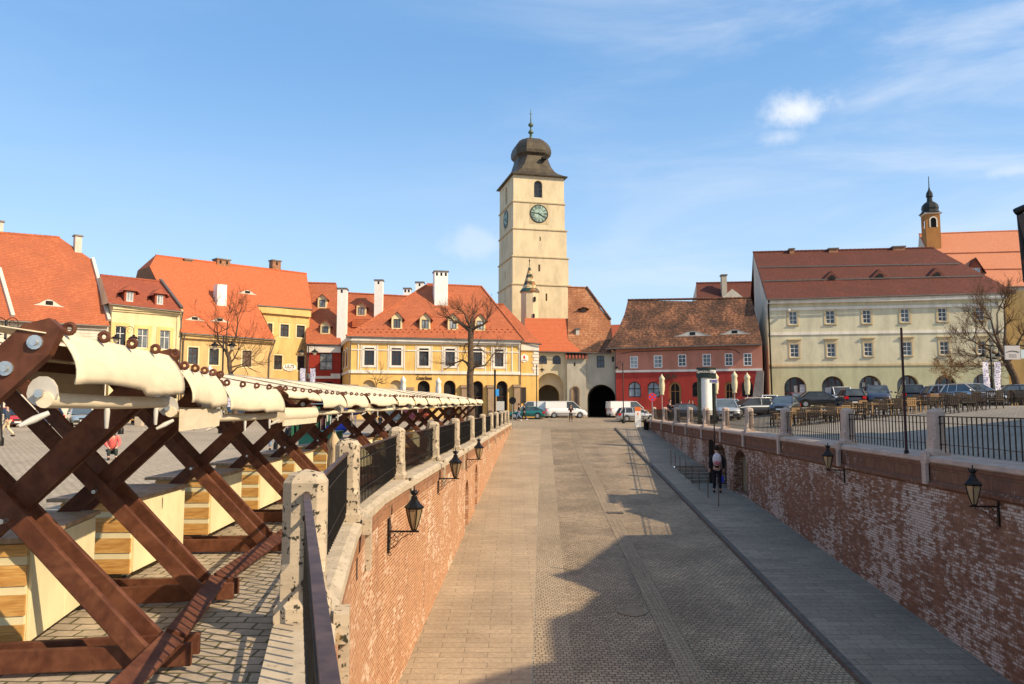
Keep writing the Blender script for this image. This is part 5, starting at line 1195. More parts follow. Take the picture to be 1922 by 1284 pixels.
def cabinet(loc,ang,label,L=1.5,Wd=.72,H=.86):
    c=thing('market_cabinet',label,'cabinet',(0,0,0),'pine and cream cabinets under the market stalls')
    mb=MB(); mb.box(-Wd,-.012,.02,L-.02,.10,H-.04); mb.build('carcass',m_cream,c,local=True)
    for y0,y1 in ((-.012,.019),(L-.019,L+.012)):
        mb=MB(); z=.10
        while z<H-.06:
            mb.cur=0; mb.box(-Wd,-.012,y0 if y0<0 else y0,y1,z,min(z+.145,H-.05)); z+=.147
            if z<H-.1: mb.cur=1; mb.box(-Wd,-.014,y0+.008 if y0<0 else y0,y1 if y0<0 else y1-.008,z,min(z+.06,H-.05)); z+=.062
        mb.build('slatted_end',[m_pine,m_cream],c,local=True)
    for k in range(2):
        mb=MB(); a=.03+k*(L-.06)/2; mb.box(-.010,.012,a+.004,a+(L-.06)/2-.004,.11,H-.05); d=mb.build('door',m_cream,c,local=True,bevel=.003)
        if k==0: mb=MB(); mb.box(.012,.03,L/2-.06,L/2-.02,H*.5,H*.5+.05); mb.build('hasp',simple('brass',(0.6,0.33,0.06),.35,.7),d,local=True)
    mb=MB(); mb.box(-Wd-.13,.03,-.04,L+.04,H-.035,H); mb.build('counter_top',m_ctop,c,local=True,bevel=.004)
    for x in (-.08,-Wd+.06):
        for y in (.08,L-.08):
            mb=MB(); mb.tube([(x-.02,y,.045),(x+.02,y,.045)],.042,12); mb.cur=1; mb.box(x-.03,x+.03,y-.03,y+.03,.07,.10); mb.build('castor',[m_wdark,m_steel],c,local=True)
    c.location=loc; c.rotation_euler=(0,0,ang); return c
c0=None
for i in range(len(TR)-1):
    P,L,e,m,b=stall(i,TR[i],TR[i+1],2.09 if i==0 else (2.02 if i==1 else 1.95))
    if 1<=i<=10:
        loc=P(.34 if i==1 else .76,.97 if i==1 else 1.02,0); ang=math.atan2(e.y,e.x)-math.pi/2
        if c0 is None: c0=cabinet(loc,ang,CBL[i-1],1.45)
        else: place(copy_tree(c0),loc,ang,CBL[i-1])
for o in list(bpy.data.objects):
    if o.get('label')==STL[14]: pass
# ======== wall lanterns ========
m_lg=glassmat('lantern_glass',(0.24,0.17,0.09),.15,.5,.2)
def lantern(loc,ang,label):
    t=thing('wall_lantern',label,'lantern',(0,0,0),'iron lanterns on brackets along the sunken street walls')
    c=(.50,0,.02); s=.88
    mb=MB()
    for k in range(6):
        a0=k*math.pi/3; 
        pr=[(.050,.04),(.105,.20),(.145,.36),(.155,.44)]
        mb.tube([(c[0]+r*math.cos(a0),r*math.sin(a0),z) for r,z in pr],.011,5)
    mb.lathe([(.02,.0),(.055,.02),(.055,.04)],(c[0],0,0),6,False); mb.lathe([(.155,.43),(.19,.445),(.195,.47),(.175,.49),(.12,.54),(.075,.60),(.058,.66),(.058,.67)],(c[0],0,0),6,False)
    mb.lathe([(.058,.67),(.03,.69),(.065,.71),(.075,.745),(.05,.78),(.015,.79),(.012,.86),(.001,.88)],(c[0],0,0),10)
    for k in range(5): a0=k*1.256; mb.tube([(c[0]+.07*math.cos(a0),.07*math.sin(a0),.74),(c[0]+.095*math.cos(a0),.095*math.sin(a0),.79)],.01,4)
    cg=mb.build('cage',m_iron,t,local=True)
    mb=MB(); mb.lathe([(.045,.04),(.100,.20),(.140,.36),(.150,.43)],(c[0],0,0),6,False); mb.build('glass',m_lg,cg,local=True)
    mb=MB(); mb.box(0,.60,-.016,.016,-.02,.012); mb.box(-.005,.02,-.03,.03,-.42,.25)
    mb.tube([(.02,0,-.36),(.12,0,-.30),(.26,0,-.14),(.40,0,-.05)],.009,5)
    for x,z,r in ((.07,-.08,.05),(.17,-.07,.045),(.07,-.19,.045),(.26,-.05,.03),(.07,-.29,.035),(.16,-.16,.035),(.45,-.045,.03),(.03,-.44,.03)):
        mb.tube([(x+r*math.cos(a),0,z+r*math.sin(a)) for a in [2*math.pi*q/9 for q in range(10)]],.007,4,cap=False)
    mb.build('bracket',m_iron,t,local=True)
    t.location=loc; t.rotation_euler=(0,0,ang); return t
ln=None
for (Y,z,side,lab) in ((15.2,-2.42,1,'nearest iron lantern on the sunlit left brick wall'),(22.3,-2.06,1,'middle iron lantern on the sunlit left brick wall'),(30.3,-2.06,1,'farthest iron lantern on the sunlit left brick wall'),(16.6,-2.12,-1,'nearer iron lantern on the shaded right brick wall'),(25.0,-2.04,-1,'farther iron lantern on the shaded right brick wall')):
    p,d=interp(pathL if side>0 else pathR,Y); nrm=Vector((d.y,-d.x,0))*side; loc=p-nrm*.07; loc.z=z; ang=math.atan2(nrm.y,nrm.x)
    if ln is None: ln=lantern(loc,ang,lab)
    else: place(copy_tree(ln),loc,ang,lab)
# black door leaf, handrail rods by the steps
mb=MB(); mb.box(-.04,.04,-.02,.26,0,2.45); o=mb.build('door_leaf',m_wdark); o.location=(9.66+K*44.2,44.1,-4.33); o.rotation_euler=(0,0,R(95)); tag(o,'open black door leaf standing out from the right wall','door leaf')
for k,y in enumerate((47.7,46.2,44.6,42.8,41.0,39.2,37.1,34.9)):
    mb=MB(); x=7.84+K*y; z=zroad(y)+.1; mb.tube([(0,0,0),(0,0,.98)],.022,8); o=mb.build('handrail_post',simple('rusty_rod',(0.13,0.085,0.06),.6,.4) if k==0 else rodm); o.location=(x,y,z)
    if k==0: rodm=o.data.materials[0]
    tag(o,['thin iron rod at the upper end of the row beside the sunken steps','second thin iron rod from the top of the sunken steps','third thin iron rod from the top of the sunken steps','fourth thin iron rod beside the sunken steps','fifth thin iron rod beside the sunken steps','sixth thin iron rod beside the sunken steps','thin iron rod in front of the person with the backpack','lowest thin iron rod, nearest to the camera'][k],'rod','thin iron rods beside the sunken steps')
# ======== street lamps ========
def lamphead(mb,c):
    x,y,z=c; mb.lathe([(.02,.16),(.07,.14),(.09,.08),(.06,.06),(.20,.03),(.20,-.02),(.31,-.06),(.31,-.09),(.18,-.09)],(x,y,z),12)
m_bulb=simple('milky_lamp_glass',(0.62,0.50,0.34),.25)
def street_lamp(label,loc,H,sides=(1,-1),arm=.52,banners=False,group=None,rot=0,bm=None,armr=.26):
    t=thing('street_lamp',label,'street lamp',(0,0,0),group)
    mb=MB(); mb.lathe([(.16,0),(.16,.3),(.10,.4),(.075,.9),(.055,1.0),(.05,H),(.0,H+.05)],(0,0,0),10); mb.build('pole',m_iron,t,local=True)
    for s in sides:
        mb=MB(); pts=[(s*.04,0,H-.35)]+[(s*(arm-armr+armr*math.cos(a)),0,H-.12+armr*math.sin(a)) for a in [math.pi-k*math.pi/8 for k in range(9)]]+[(s*arm,0,H-.32)]
        mb.tube(pts,.018,6); mb.tube([(s*(arm-armr+.13*math.cos(a)),0,H-.12+.13*math.sin(a)) for a in [k*math.pi/5 for k in range(10)]],.012,4)
        a=mb.build('arm',m_iron,t,local=True)
        mb=MB(); lamphead(mb,(s*arm,0,H-.5)); h=mb.build('lamp_shade',m_iron,t,local=True)
        mb=MB(); mb.ball((s*arm,0,H-.66),.15,10,6,(1,1,1.25)); mb.build('globe',m_bulb,h,local=True)
    if banners:
        mb=MB(); zb=H-1.9 if bm is None else bm; mb.box(-.75,.75,-.015,.015,zb,zb+.03); mb.build('cross_bar',m_iron,t,local=True)
        for s in (1,-1):
            mb=MB(); vs=[]
            for j in range(9):
                for k in range(4): vs.append((s*(.18+.14*k)+.03*math.sin(j*.8)*s,.03*math.sin(k*1.5+j*.5),zb-.02-1.9*j/8))
            mb.add(vs,[(j*4+k,j*4+k+1,(j+1)*4+k+1,(j+1)*4+k) for j in range(8) for k in range(3)],True); mb.build('banner',m_ban,t,local=True)
    t.location=loc; t.rotation_euler=(0,0,rot); return t
m_ban,nt_b,bb=newmat('printed_banner'); tc=nd(nt_b,'TexCoord',out='Object'); nz=nd(nt_b,'TexNoise',Vector=nd(nt_b,'Mapping',Vector=tc,Scale=(2.5,1,5)),Scale=3.0,Detail=3.0)
setc(nt_b,bb,'Base Color',mix(nt_b,ramp(nt_b,nz,.5,.56),(0.72,0.70,0.74),(0.28,0.24,0.42))); bb.inputs['Roughness'].default_value=.8
def lamp_at(px,ytop,D,label,**k):
    p=atY(px,ytop,D); g=G(p.x,D); return street_lamp(label,(p.x,D,g),p.z-g-.1,**k)
lamp_at(235,614,45,'double armed black street lamp in front of the pale yellow house')
lamp_at(420,628,46,'double armed street lamp with lilac banners beside the small bare tree',banners=True,bm=3.5)
lamp_at(579,645,62,'double armed street lamp with two long banners before the dark red house',banners=True,bm=4.6)
lamp_at(1007,683,83,'single armed lamp post before the cream gateway arch',sides=(1,),arm=.6)
lamp_at(1169,679,78,'single armed lamp post at the left end of the crimson house',sides=(-1,),arm=.6)
lamp_at(1859,650,52,'double armed street lamp with banners half hidden by the right hand tree',banners=True,bm=3.0)
lamp_at(12,598,33,'ornate black street lamp at the far left edge')
mb=MB(); p=atY(1687,608,20.6); mb.tube([(0,0,0),(0,0,p.z+1.15)],[.036,.03],10); mb.cur=1; mb.lathe([(.06,0),(.06,.08),(.04,.1)],(0,0,0),10); o=mb.build('flag_pole',[simple('dark_red_iron',(0.035,0.012,0.012),.5,.4),m_iron]); o.location=(p.x+.06,20.6,-1.25); tag(o,'plain tall dark pole standing behind the right railings','pole')
# ======== signs ========
def pole_sign(name,label,px,yc,D,r,zb=None,poler=.03,face=None):
    p=atY(px,yc,D); g=G(p.x,D) if zb is None else zb; t=thing(name,label,'road sign',(p.x,D,g)); h=p.z-g
    mb=MB(); mb.tube([(p.x,D,g),(p.x,D,g+h+.2)],poler,8); mb.build('post',m_steel,t); return t,p
t,p=pole_sign('road_sign','dark back of a round road sign at the end of the left wall',962,752,71,.3)
mb=MB(); mb.tube([(p.x,70.95,p.z),(p.x,70.92,p.z)],.33,20); mb.build('disc',m_iron,t)
t,p=pole_sign('road_sign','round red and blue no stopping sign at the end of the right wall',1224,745.5,70.5,.36)
m_sr=simple('sign_red',(0.62,0.03,0.02),.4,0,.03); m_sb=simple('sign_blue',(0.05,0.09,0.52),.4,0,.03)
mb=MB(); mb.tube([(p.x,70.42,p.z),(p.x,70.39,p.z)],.38,24,False); d=mb.build('disc',m_sr,t)
mb=MB()
for a in range(4):
    a0=a*math.pi/2+math.pi/4; pts=[(.27,a0-math.pi/4+.32),(.29,a0-.2),(.29,a0+.2),(.27,a0+math.pi/4-.32),(.09,a0)]
    a1=a*math.pi/2; pts=[(.13,a1),(.27,a1-.45),(.30,a1-.2),(.30,a1+.2),(.27,a1+.45)]
    mb.face(*[(p.x+r*math.cos(b),70.384,p.z+r*math.sin(b)) for r,b in pts][::-1])
mb.build('blue_field',m_sb,d)
# information totem
p=atY(1197.5,803,69.5); g=G(p.x,69.5); t=thing('info_totem','slim white information totem with orange top beside the ramp','sign',(p.x,69.5,g)); zt=atY(1197,764,69.5).z; zb=atY(1197,801,69.5).z
mb=MB(); mb.box(p.x-.26,p.x+.26,69.45,69.55,zb,zt); mb.cur=1; mb.box(p.x-.265,p.x+.265,69.44,69.56,zt-.36,zt+.01); mb.cur=2
for k in range(7): mb.box(p.x-.16,p.x+.10,69.435,69.449,zb+.2+k*.13,zb+.22+k*.13)
mb.cur=1; mb.box(p.x-.05,p.x+.06,69.434,69.449,zt-.7,zt-.5)
mb.build('panel',[m_white,simple('orange_panel',(0.75,0.16,0.03),.5,0,.05),m_plast],t)
for s in (-.27,.27): mb=MB(); mb.tube([(p.x+s,69.5,g-.1),(p.x+s,69.5,zt)],.025,6); mb.build('post',m_steel,t)
p=atY(1213,811,70.0); g=G(p.x,70); t=thing('litter_bin','small black litter bin at the top of the right pavement','bin',(p.x,70,g)); mb=MB(); mb.lathe([(.20,0),(.24,.75),(.27,.78),(.27,.85),(.22,.85),(.2,.7)],(p.x,70,g),12); mb.build('body',m_iron,t); mb=MB(); mb.tube([(p.x-.25,70,g+.8),(p.x-.25,70,g+1.3),(p.x-.1,70,g+1.35)],.03,6); mb.build('lid_arm',m_iron,t)
# blue sign on black pole, white board
p=atY(929,694,70); g=G(p.x-.4,70); t=thing('sign_post','black post with small blue sign and white board behind the far stalls','sign',(p.x,70,g)); mb=MB(); mb.tube([(p.x,70,g),(p.x,70,p.z)],.09,8); mb.build('post',m_iron,t)
q=atY(933.5,737,70); mb=MB(); mb.box(q.x-.15,q.x+.15,69.86,69.9,q.z-.32,q.z+.32); mb.build('blue_sign',simple('bright_blue_sign',(0.05,0.33,0.75),.4,0,.05),t)
q=atY(940,762,70); mb=MB(); mb.box(q.x-.42,q.x+.32,69.8,69.86,q.z-.42,q.z+.42); mb.build('white_board',m_plast,t)
# advertising column
D=56; a0=atY(1307,700,D); a1=atY(1344,700,D); cx=(a0.x+a1.x)/2; hw_=(a1.x-a0.x)/2; g=G(cx,D); t=thing('poster_column','white poster column with black curved header behind the right fence','advertising column',(cx,D,g))
zt=atY(1325,690,D).z; zh=atY(1325,709.5,D).z; zb=atY(1325,779,D).z
def arc(x0,x1,y,bul,z0,z1,n=10):
    mb=MB(); vs=[]
    for z in (z0,z1):
        for k in range(n+1): f=k/n; vs.append((x0+(x1-x0)*f,y-bul*math.sin(math.pi*f),z))
    mb.add(vs,[(k,k+1,n+2+k,n+1+k) for k in range(n)],True); mb.face(*[vs[k] for k in range(n+1)]); mb.face(*[vs[n+1+k] for k in range(n+1)][::-1]); mb.face(vs[0],vs[n+1],vs[2*n+1],vs[n]); return mb
arc(cx-hw_,cx+hw_,D,.35,zh,zt).build('header',simple('gloss_black',(0.012,0.018,0.014),.25),t)
arc(cx-hw_*.66,cx+hw_*.62,D-.02,.26,zb,zh).build('poster',simple('white_poster',(0.78,0.75,0.68),.5,0,.05),t)
for x in (cx-hw_*.76,cx+hw_*.72): mb=MB(); mb.box(x-.11,x+.11,D-.12,D+.1,g,zh); mb.build('post',simple('black_green_post',(0.02,0.03,0.02),.4),t)
mb=MB(); mb.box(cx-hw_*.9,cx+hw_*.9,D-.3,D+.4,g,g+.22); mb.build('base',m_iron,t)
text3(t,"Spectacole",Vector((cx-hw_*.22,D-.38,zh+.46)),0,.30,m_plast); mb=MB(); mb.box(cx+hw_*.28,cx+hw_*.86,D-.34,D-.2,zh+.34,zh+.56); mb.build('header_label',m_white,t)
# WC sign
D=41; p=atY(1339,715.5,D); g=G(p.x,D); t=thing('toilet_sign','small white WC sign on a thin post','sign',(p.x,D,g)); hw_=8/FPX*D
mb=MB(); mb.box(p.x-hw_,p.x+hw_,D-.04,D,p.z-.11,p.z+.12); mb.build('board',m_white,t); text3(t,"WC",Vector((p.x+.06,D-.055,p.z)),0,.19,simple('violet_ink',(0.12,0.08,0.35),.5),font_off=.006)
mb=MB(); mb.box(p.x-hw_+.04,p.x-hw_+.07,D-.05,D-.04,p.z-.07,p.z+.08); mb.build('bar_mark',m_wdark,t)
mb=MB(); mb.tube([(p.x,D+.04,g),(p.x,D+.04,p.z-.1)],.035,8); mb.build('post',m_iron,t)
# grey panels at the right edge
D=44; p0=atY(1884,649,D); p1=atY(1914,675,D); gx=(p0.x+p1.x)/2; g=G(gx,D)
t=thing('hanging_sign','pale grey shop panel with dark arch mark, seen against the bare tree','sign',(gx,D,g))
mb=MB(); mb.box(p0.x,p1.x,D-.08,D,p1.z,p0.z); mb.cur=1; mb.tube([(gx-.36+.72*k/8,D-.09,(p0.z+p1.z)/2+.02+.07*math.sin(math.pi*k/8)) for k in range(9)],.022,5)
for k in range(3): mb.box(gx-.22,gx+.22,D-.09,D-.08,p1.z+.13+k*.07,p1.z+.145+k*.07)
mb.build('board',[simple('pale_grey_board',(0.46,0.43,0.42),.5,0,.05),m_wdark],t)
mb=MB(); mb.box(p1.x+.03,p1.x+.9,D-.08,D,p1.z+.06,p0.z-.22); mb.build('second_board',simple('pale_blue_board',(0.45,0.55,0.56),.5,0,.05),t)
mb=MB(); mb.box(p0.x+.1,p1.x+1.2,D+.0,D+.06,p0.z-.02,p0.z+.05); mb.tube([(p1.x+1.0,D+.1,g),(p1.x+1.0,D+.1,p0.z+.1)],.05,8); mb.build('frame',m_iron,t)
# ======== folded parasols ========
m_par=simple('ecru_canvas',(0.66,0.58,0.38),.9,0,.1,3,spec=.1)
def parasol(label,group,loc,H,mat,fat=1.0):
    t=thing('folded_parasol',label,'parasol',(0,0,0),group)
    mb=MB(); mb.tube([(0,0,0),(0,0,H)],.025,8); mb.lathe([(.28,0),(.28,.07),(.06,.1)],(0,0,0),12); mb.build('pole',m_plast,t,local=True)
    mb=MB(); n=20; pr=[(.02,H+.05),(.10,H-.12),(.22,H-.35),(.25,H-.5),(.19,H-.62),(.24,H-1.1),(.22,H-1.6),(.15,H-1.95),(.19,H-2.1),(.10,H-2.15)]
    vs=[]; 
    for j,(r,z) in enumerate(pr):
        for k in range(n): a=2*math.pi*k/n; rr_=r*fat*(1+(.28 if k%2 else -.12)*(1 if j>1 else .3)); vs.append((rr_*math.cos(a+j*.05),rr_*math.sin(a+j*.05),z))
    mb.add(vs,[(j*n+k,j*n+(k+1)%n,(j+1)*n+(k+1)%n,(j+1)*n+k) for j in range(len(pr)-1) for k in range(n)],True); mb.build('canopy',mat,t,local=True)
    t.location=loc; return t
def par_at(px,ytop,D,label,mat=m_par,fat=1.0,group='closed parasols'):
    p=atY(px,ytop,D); g=G(p.x,D); return parasol(label,group,(p.x,D,g),max(2.2,p.z-g),mat,fat)
m_parw=simple('white_canvas',(0.78,0.76,0.68),.9,0,.08,3,spec=.1)
par_at(757,706,78,'white closed parasol left of the restaurant entrance',m_parw); par_at(823,709,78,'white closed parasol right of the restaurant entrance',m_parw)
par_at(1242,703,80,'ecru closed parasol under the black letters on the crimson wall'); par_at(1343,700,78,'ecru closed parasol half hidden by the poster column')
par_at(1378,697,76,'taller ecru closed parasol right of the poster column'); par_at(1402,700,76,'ecru closed parasol nearest the green house')
par_at(350,686,70,'white closed parasol before the ochre house, left one',m_parw); par_at(394,686,70,'white closed parasol before the ochre house, right one',m_parw)
# small cloth parasol behind the second post
p=atY(627,806,15.5); o=parasol('folded brownish parasol leaning behind the second fence post',None,(p.x,15.5,zleft(15.5)),2.2,simple('linen',(0.55,0.42,0.27),.9),.8); o.scale=(.55,.55,.585)
# ======== cars ========
m_tyre=simple('tyre_rubber',(0.014,0.014,0.014),.85); m_rimm=simple('alloy_rim',(0.45,0.45,0.45),.35,.6,.1); m_cglass=glassmat('car_glass',(0.035,0.045,0.05),.04,.8)
m_bump=simple('dark_bumper_plastic',(0.02,0.02,0.022),.6); m_tail=simple('tail_lamp_red',(0.5,0.01,0.01),.2); m_head=simple('headlamp_glass',(0.6,0.6,0.58),.12); m_plate=simple('number_plate',(0.7,0.7,0.66),.5,0,.03)
CARP={'hatch':(4.1,1.72,1.46,.92,[(0,.50),(.05,.86),(.16,.92),(.62,.93),(.93,.74),(1,.52)],(.02,.10,.52,.76),1.0),
'sedan':(4.55,1.76,1.44,.92,[(0,.55),(.02,.90),(.17,.96),(.66,.92),(.95,.72),(1,.50)],(.13,.27,.55,.74),1.0),
'coupe':(4.0,1.70,1.33,.86,[(0,.50),(.03,.84),(.16,.88),(.62,.84),(.93,.66),(1,.48)],(.04,.25,.50,.72),1.0),
'wagon':(4.65,1.78,1.50,.94,[(0,.52),(.03,.90),(.16,.97),(.66,.95),(.94,.76),(1,.52)],(.01,.09,.56,.78),1.0),
'suv':(4.5,1.86,1.72,1.08,[(0,.60),(.02,1.02),(.14,1.08),(.68,1.08),(.95,.95),(1,.62)],(.01,.08,.58,.76),1.0),
'van':(4.6,1.80,1.86,1.08,[(0,.60),(.005,1.05),(.10,1.08),(.74,1.08),(.93,.84),(1,.55)],(.0,.012,.66,.84),.0)}
def car(kind,paint,label,loc,ang,glassless=False,group=None):
    L,W,H,belt,prof,gh,_=CARP[kind]
    t=thing('parked_car' if kind!='van' else 'delivery_van',label,'car' if kind!='van' else 'van',(0,0,0),group)
    hw=W/2; zl=.22 if kind!='suv' else .30; X=lambda f:(f-.5)*L
    # body shell
    def topz(f):
        for (a,b),(c,d) in zip(prof,prof[1:]):
            if a<=f<=c: return b+(d-b)*(f-a)/(c-a)
        return prof[-1][1]
    wheels=(.195,.815); rw=.31 if kind not in('suv',) else .36
    fr=sorted(set([0,.012,.03,.05,.16,.30,.45,.60,.68,.76,.86,.93,.97,.99,1]+[w_+d/L for w_ in wheels for d in (-rw*1.18,-rw*.95,-rw*.55,0,rw*.55,rw*.95,rw*1.18)]))
    mb=MB(); vs=[]
    def nar(f): e=min(f,1-f)*L; return 1-.16*max(0,1-e/.55)**2
    def low(f):
        z=zl
        for w_ in wheels:
            dx=abs(f-w_)*L
            if dx<rw*1.18: z=max(z,rw+math.sqrt(max(0,(rw*1.16)**2-dx*dx)))
        return z
    for f in fr:
        tz=topz(f); k=nar(f); lo=min(low(f),tz-.12); bot=zl+ (.12 if f in(0,1) else 0); mid=max(lo+.02,(zl+tz)/2+.05)
        row=[(X(f),0,bot),(X(f),hw*.80*k,bot),(X(f),hw*.97*k,max(lo,bot)),(X(f),hw*k,mid),(X(f),hw*.985*k,max(mid+.01,tz-.14)),(X(f),hw*.90*k,tz),(X(f),hw*.5*k,tz+.025),(X(f),0,tz+.035)]
        vs+=row+[(x,-y,z) for x,y,z in row[-2:0:-1]]
    n=14
    mb.add(vs,[(j*n+k,j*n+(k+1)%n,(j+1)*n+(k+1)%n,(j+1)*n+k) for j in range(len(fr)-1) for k in range(n)],True)
    mb.add(vs[:n],[tuple(range(n))[::-1]]); mb.add(vs[-n:],[tuple(range(n))])
    body_=mb.build('body',paint,t,local=True,fixn=True)
    # cabin
    b0,r0,r1,b1=[X(f) for f in gh]; wb=hw*.90; wr=hw*.74 if kind!='van' else hw*.86; zb=belt-.02; zr=H-.05
    def cab(mb,g=0.0):
        zb0=zb if kind!='van' else zb
        q=[(b0,-wb),(b0,wb),(b1,wb),(b1,-wb)]; r_=[(r0,-wr),(r0,wr),(r1,wr),(r1,-wr)]
        v=[(x,y,zb0) for x,y in q]+[(x,y,zr) for x,y in r_]; mb.add(v,[(0,1,5,4),(1,2,6,5),(2,3,7,6),(3,0,4,7)])
    mb=MB(); cab(mb); mb.build('windows',m_cglass,t,local=True,fixn=True)
    mb=MB(); e=.03
    vs=[]; 
    for f,z,k in ((0,zr-.02,1.0),(.06,zr+.03,.98),(.3,H,.97),(.7,H,.97),(.94,zr+.03,.98),(1,zr-.02,1.0)):
        x=r0-.04+(r1-r0+.08)*f; vs+=[(x,-wr*k-.01,z-.03),(x,-wr*.85*k,z+.0),(x,0,z+.015),(x,wr*.85*k,z+.0),(x,wr*k+.01,z-.03)]
    mb.add(vs,[(j*5+k,j*5+k+1,(j+1)*5+k+1,(j+1)*5+k) for j in range(5) for k in range(4)],True)
    for s in (-1,1):
        mb.beam((b1,s*wb,zb),(r1,s*wr,zr),.06,.05); mb.beam((b0,s*wb,zb),(r0,s*wr,zr),.10,.10)
        mb.beam((r0,s*(wr+.005),zr),(r1,s*(wr+.005),zr),.05,.04)
        if kind=='van':   # blind sides behind the front doors
            xa=b1-1.55; mb.hexa([(b0,s*(wb-.01),zb),(xa,s*(wb-.01),zb),(xa,s*(wb+.012),zb),(b0,s*(wb+.012),zb),(r0,s*(wr-.01),zr),(xa,s*(wr-.01),zr),(xa,s*(wr+.012),zr),(r0,s*(wr+.012),zr)])
        else:
            xm=b0+(b1-b0)*.47; mb.beam((xm,s*(wb+.003),zb),(xm-.05,s*(wr+.003),zr),.07,.03)
            if kind in('wagon','suv','hatch'): xm=b0+(b1-b0)*.20; mb.beam((xm,s*(wb+.003),zb),(xm+.04,s*(wr+.003),zr),.08,.03)
    if kind=='van': mb.hexa([(b0-.012,-wb,zb),(b0+.01,-wb,zb),(b0+.01,wb,zb),(b0-.012,wb,zb),(r0-.012,-wr,zr),(r0+.01,-wr,zr),(r0+.01,wr,zr),(r0-.012,wr,zr)])
    mb.build('roof',paint,t,local=True,fixn=True)
    if kind in ('suv','wagon'):
        mb=MB(); 
        for s in(-1,1): mb.tube([(r0+.2,s*wr*.9,H+.0),(r0+.3,s*wr*.9,H+.06),(r1-.3,s*wr*.9,H+.06),(r1-.15,s*wr*.9,H+.0)],.018,6)
        mb.build('roof_rails',m_steel,t,local=True)
    for f in wheels:
        for s in (-1,1):
            mb=MB(); x=X(f); y=s*(hw-.10); mb.tube([(x,y-.10,rw),(x,y+.10,rw)],rw,18); w_=mb.build('wheel',m_tyre,t,local=True)
            mb=MB(); yo=y+s*.101; mb.tube([(x,yo-.01*s,rw),(x,yo+.006*s,rw)],rw*.62,12); mb.cur=1
            for k in range(5): a=k*1.2566; mb.beam((x+rw*.12*math.cos(a+.6),yo+s*.008,rw+rw*.12*math.sin(a+.6)),(x+rw*.5*math.cos(a+.6),yo+s*.008,rw+rw*.5*math.sin(a+.6)),.07,.008,(0,1,0)) if False else mb.tube([(x+rw*.38*math.cos(a),yo+s*.004,rw+rw*.38*math.sin(a)),(x+rw*.38*math.cos(a),yo+s*.012,rw+rw*.38*math.sin(a))],rw*.11,6)
            mb.build('rim',[m_rimm,m_bump],w_,local=True)
    for s in (-1,1):
        mb=MB(); zt=belt-.16; x=X(1)-.10; mb.hexa([(x-.28,s*hw*.52,topz(.97)-.20),(x+.07,s*hw*.50,topz(1)-.08),(x-.10,s*hw*.93,topz(1)-.06),(x-.30,s*hw*.92,topz(.97)-.20),(x-.28,s*hw*.52,topz(.97)-.04),(x+.0,s*hw*.50,topz(1)+.06),(x-.14,s*hw*.93,topz(1)+.08),(x-.34,s*hw*.92,topz(.97)-.02)]); mb.build('headlight',m_head,t,local=True,fixn=True)
        mb=MB(); zt=belt; mb.box(X(0)-.015,X(0)+.22,min(s*hw*.62,s*hw*.955),max(s*hw*.62,s*hw*.955),zt-.30,zt-.06) if kind!='van' else mb.box(X(0)-.015,X(0)+.05,min(s*hw*.82,s*hw*.95),max(s*hw*.82,s*hw*.95),.75,1.25); mb.build('tail_light',m_tail,t,local=True)
        mb=MB(); mb.ball((b1-.22 if kind!='van' else b1-.45,s*(hw+.07),zb+.08),.10,8,5,(.7,1,.7)); mb.build('mirror',paint if kind!='van' else m_bump,t,local=True)
    mb=MB(); mb.box(X(1)-.10,X(1)+.03,-hw*.80,hw*.80,zl+.02,zl+.22); mb.box(X(1)-.05,X(1)+.012,-hw*.38,hw*.38,zl+.26,zl+.40); mb.build('front_bumper',m_bump,t,local=True)
    mb=MB(); mb.box(X(0)-.03,X(0)+.12,-hw*.84,hw*.84,zl+.02,zl+.26); mb.build('rear_bumper',m_bump if kind in('van','suv') else paint,t,local=True,bevel=.02)
    for x in (X(1)+.034,X(0)-.034): mb=MB(); mb.box(x-.006,x+.006,-.26,.26,zl+.10,zl+.21); mb.build('number_plate',m_plate,t,local=True)
    mb=MB()
    for s in(-1,1): mb.box(X(.27),X(.73),min(s*hw*.99,s*(hw+.01)),max(s*hw*.99,s*(hw+.01)),.50,.545)
    mb.build('side_moulding',m_bump,t,local=True)
    t.location=loc; t.rotation_euler=(0,0,R(ang)); return t
def paint(name,c,metal=.0): m,nt,b=newmat(name); b.inputs['Base Color'].default_value=(*c,1); b.inputs['Metallic'].default_value=metal; b.inputs['Roughness'].default_value=.32; b.inputs['Coat Weight'].default_value=.8; b.inputs['Coat Roughness'].default_value=.06; return m
pw=paint('white_car_paint',(.78,.77,.74)); pk=paint('black_car_paint',(.012,.013,.016)); ps=paint('silver_car_paint',(.45,.46,.46),.5); pt=paint('teal_car_paint',(.0,.13,.13)); pg=paint('graphite_car_paint',(.06,.07,.085),.4); pb=paint('slate_blue_car_paint',(.11,.14,.22),.4); pr=paint('red_car_paint',(.5,.02,.02)); pnb=paint('navy_car_paint',(.02,.03,.07)); plb=paint('ice_blue_car_paint',(.33,.42,.48),.4); pmar=paint('maroon_car_paint',(.12,.012,.02)); pyw=paint('amber_taxi_paint',(.75,.52,.04))
def car_at(px,Y,kind,pt_,ang,label,dz=0,group='parked cars',scale=None):
    X=(px-961)/FPX*Y*1.003; return car(kind,pt_,label,(X,Y,G(X,Y)+dz),ang,group=group)
car_at(1061,85.5,'van',pw,4,'white delivery van side on in the middle of the far square, facing right')
car_at(988,83.6,'coupe',pt,176,'teal coupe parked behind the long white van, facing left')
car_at(1002,86.6,'van',pw,178,'white van roof showing above the teal coupe')
car_at(1177,86.5,'van',pw,12,'white van with black rear bumper parked right of the gateway')
car_at(1193,80.0,'hatch',ps,6,'silver hatchback parked in front of the white van, right of the ramp')
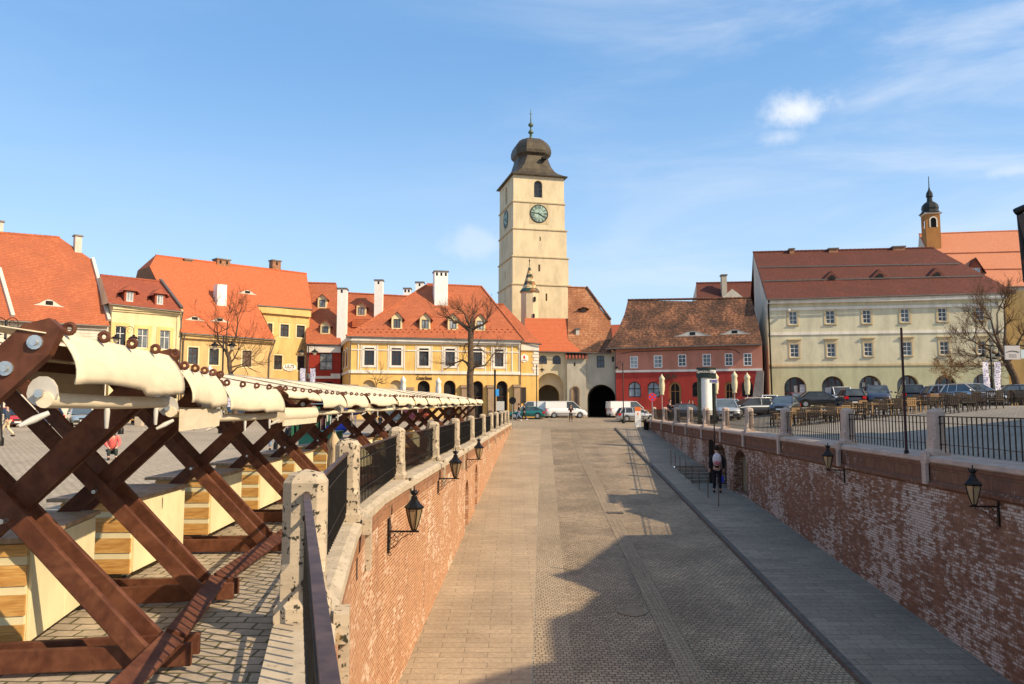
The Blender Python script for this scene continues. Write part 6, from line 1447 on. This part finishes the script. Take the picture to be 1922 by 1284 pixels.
car_at(1203,93,'hatch',pr,20,'small red hatchback peeping out behind the white van')
car_at(1290,72,'sedan',pnb,3,'low navy car seen behind the right railings beside the poster column')
car_at(1357,62,'suv',ps,-96,'silver car facing the camera just right of the poster column')
car_at(1369,76,'hatch',pw,-80,'white hatchback behind the silver car, before the picket fence')
car_at(1405,65,'wagon',pg,-165,'graphite estate car facing left behind the railings')
car_at(1437,74,'hatch',pw,80,'white car seen from behind near the picket fence corner')
car_at(1470,62,'sedan',pg,-120,'graphite saloon angled towards the left of the green house')
car_at(1490,76,'sedan',pmar,88,'maroon saloon showing red rear lights under the first green arch')
car_at(1529,77,'hatch',pg,70,'dark hatchback between the first two green arches')
car_at(1535,68,'sedan',pk,-8,'long black saloon side on before the second green arch')
car_at(1573,75,'van',pw,-100,'white van facing the camera under the second green arch')
car_at(1592,64,'hatch',pk,78,'black hatchback seen from behind with red lamps, among the terrace tables')
car_at(1609,77,'hatch',pw,30,'white car half hidden behind the navy off roader')
car_at(1643,64,'suv',pnb,-112,'navy off roader facing the camera before the third green arch')
car_at(1705,64,'suv',pk,70,'black off roader seen from behind, before the fourth green arch')
car_at(1792,57,'wagon',pb,-8,'slate blue estate car side on before the fifth green arch')
car_at(1800,72,'hatch',pw,-20,'white car roof showing behind the slate blue estate')
car_at(1845,66,'sedan',plb,-15,'pale blue saloon before the last green arch')
car_at(1822,50,'hatch',ps,-80,'silver hatchback facing the camera at the end of the terrace tables')
car_at(1918,52,'sedan',pk,-20,'black car cut by the right edge beneath the bare tree')
car_at(158,62,'hatch',plb,-55,'pale blue car seen between the nearest crossed beams')
car_at(95,60,'sedan',pnb,130,'dark navy car behind the concrete bench on the left')
car_at(24,58,'hatch',pr,-40,'red car beyond the walking person at the left edge')
car_at(400,68,'hatch',ps,-60,'silver car seen under the cream valances on the left')
car_at(440,72,'sedan',pk,-50,'black car under the rolled cream blind')
car_at(275,65,'hatch',pk,-60,'black car behind the second pair of crossed beams')
# ======== people ========
def mm(name,c,r=.85): return simple(name,c,r,0,.12,8,spec=.2)
m_skin=mm('skin',(.55,.32,.22),.6); m_hair=mm('dark_hair',(.03,.02,.015))
def skin_obj(name,joints,edges,radii,mat,parent,root=0,lvl=2):
    me=bpy.data.meshes.new(name); me.from_pydata([Vector(j) for j in joints],edges,[]); me.materials.append(mat)
    o=bpy.data.objects.new(name,me); COL.objects.link(o); o.parent=parent
    md=o.modifiers.new('skin','SKIN'); md.use_smooth_shade=True; md.branch_smoothing=.4
    for i,r in enumerate(radii):
        v=me.skin_vertices[0].data[i]; v.radius=(r,r) if not isinstance(r,tuple) else r; v.use_root=(i==root)
    sb=o.modifiers.new('sub','SUBSURF'); sb.levels=lvl; sb.render_levels=lvl
    return o
def person(label,loc,ang,pose='stand',top=(.02,.02,.025),legs=(.03,.035,.05),H=1.75,hair=m_hair,extra=None,group=None,shoe=(.03,.02,.02),arms='down',lean=0.0,long=True):
    t=thing('person',label,'person',(0,0,0),group); k=H/1.75
    # x forward, y left
    hip=.92 if pose!='sit' else .48
    if pose=='crouch': hip=.35
    sh=hip+.50; Lx=lean
    J={'pel':(0,0,hip),'wst':(Lx*.2,0,hip+.16),'chs':(Lx*.7,0,hip+.36),'nck':(Lx,0,hip+.56),'hd0':(Lx+.02,0,hip+.64),'hd1':(Lx+.03,0,hip+.76)}
    if pose=='walk': feet=((.30,.09,.06,.16,.09,.48),(-.32,-.09,.14,-.02,-.09,.50))
    elif pose in('sit','crouch'): feet=((.48,.12,.06,.46,.12,hip+.02),(.46,-.12,.06,.45,-.12,hip+.02))
    else: feet=((.02,.11,.06,.03,.10,.50),(.0,-.12,.06,.02,-.11,.50))
    hip_j=[(0,.09,hip-.04),(0,-.09,hip-.04)]
    ar=[]
    for s in (1,-1):
        shd=(Lx,s*.19,hip+.50)
        if arms=='phone' : el=(Lx+.08,s*.24,hip+.24); ha=(Lx+.30,s*.10,hip+.36)
        elif arms=='hips': el=(Lx-.06,s*.36,hip+.25); ha=(Lx+.05,s*.18,hip+.06)
        elif pose=='walk': el=(Lx-.10*s,s*.24,hip+.22); ha=(Lx+.10-.18*s,s*.25,hip+.0)
        elif pose in('sit','crouch'): el=(Lx+.06,s*.24,hip+.24); ha=(Lx+.30,s*.14,hip+.12)
        else: el=(Lx-.02,s*.25,hip+.22); ha=(Lx+.06,s*.26,hip-.04)
        ar.append((shd,el,ha))
    sc=lambda p:(p[0]*k,p[1]*k,p[2]*k)
    # body: one skinned surface
    js=[J['pel'],J['wst'],J['chs'],J['nck'],J['hd0'],J['hd1']]; ed=[(i,i+1) for i in range(5)]; rd=[.12,.11,.12,.05,.07,.085]
    for s,(shd,el,ha) in zip((1,-1),ar):
        b=len(js); d=Vector(ha)-Vector(el); d.normalize(); hv=Vector(ha)+d*.05
        js+=[shd,el,ha,tuple(hv)]; ed+=[(2,b),(b,b+1),(b+1,b+2),(b+2,b+3)]; rd+=[.055,.04,.03,.032]
        for q in range(4):
            js.append(tuple(hv+d*.07+Vector((0,(q-1.5)*.018,0)))); ed.append((b+3,len(js)-1)); rd.append(.009)
        js.append(tuple(hv+Vector((.03,-s*.035,0))+d*.02)); ed.append((b+3,len(js)-1)); rd.append(.010)
    for f,hj in zip(feet,hip_j):
        b=len(js); js+=[hj,(f[3],f[4],f[5]),(f[0],f[1],f[2]+.04),(f[0]+.14,f[1],f[2]-.02)]; ed+=[(0,b),(b,b+1),(b+1,b+2),(b+2,b+3)]; rd+=[.08,.055,.035,.03]
    skin_obj('body',[sc(j) for j in js],ed,[r*k for r in rd],m_skin,t,lvl=1)
    # jacket
    js=[J['pel'],J['wst'],J['chs'],(J['nck'][0],0,J['nck'][2]-.04)]; ed=[(0,1),(1,2),(2,3)]; rd=[(.165,.135),(.155,.125),(.17,.13),.075]
    for shd,el,ha in ar:
        b=len(js); js+=[shd,el,tuple(Vector(el).lerp(Vector(ha),.9))]; ed+=[(2,b),(b,b+1),(b+1,b+2)]; rd+=[.085,.062,.048]
    jk=skin_obj('jacket',[sc(j) for j in js],ed,[tuple(a*k for a in r) if isinstance(r,tuple) else r*k for r in rd],mm('jacket_cloth',top),t,lvl=1)
    js=[(0,0,hip+.04)]; ed=[]; rd=[.15]
    for f,hj in zip(feet,hip_j):
        b=len(js); js+=[(hj[0],hj[1],hj[2]-.02),(f[3],f[4],f[5]),(f[0],f[1],f[2]+.07)]; ed+=[(0,b),(b,b+1),(b+1,b+2)]; rd+=[.10,.072,.055]
    skin_obj('trousers',[sc(j) for j in js],ed,[r*k for r in rd],mm('trouser_cloth',legs),t,lvl=1)
    for f in feet:
        mb=MB(); mb.ball((f[0]+.05,f[1],f[2]-.01),.13,10,6,(1,.38,.42)); o=mb.build('shoe',mm('shoe_leather',shoe),t,local=True); o.scale=(k,k,k)
    hx,hz=J['hd1'][0],J['hd1'][2]
    mb=MB(); mb.ball((hx-.02,0,hz+.035),.115,12,8,(1.0,.92,1.0)); o=mb.build('hair',hair,t,local=True); o.scale=(k,k,k)
    mb=MB(); mb.ball((hx+.015,0,hz-.005),.10,12,8,(.95,.80,1.15)); mb.ball((hx+.11,0,hz-.01),.018,6,5,(1,.8,1.4)); 
    for s in (-1,1): mb.ball((hx+.01,s*.083,hz),.022,6,5,(.6,.4,1.2))
    o=mb.build('face',m_skin,t,local=True); o.scale=(k,k,k)
    mb=MB(); 
    for s in (-1,1): mb.ball((hx+.098,s*.035,hz+.02),.010,6,4)
    mb.box(hx+.095,hx+.106,-.022,.022,hz-.058,hz-.050); f_=mb.build('eyes_and_mouth',m_hair,o,local=True)
    if extra: extra(t,k,hip)
    t.location=loc; t.rotation_euler=(0,0,R(ang)); return t
def pers_at(px,Y,ang,label,z=None,**k):
    X=(px-961)/FPX*Y; return person(label,(X,Y,G(X,Y) if z is None else z),ang,**k)
def backpack(col,col2=None):
    def f(t,k,hip):
        mb=MB(); mb.M=Matrix.Scale(k,4); mb.ball((-.20,0,hip+.36),.20,12,8,(.55,.85,1.25)); mb.cur=1; mb.ball((-.27,0,hip+.24),.11,10,6,(.5,1.1,.8)); mb.build('backpack',[mm('pack_cloth',col),mm('pack_pocket',col2 or col)],t,local=True)
    return f
def bag(col,side=1):
    def f(t,k,hip):
        mb=MB(); mb.box(-.14,.12,side*.27-.05,side*.27+.05,hip-.38,hip-.10); mb.tube([(-.08,side*.27,hip-.1),(0,side*.27,hip+.02),(.06,side*.27,hip-.1)],.008,5); mb.build('bag',mm('bag_cloth',col),t,local=True,bevel=.01)
    return f
pers_at(1071,80,-90,'man in dark clothes standing with hands raised to his chest before the long white van',arms='phone',top=(.04,.015,.02),legs=(.015,.015,.02))
pers_at(974,82,170,'woman with dark hair and light jeans walking left past the left wall',pose='walk',top=(.03,.03,.05),legs=(.20,.28,.45),H=1.68)
pers_at(984,81,178,'woman in black with white shoes walking left, close behind another woman',pose='walk',top=(.02,.02,.02),legs=(.02,.02,.02),H=1.7,shoe=(.7,.7,.68))
Yb=39.2; Xb=8.75+K*Yb
person('person with a white and pink backpack and a blue bag standing at the arched doorway',(Xb,Yb,zroad(Yb)+.11 if Yb<37.5 else -4.34),80,top=(.02,.02,.025),legs=(.015,.015,.02),H=2.3,extra=lambda t,k,h:(backpack((.62,.55,.56),(.5,.16,.18))(t,k,h),bag((.03,.05,.45),-1)(t,k,h)))
pers_at(18,40,185,'person in dark jacket and beige trousers walking at the left edge',pose='walk',top=(.045,.06,.085),legs=(.62,.50,.33),H=1.75)
def blk(t,k,hip):
    mb=MB(); mb.box(-.2,.26,-.24,.24,0,hip-.12); mb.build('seat_stone',m_stone2,t,local=True,bevel=.02)
pers_at(216,25.3,-60,'person in orange and magenta jacket crouching on the square behind the beams',pose='crouch',top=(.78,.16,.14),legs=(.03,.04,.04),H=1.55,lean=.15,extra=backpack((.03,.035,.035)))
pers_at(516,30,-70,'person with bright red cap standing behind the stalls',top=(.05,.06,.09),legs=(.2,.28,.4),H=1.7,hair=mm('red_cap',(.6,.01,.015)))
pers_at(552,36,-120,'person with red cap farther behind the stalls',top=(.45,.42,.40),legs=(.03,.03,.04),H=1.7,hair=bpy.data.materials['red_cap'])
pers_at(545,27,-150,'seated person in black between the crossed stall beams',pose='sit',top=(.015,.015,.018),legs=(.02,.02,.02),H=1.7,extra=lambda t,k,h:(lambda mb:(mb.box(-.2,.22,-.2,.2,.0,.40),mb.build('stool',m_bwood,t,local=True)))(MB()))
pers_at(716,46,200,'person in dark coat walking behind the middle stalls',pose='walk',top=(.02,.02,.03),legs=(.02,.02,.03))
pers_at(704,50,20,'person in white top behind the middle stalls',top=(.7,.7,.7),legs=(.05,.06,.1))
pers_at(1256,61,-60,'heavy man in black cap leaning at the right railings',top=(.012,.012,.018),legs=(.02,.02,.02),H=1.8,arms='phone')
pers_at(1277,77,-90,'woman in brown jacket and jeans at the bar door',top=(.07,.02,.02),legs=(.05,.12,.25),H=1.7)
pers_at(1292,81,-70,'man in black standing on the terrace, left of a pair',top=(.012,.012,.014),legs=(.15,.16,.13),H=1.78)
pers_at(1299,81.5,-120,'companion in black on the terrace, right of a pair',top=(.02,.02,.024),legs=(.03,.03,.03),H=1.72)
pers_at(1581,78,-90,'man in black standing between the third and fourth green arches',top=(.01,.01,.012),legs=(.02,.02,.02),arms='hips',H=1.78)
pers_at(256,63,-30,'person in black beside the parked cars on the left',top=(.015,.015,.02),legs=(.02,.02,.02))
# ======== trees ========
m_bark=simple('grey_bark',(.11,.075,.05),.9,0,.3,5,spec=.1,bmp=.4); m_twig=simple('brown_twig',(.13,.075,.042),.9,0,.2,5,spec=.1)
def tree(label,loc,spec,H,seed,trunk,limbs,twigs,depth=4,mat2=m_twig,group=None,spread=.62,tw=.010,ang0=.75):
    rnd=random.Random(seed); t=thing('bare_tree',label,'tree',loc,group)
    o=Vector(loc); mt=MB(); mtw=MB(); cur=[None]
    pts=[Vector(p) for p,_ in trunk]; mt.tube([o+p for p in pts],[r for _,r in trunk],12)
    def grow(p,d,L,r,dep):
        n=5; q=[p]; rs=[r]; dd=d.copy()
        for i in range(n):
            dd=(dd+Vector((rnd.uniform(-1,1),rnd.uniform(-1,1),rnd.uniform(-.6,.9)))*.20).normalized(); q.append(q[-1]+dd*L/n); rs.append(max(tw*.55,r*(1-.62*(i+1)/n)))
        (cur[0] if r>.035 else mtw).tube(q,rs,6 if r>.03 else 3,cap=False)
        if dep>0:
            for c in range(twigs if dep<3 else twigs-1):
                j=rnd.randint(1,n); a=rnd.uniform(0,2*math.pi); ax=dd.orthogonal().normalized(); ax.rotate(Matrix.Rotation(a,3,dd)); k=rnd.uniform(.5,1)*ang0
                nd_=(dd*math.cos(k)+ax*math.sin(k)); nd_.z+=.12; nd_.normalize(); grow(q[j],nd_,L*rnd.uniform(.48,.75),max(tw,rs[j]*.62),dep-1)
    for (ps,r0,r1,dp) in limbs:
        ml=cur[0]=MB()
        P=[o+Vector(x) for x in ps]; m=len(P); rs=[r0+(r1-r0)*i/(m-1) for i in range(m)]; ml.tube(P,rs,8)
        d=(P[-1]-P[-2]).normalized()
        for c in range(spec): 
            a=rnd.uniform(0,6.28); ax=d.orthogonal().normalized(); ax.rotate(Matrix.Rotation(a,3,d)); k=rnd.uniform(.1,.8); grow(P[-1],(d*math.cos(k)+ax*math.sin(k)).normalized(),H*rnd.uniform(.7,1.1),r1*.6,dp)
        for c in range(spec):
            j=rnd.randint(1,m-1); a=rnd.uniform(0,6.28); d2=(P[j]-P[j-1]).normalized(); ax=d2.orthogonal().normalized(); ax.rotate(Matrix.Rotation(a,3,d2)); grow(P[j],(d2*.35+ax*.9).normalized(),H*rnd.uniform(.5,.9),.035,max(1,dp-1))
        ml.build('limb',m_bark,t)
    mt.build('trunk',m_bark,t); mtw.build('twigs',mat2,t)
    return t
D=70; s=D/FPX; X=(884-961)*s; g=zleft(D)
def rel(px,py,dy=0): p=atY(px,py,D+dy); return (p.x-X,dy,p.z-g)
tree('tall pollarded bare tree in front of the golden restaurant',(X,D,g),4,1.5,3,[((0,0,-.1),.46),((0,0,1.2),.36),(rel(882,706),.31),(rel(884,690),.32),(rel(883,650),.25),(rel(884,622),.28),(rel(885,612),.22)],
 [([rel(884,622),rel(872,612),rel(861,604,.4),rel(853,606,.6),rel(849,600,.6)],.22,.10,3),([rel(884,620),rel(896,613,-.4),rel(908,609,-.5),rel(914,600,-.5)],.17,.07,3),([rel(885,618),rel(885,600),rel(890,590,.4)],.2,.07,3),([rel(884,615),rel(876,600,-.8),rel(872,588,-1)],.16,.06,3),
 ([rel(882,692),rel(876,681),rel(868,676,.3),rel(858,680,.4)],.13,.06,2),([rel(884,690),rel(895,688,-.3),rel(910,686,-.5),rel(918,676,-.4)],.13,.05,3),([rel(884,655),rel(895,648,.4),rel(902,655,.6)],.08,.04,2),([rel(884,640),rel(872,648,-.5)],.08,.04,2)],4,ang0=.7,tw=.009)
D=58; s=D/FPX; X=(444-961)*s; g=zleft(D)
tree('small leaning bare tree in front of the low ochre house wall',(X,D,g),4,1.8,8,[((0,0,-.1),.22),(rel(440,720),.17),(rel(434,705),.17),(rel(431,690),.17),(rel(430,672),.16),(rel(426,662),.15)],
 [([rel(428,668),rel(436,655),rel(443,630),rel(446,610)],.12,.05,3),([rel(426,662),rel(418,652,.3),rel(410,642,.4),rel(408,625,.4)],.11,.05,3),([rel(427,665),rel(424,645,-.3),rel(426,620,-.3)],.10,.04,3),([rel(430,690),rel(440,688,.4),rel(455,684,.5),rel(470,672,.5)],.08,.03,2),([rel(433,702),rel(445,690,-.4),rel(462,686,-.5)],.07,.03,2),([rel(430,685),rel(440,672),rel(447,658)],.08,.04,2)],4,tw=.008)
D=55; s=D/FPX; X=(1921-961)*s; g=G(X,D)
tree('large spreading bare tree at the right edge',(X,D,g),5,1.6,21,[((0,0,-.1),.36),(rel(1912,735),.27),(rel(1903,705),.24),(rel(1893,686),.24),(rel(1886,672),.23)],
 [([rel(1888,674),rel(1880,655),rel(1868,630),rel(1860,600)],.15,.05,3),([rel(1886,672),rel(1886,645,.4),rel(1887,610,.6),rel(1885,580,.6)],.14,.05,3),([rel(1886,672),rel(1866,662,-.4),rel(1845,650,-.6),rel(1825,640,-.7)],.13,.05,3),([rel(1889,678),rel(1905,655,.3),rel(1918,630,.5)],.14,.05,3),([rel(1886,674),rel(1860,672,.5),rel(1835,668,.8)],.10,.04,3),([rel(1892,684),rel(1870,684,-.5),rel(1845,688,-.7)],.09,.04,3),([rel(1890,680),rel(1912,662,-.4),rel(1935,645,-.5)],.12,.05,3),([rel(1888,676),rel(1874,650,.6),rel(1850,620,.9)],.11,.04,3)],5,ang0=.7,tw=.0075)
m_dleaf=simple('dead_leaf_twig',(.28,.16,.06),.9,0,.3,9)
D=64; s=D/FPX; X=(1784-961)*s; g=G(X,D)
tree('small bushy young tree with dry reddish twigs before the fifth green arch',(X,D,g),5,.8,5,[((0,0,0),.06),(rel(1784,725),.05),(rel(1784,712),.05)],[([rel(1784,715),rel(1780,705),rel(1772,698)],.04,.02,3),([rel(1784,713),rel(1788,703,.2),rel(1795,697,.3)],.04,.02,3),([rel(1784,712),rel(1784,700),rel(1785,690)],.04,.02,3),([rel(1784,716),rel(1780,712,-.4),rel(1775,708,-.6)],.04,.02,3)],4,mat2=m_dleaf)
D=76; s=D/FPX; X=(706-961)*s; g=zleft(D)
tree('thin bare sapling before the left restaurant arches',(X,D,g),3,.9,4,[((0,0,0),.06),(rel(706,735),.05),(rel(706,722),.05)],[([rel(706,724),rel(709,714),rel(714,704)],.035,.015,2),([rel(706,722),rel(704,712),rel(700,704)],.035,.015,2),([rel(706,722),rel(711,718,.2)],.03,.015,2)],3)
# ======== terrace: pickets, tables, chairs ========
def pickets(label,x0,x1,Y0,Y1,h=1.0,grp=None):
    p=Vector(((x0-961)/FPX*Y0,Y0,0)); q=Vector(((x1-961)/FPX*Y1,Y1,0)); L=(q-p).length; n=int(L/.16)
    t=thing('picket_fence',label,'fence',(p.x,p.y,G(p.x,p.y)),grp); mb=MB()
    for k in range(n+1):
        c=p.lerp(q,k/n); g=G(c.x,c.y); d=(q-p).normalized(); mb.beam(c+Vector((0,0,g+.05)),c+Vector((0,0,g+h)),.10,.025,d)
    mb.build('pickets',m_pick,t); mb=MB()
    for z in (.3,.8): a=p+Vector((0,.04,G(p.x,p.y)+z)); b=q+Vector((0,.04,G(q.x,q.y)+z)); mb.beam(a,b,.04,.08)
    mb.build('rails',m_pick,t)
m_pick=wood('orange_stained_fence',(.40,.16,.04),(.55,.26,.08))
pickets('low orange picket fence before the left windows of the crimson house',1205,1262,84,82); pickets('orange picket fence before the bar door',1285,1350,80,79); pickets('long orange picket fence in front of the taller parasols',1360,1450,74,73); pickets('orange picket fence behind the row of parasols, beside the grey metal sheet',1352,1442,82,80,1.1)
m_wick=simple('dark_wicker',(.035,.022,.014),.7,0,.4,30,bmp=.4); m_table=wood('oiled_table_board',(.42,.25,.11),(.55,.36,.18),.4,(2,10,2)); m_cush=simple('tan_cushion',(.45,.30,.13),.9)
def mkchair(label,mat,loc,ang):
    t=thing('terrace_chair',label,'chair',(0,0,0),'chairs of the cafe terrace behind the right railings')
    mb=MB(); mb.box(-.24,.24,-.24,.24,.40,.46); mb.build('seat',mat,t,local=True)
    mb=MB(); 
    for k in range(5): mb.box(-.27,-.24,-.22+k*.10,-.16+k*.10,.50,.90)
    mb.box(-.28,-.23,-.25,.25,.86,.92); mb.box(-.28,-.235,-.25,.25,.46,.52); mb.build('backrest',mat,t,local=True)
    for x in (-.23,.21):
        for y in (-.22,.22): mb=MB(); mb.box(x-.02,x+.02,y-.02,y+.02,0,.40 if x>0 else .5); mb.build('leg',mat,t,local=True)
    for y in (-.24,.24): mb=MB(); mb.box(-.25,.22,y-.02,y+.02,.64,.67); mb.box(.19,.22,y-.02,y+.02,.46,.64); mb.build('armrest',mat,t,local=True)
    t.location=loc; t.rotation_euler=(0,0,ang); return t
def mktable(label,loc,ang,L=1.5):
    t=thing('terrace_table',label,'table',(0,0,0),'tables of the cafe terrace behind the right railings')
    mb=MB(); [mb.box(-L/2,L/2,-.38+k*.155,-.24+k*.155,.71,.75) for k in range(5)]; mb.box(-L/2+.1,L/2-.1,-.33,.33,.67,.71); mb.build('tabletop',m_table,t,local=True)
    for x in (-L/2+.08,L/2-.08):
        for y in (-.32,.32): mb=MB(); mb.box(x-.03,x+.03,y-.03,y+.03,0,.67); mb.build('leg',m_table,t,local=True)
    t.location=loc; t.rotation_euler=(0,0,ang); return t
ch1=ch2=tb=None; rnd=random.Random(11)
m_wchair=wood('pale_wood_chair',(.40,.22,.08),(.55,.34,.15))
rows=[(44.5,[1475,1532,1590,1652,1712]),(48.5,[1500,1560,1620,1685,1745]),(41.5,[1780,1842]),(46,[1800,1855,1900])]
sp=['nearest row','second row','dark chair group on the right','row beneath the bare tree']
for ri,(Y,pxs) in enumerate(rows):
    for ci,px in enumerate(pxs):
        X=(px-961)/FPX*Y; yy=Y+rnd.uniform(-.4,.4); g=G(X,yy); a=rnd.uniform(-.08,.08)-.1
        o_=['first','second','third','fourth','fifth'][ci]
        lab='pale plank table, %s from the left in the %s of the terrace'%(o_,sp[ri])
        if ri<2:
            if tb is None: tb=mktable(lab,(X,yy,g),a)
            else: place(copy_tree(tb),(X,yy,g),a,lab)
        n_=0
        for dx,dy,an in ((-.42,-.75,math.pi/2),(.42,-.75,math.pi/2),(-.42,.75,-math.pi/2),(.42,.75,-math.pi/2)):
            n_+=1; x,y=X+dx+rnd.uniform(-.06,.06),yy+dy; 
            lab='%s chair, %s of %s %s, %s'%('pale wooden' if ri<2 and n_==1 and ci%2==0 else 'dark wicker',['near left','near right','far left','far right'][n_-1],o_,'terrace table' if ri<2 else 'terrace cluster',sp[ri])
            if 'pale' in lab:
                if ch2 is None: ch2=mkchair(lab,m_wchair,(x,y,G(x,y)),an)
                else: place(copy_tree(ch2),(x,y,G(x,y)),an+rnd.uniform(-.2,.2),lab)
            else:
                if ch1 is None: ch1=mkchair(lab,m_wick,(x,y,G(x,y)),an)
                else: place(copy_tree(ch1),(x,y,G(x,y)),an+rnd.uniform(-.25,.25),lab)
# ======== left square furniture ========
for px,Y,lab in ((38,57,'concrete bench with wooden slats near the walking person'),(96,60,'concrete bench with wooden slats before the navy car'),(245,60,'concrete bench partly hidden by the second crossed beams'),(392,64,'concrete bench under the cream valances')):
    X=(px-961)/FPX*Y; t=thing('bench',lab,'bench',(X,Y,zleft(Y)),'concrete benches on the left square'); mb=MB()
    for s in(-.85,.85): mb=MB(); mb.box(X+s-.28,X+s+.28,Y-.25,Y+.25,zleft(Y),zleft(Y)+.72); mb.build('block',m_stone2,t,bevel=.02)
    mb=MB(); mb.box(X-.6,X+.6,Y-.25,Y+.25,zleft(Y)+.45,zleft(Y)+.53); mb.build('seat',m_pine,t)
Y=55; X=(4-961)/FPX*Y; mb=MB(); mb.lathe([(.30,0),(.30,.9),(.33,.92),(.33,1.0),(.0,1.02)],(0,0,0),14); o=mb.build('litter_bin',m_plast); o.location=(X,Y,zleft(Y)); tag(o,'grey cylindrical litter bin cut by the left edge','bin')
# green vendor box and hanging goods
D=22; X=(606-961)/FPX*D; g=zleft(D); m_grn=simple('green_painted_metal',(.06,.26,.15),.5); t=thing('vendor_cart','green metal vendor box on wheels behind the stalls','cart',(X,D,g))
mb=MB(); mb.box(X-.55,X+.5,D-.4,D+.4,g+.22,g+1.0); mb.build('body',m_grn,t,bevel=.01); mb=MB(); mb.box(X-.6,X+.55,D-.45,D+.45,g+1.0,g+1.05); mb.build('lid',m_grn,t); 
for s in(-.35,.35): mb=MB(); mb.tube([(X+s,D-.42,g+.12),(X+s,D-.36,g+.12)],.12,12); mb.build('wheel',m_tyre,t)
mb=MB(); mb.box(X-.03,X-.015,D-.41,D-.40,g+.25,g+.98); mb.build('door_seam',m_dark,t)
D=27; X=(586-961)/FPX*D; g=zleft(D); t=thing('clothes_rail','rail of dark green garments hanging behind the stalls','clothes rail',(X,D,g))
for s in(-.7,.7): mb=MB(); mb.tube([(X+s,D,g),(X+s,D,g+1.8)],.02,6); mb.build('post',m_steel,t)
mb=MB(); mb.tube([(X-.7,D,g+1.8),(X+.7,D,g+1.8)],.018,6); mb.build('bar',m_steel,t)
for k in range(8):
    mb=MB(); x=X-.6+k*.17; mb.hexa([(x-.03,D-.22,g+.6),(x+.05,D-.22,g+.6),(x+.04,D+.22,g+.6),(x-.03,D+.22,g+.6),(x-.02,D-.16,g+1.7),(x+.02,D-.16,g+1.7),(x+.02,D+.16,g+1.7),(x-.02,D+.16,g+1.7)]); mb.build('garment',simple('garment_%d'%k,((.03,.14,.07),(.02,.08,.04),(.10,.03,.03),(.04,.16,.09))[k%4],.9),t)
# goods seen through the middle stalls
for k,(px,Y,c,lab) in enumerate(((765,38,(.45,.10,.12),'red patterned round platter hanging in the middle stalls'),(790,40,(.62,.12,.06),'orange red round platter hanging next to another platter'),(738,36,(.35,.33,.28),'grey round wicker platter hanging in the middle stalls'))):
    p=atY(px,776,Y); mb=MB(); mb.M=Matrix.Rotation(R(90),4,'X'); mb.lathe([(.001,.0),(.22,.0),(.26,.03),(.40,.05),(.42,.03),(.40,.02)],(0,0,0),20); o=mb.build('platter',simple('platter_glaze_%d'%k,c,.3,0,.5,14)); o.location=(p.x,Y,p.z); tag(o,lab,'platter')
for k,(px,Y,c,lab) in enumerate(((663,30,(.03,.06,.38),'blue tarpaulin bundle under the eighth stall roof'),(631,26,(.03,.06,.42),'blue cloth bundle beside the green vendor box'))):
    p=atY(px,(771 if k==0 else 806),Y); mb=MB(); mb.ball((0,0,0),.32,10,7,(1.2,.7,.55)); mb.ball((.2,.05,.08),.2,8,6,(1,.8,.7)); o=mb.build('cloth_bundle',simple('blue_cloth_%d'%k,c,.7,0,.2,8)); o.location=p; tag(o,lab,'cloth bundle')
# goods on a trestle to carry the bundles: white market barrier frames
t=thing('trestle','pale trestle frame carrying bundles behind the stalls','trestle',((645-961)/FPX*28,28,zleft(28)))
X=(645-961)/FPX*28; g=zleft(28)
for s in (-.45,.0,.45): mb=MB(); mb.tube([(X+s,28,g),(X+s,28,g+1.35)],.02,6); mb.build('leg',m_white,t)
mb=MB(); mb.box(X-.9,X+.9,27.6,28.3,g+.7,g+.75); mb.build('shelf',m_white,t)
mb=MB(); p=atY(661,768,20); mb.tube([(0,0,0),(0,0,p.z-zleft(20)+.1)],.015,6); o=mb.build('pole',m_white); o.location=(p.x,20,zleft(20)); tag(o,'thin white pole rising behind the third fence post','pole')
# posters in green arcade
for k,(x0,y0,x1,y1,c) in enumerate(((1490,724,1497,741,(.5,.45,.42)),(1501,722,1512,745,(.6,.6,.62)),(1693,714,1700,729,(.62,.6,.55)),(1618,718,1624,726,(.35,.34,.33)),(1641,716,1649,725,(.4,.4,.38)))):
    o=pxo(FG,'r',x0,y0,x1,y1,-.5); mb=MB(); mb.fbox(FG,o[1],o[2],-.55,-.5,o[3],o[4]); mb.build('poster',simple('poster_%d'%k,c,.7,0,.35,6),Gh)
# wire over the facade
mb=MB(); a=FG.P(sG0+2.6,.2,zeG-.4); b=FG.P(sG0+2.2,.5,FG.hit(1463,584)[1]); mb.tube([a,b],.03,4); mb.ball(b,.18,8,6); mb.build('hanging_lamp',m_plast,Gh)
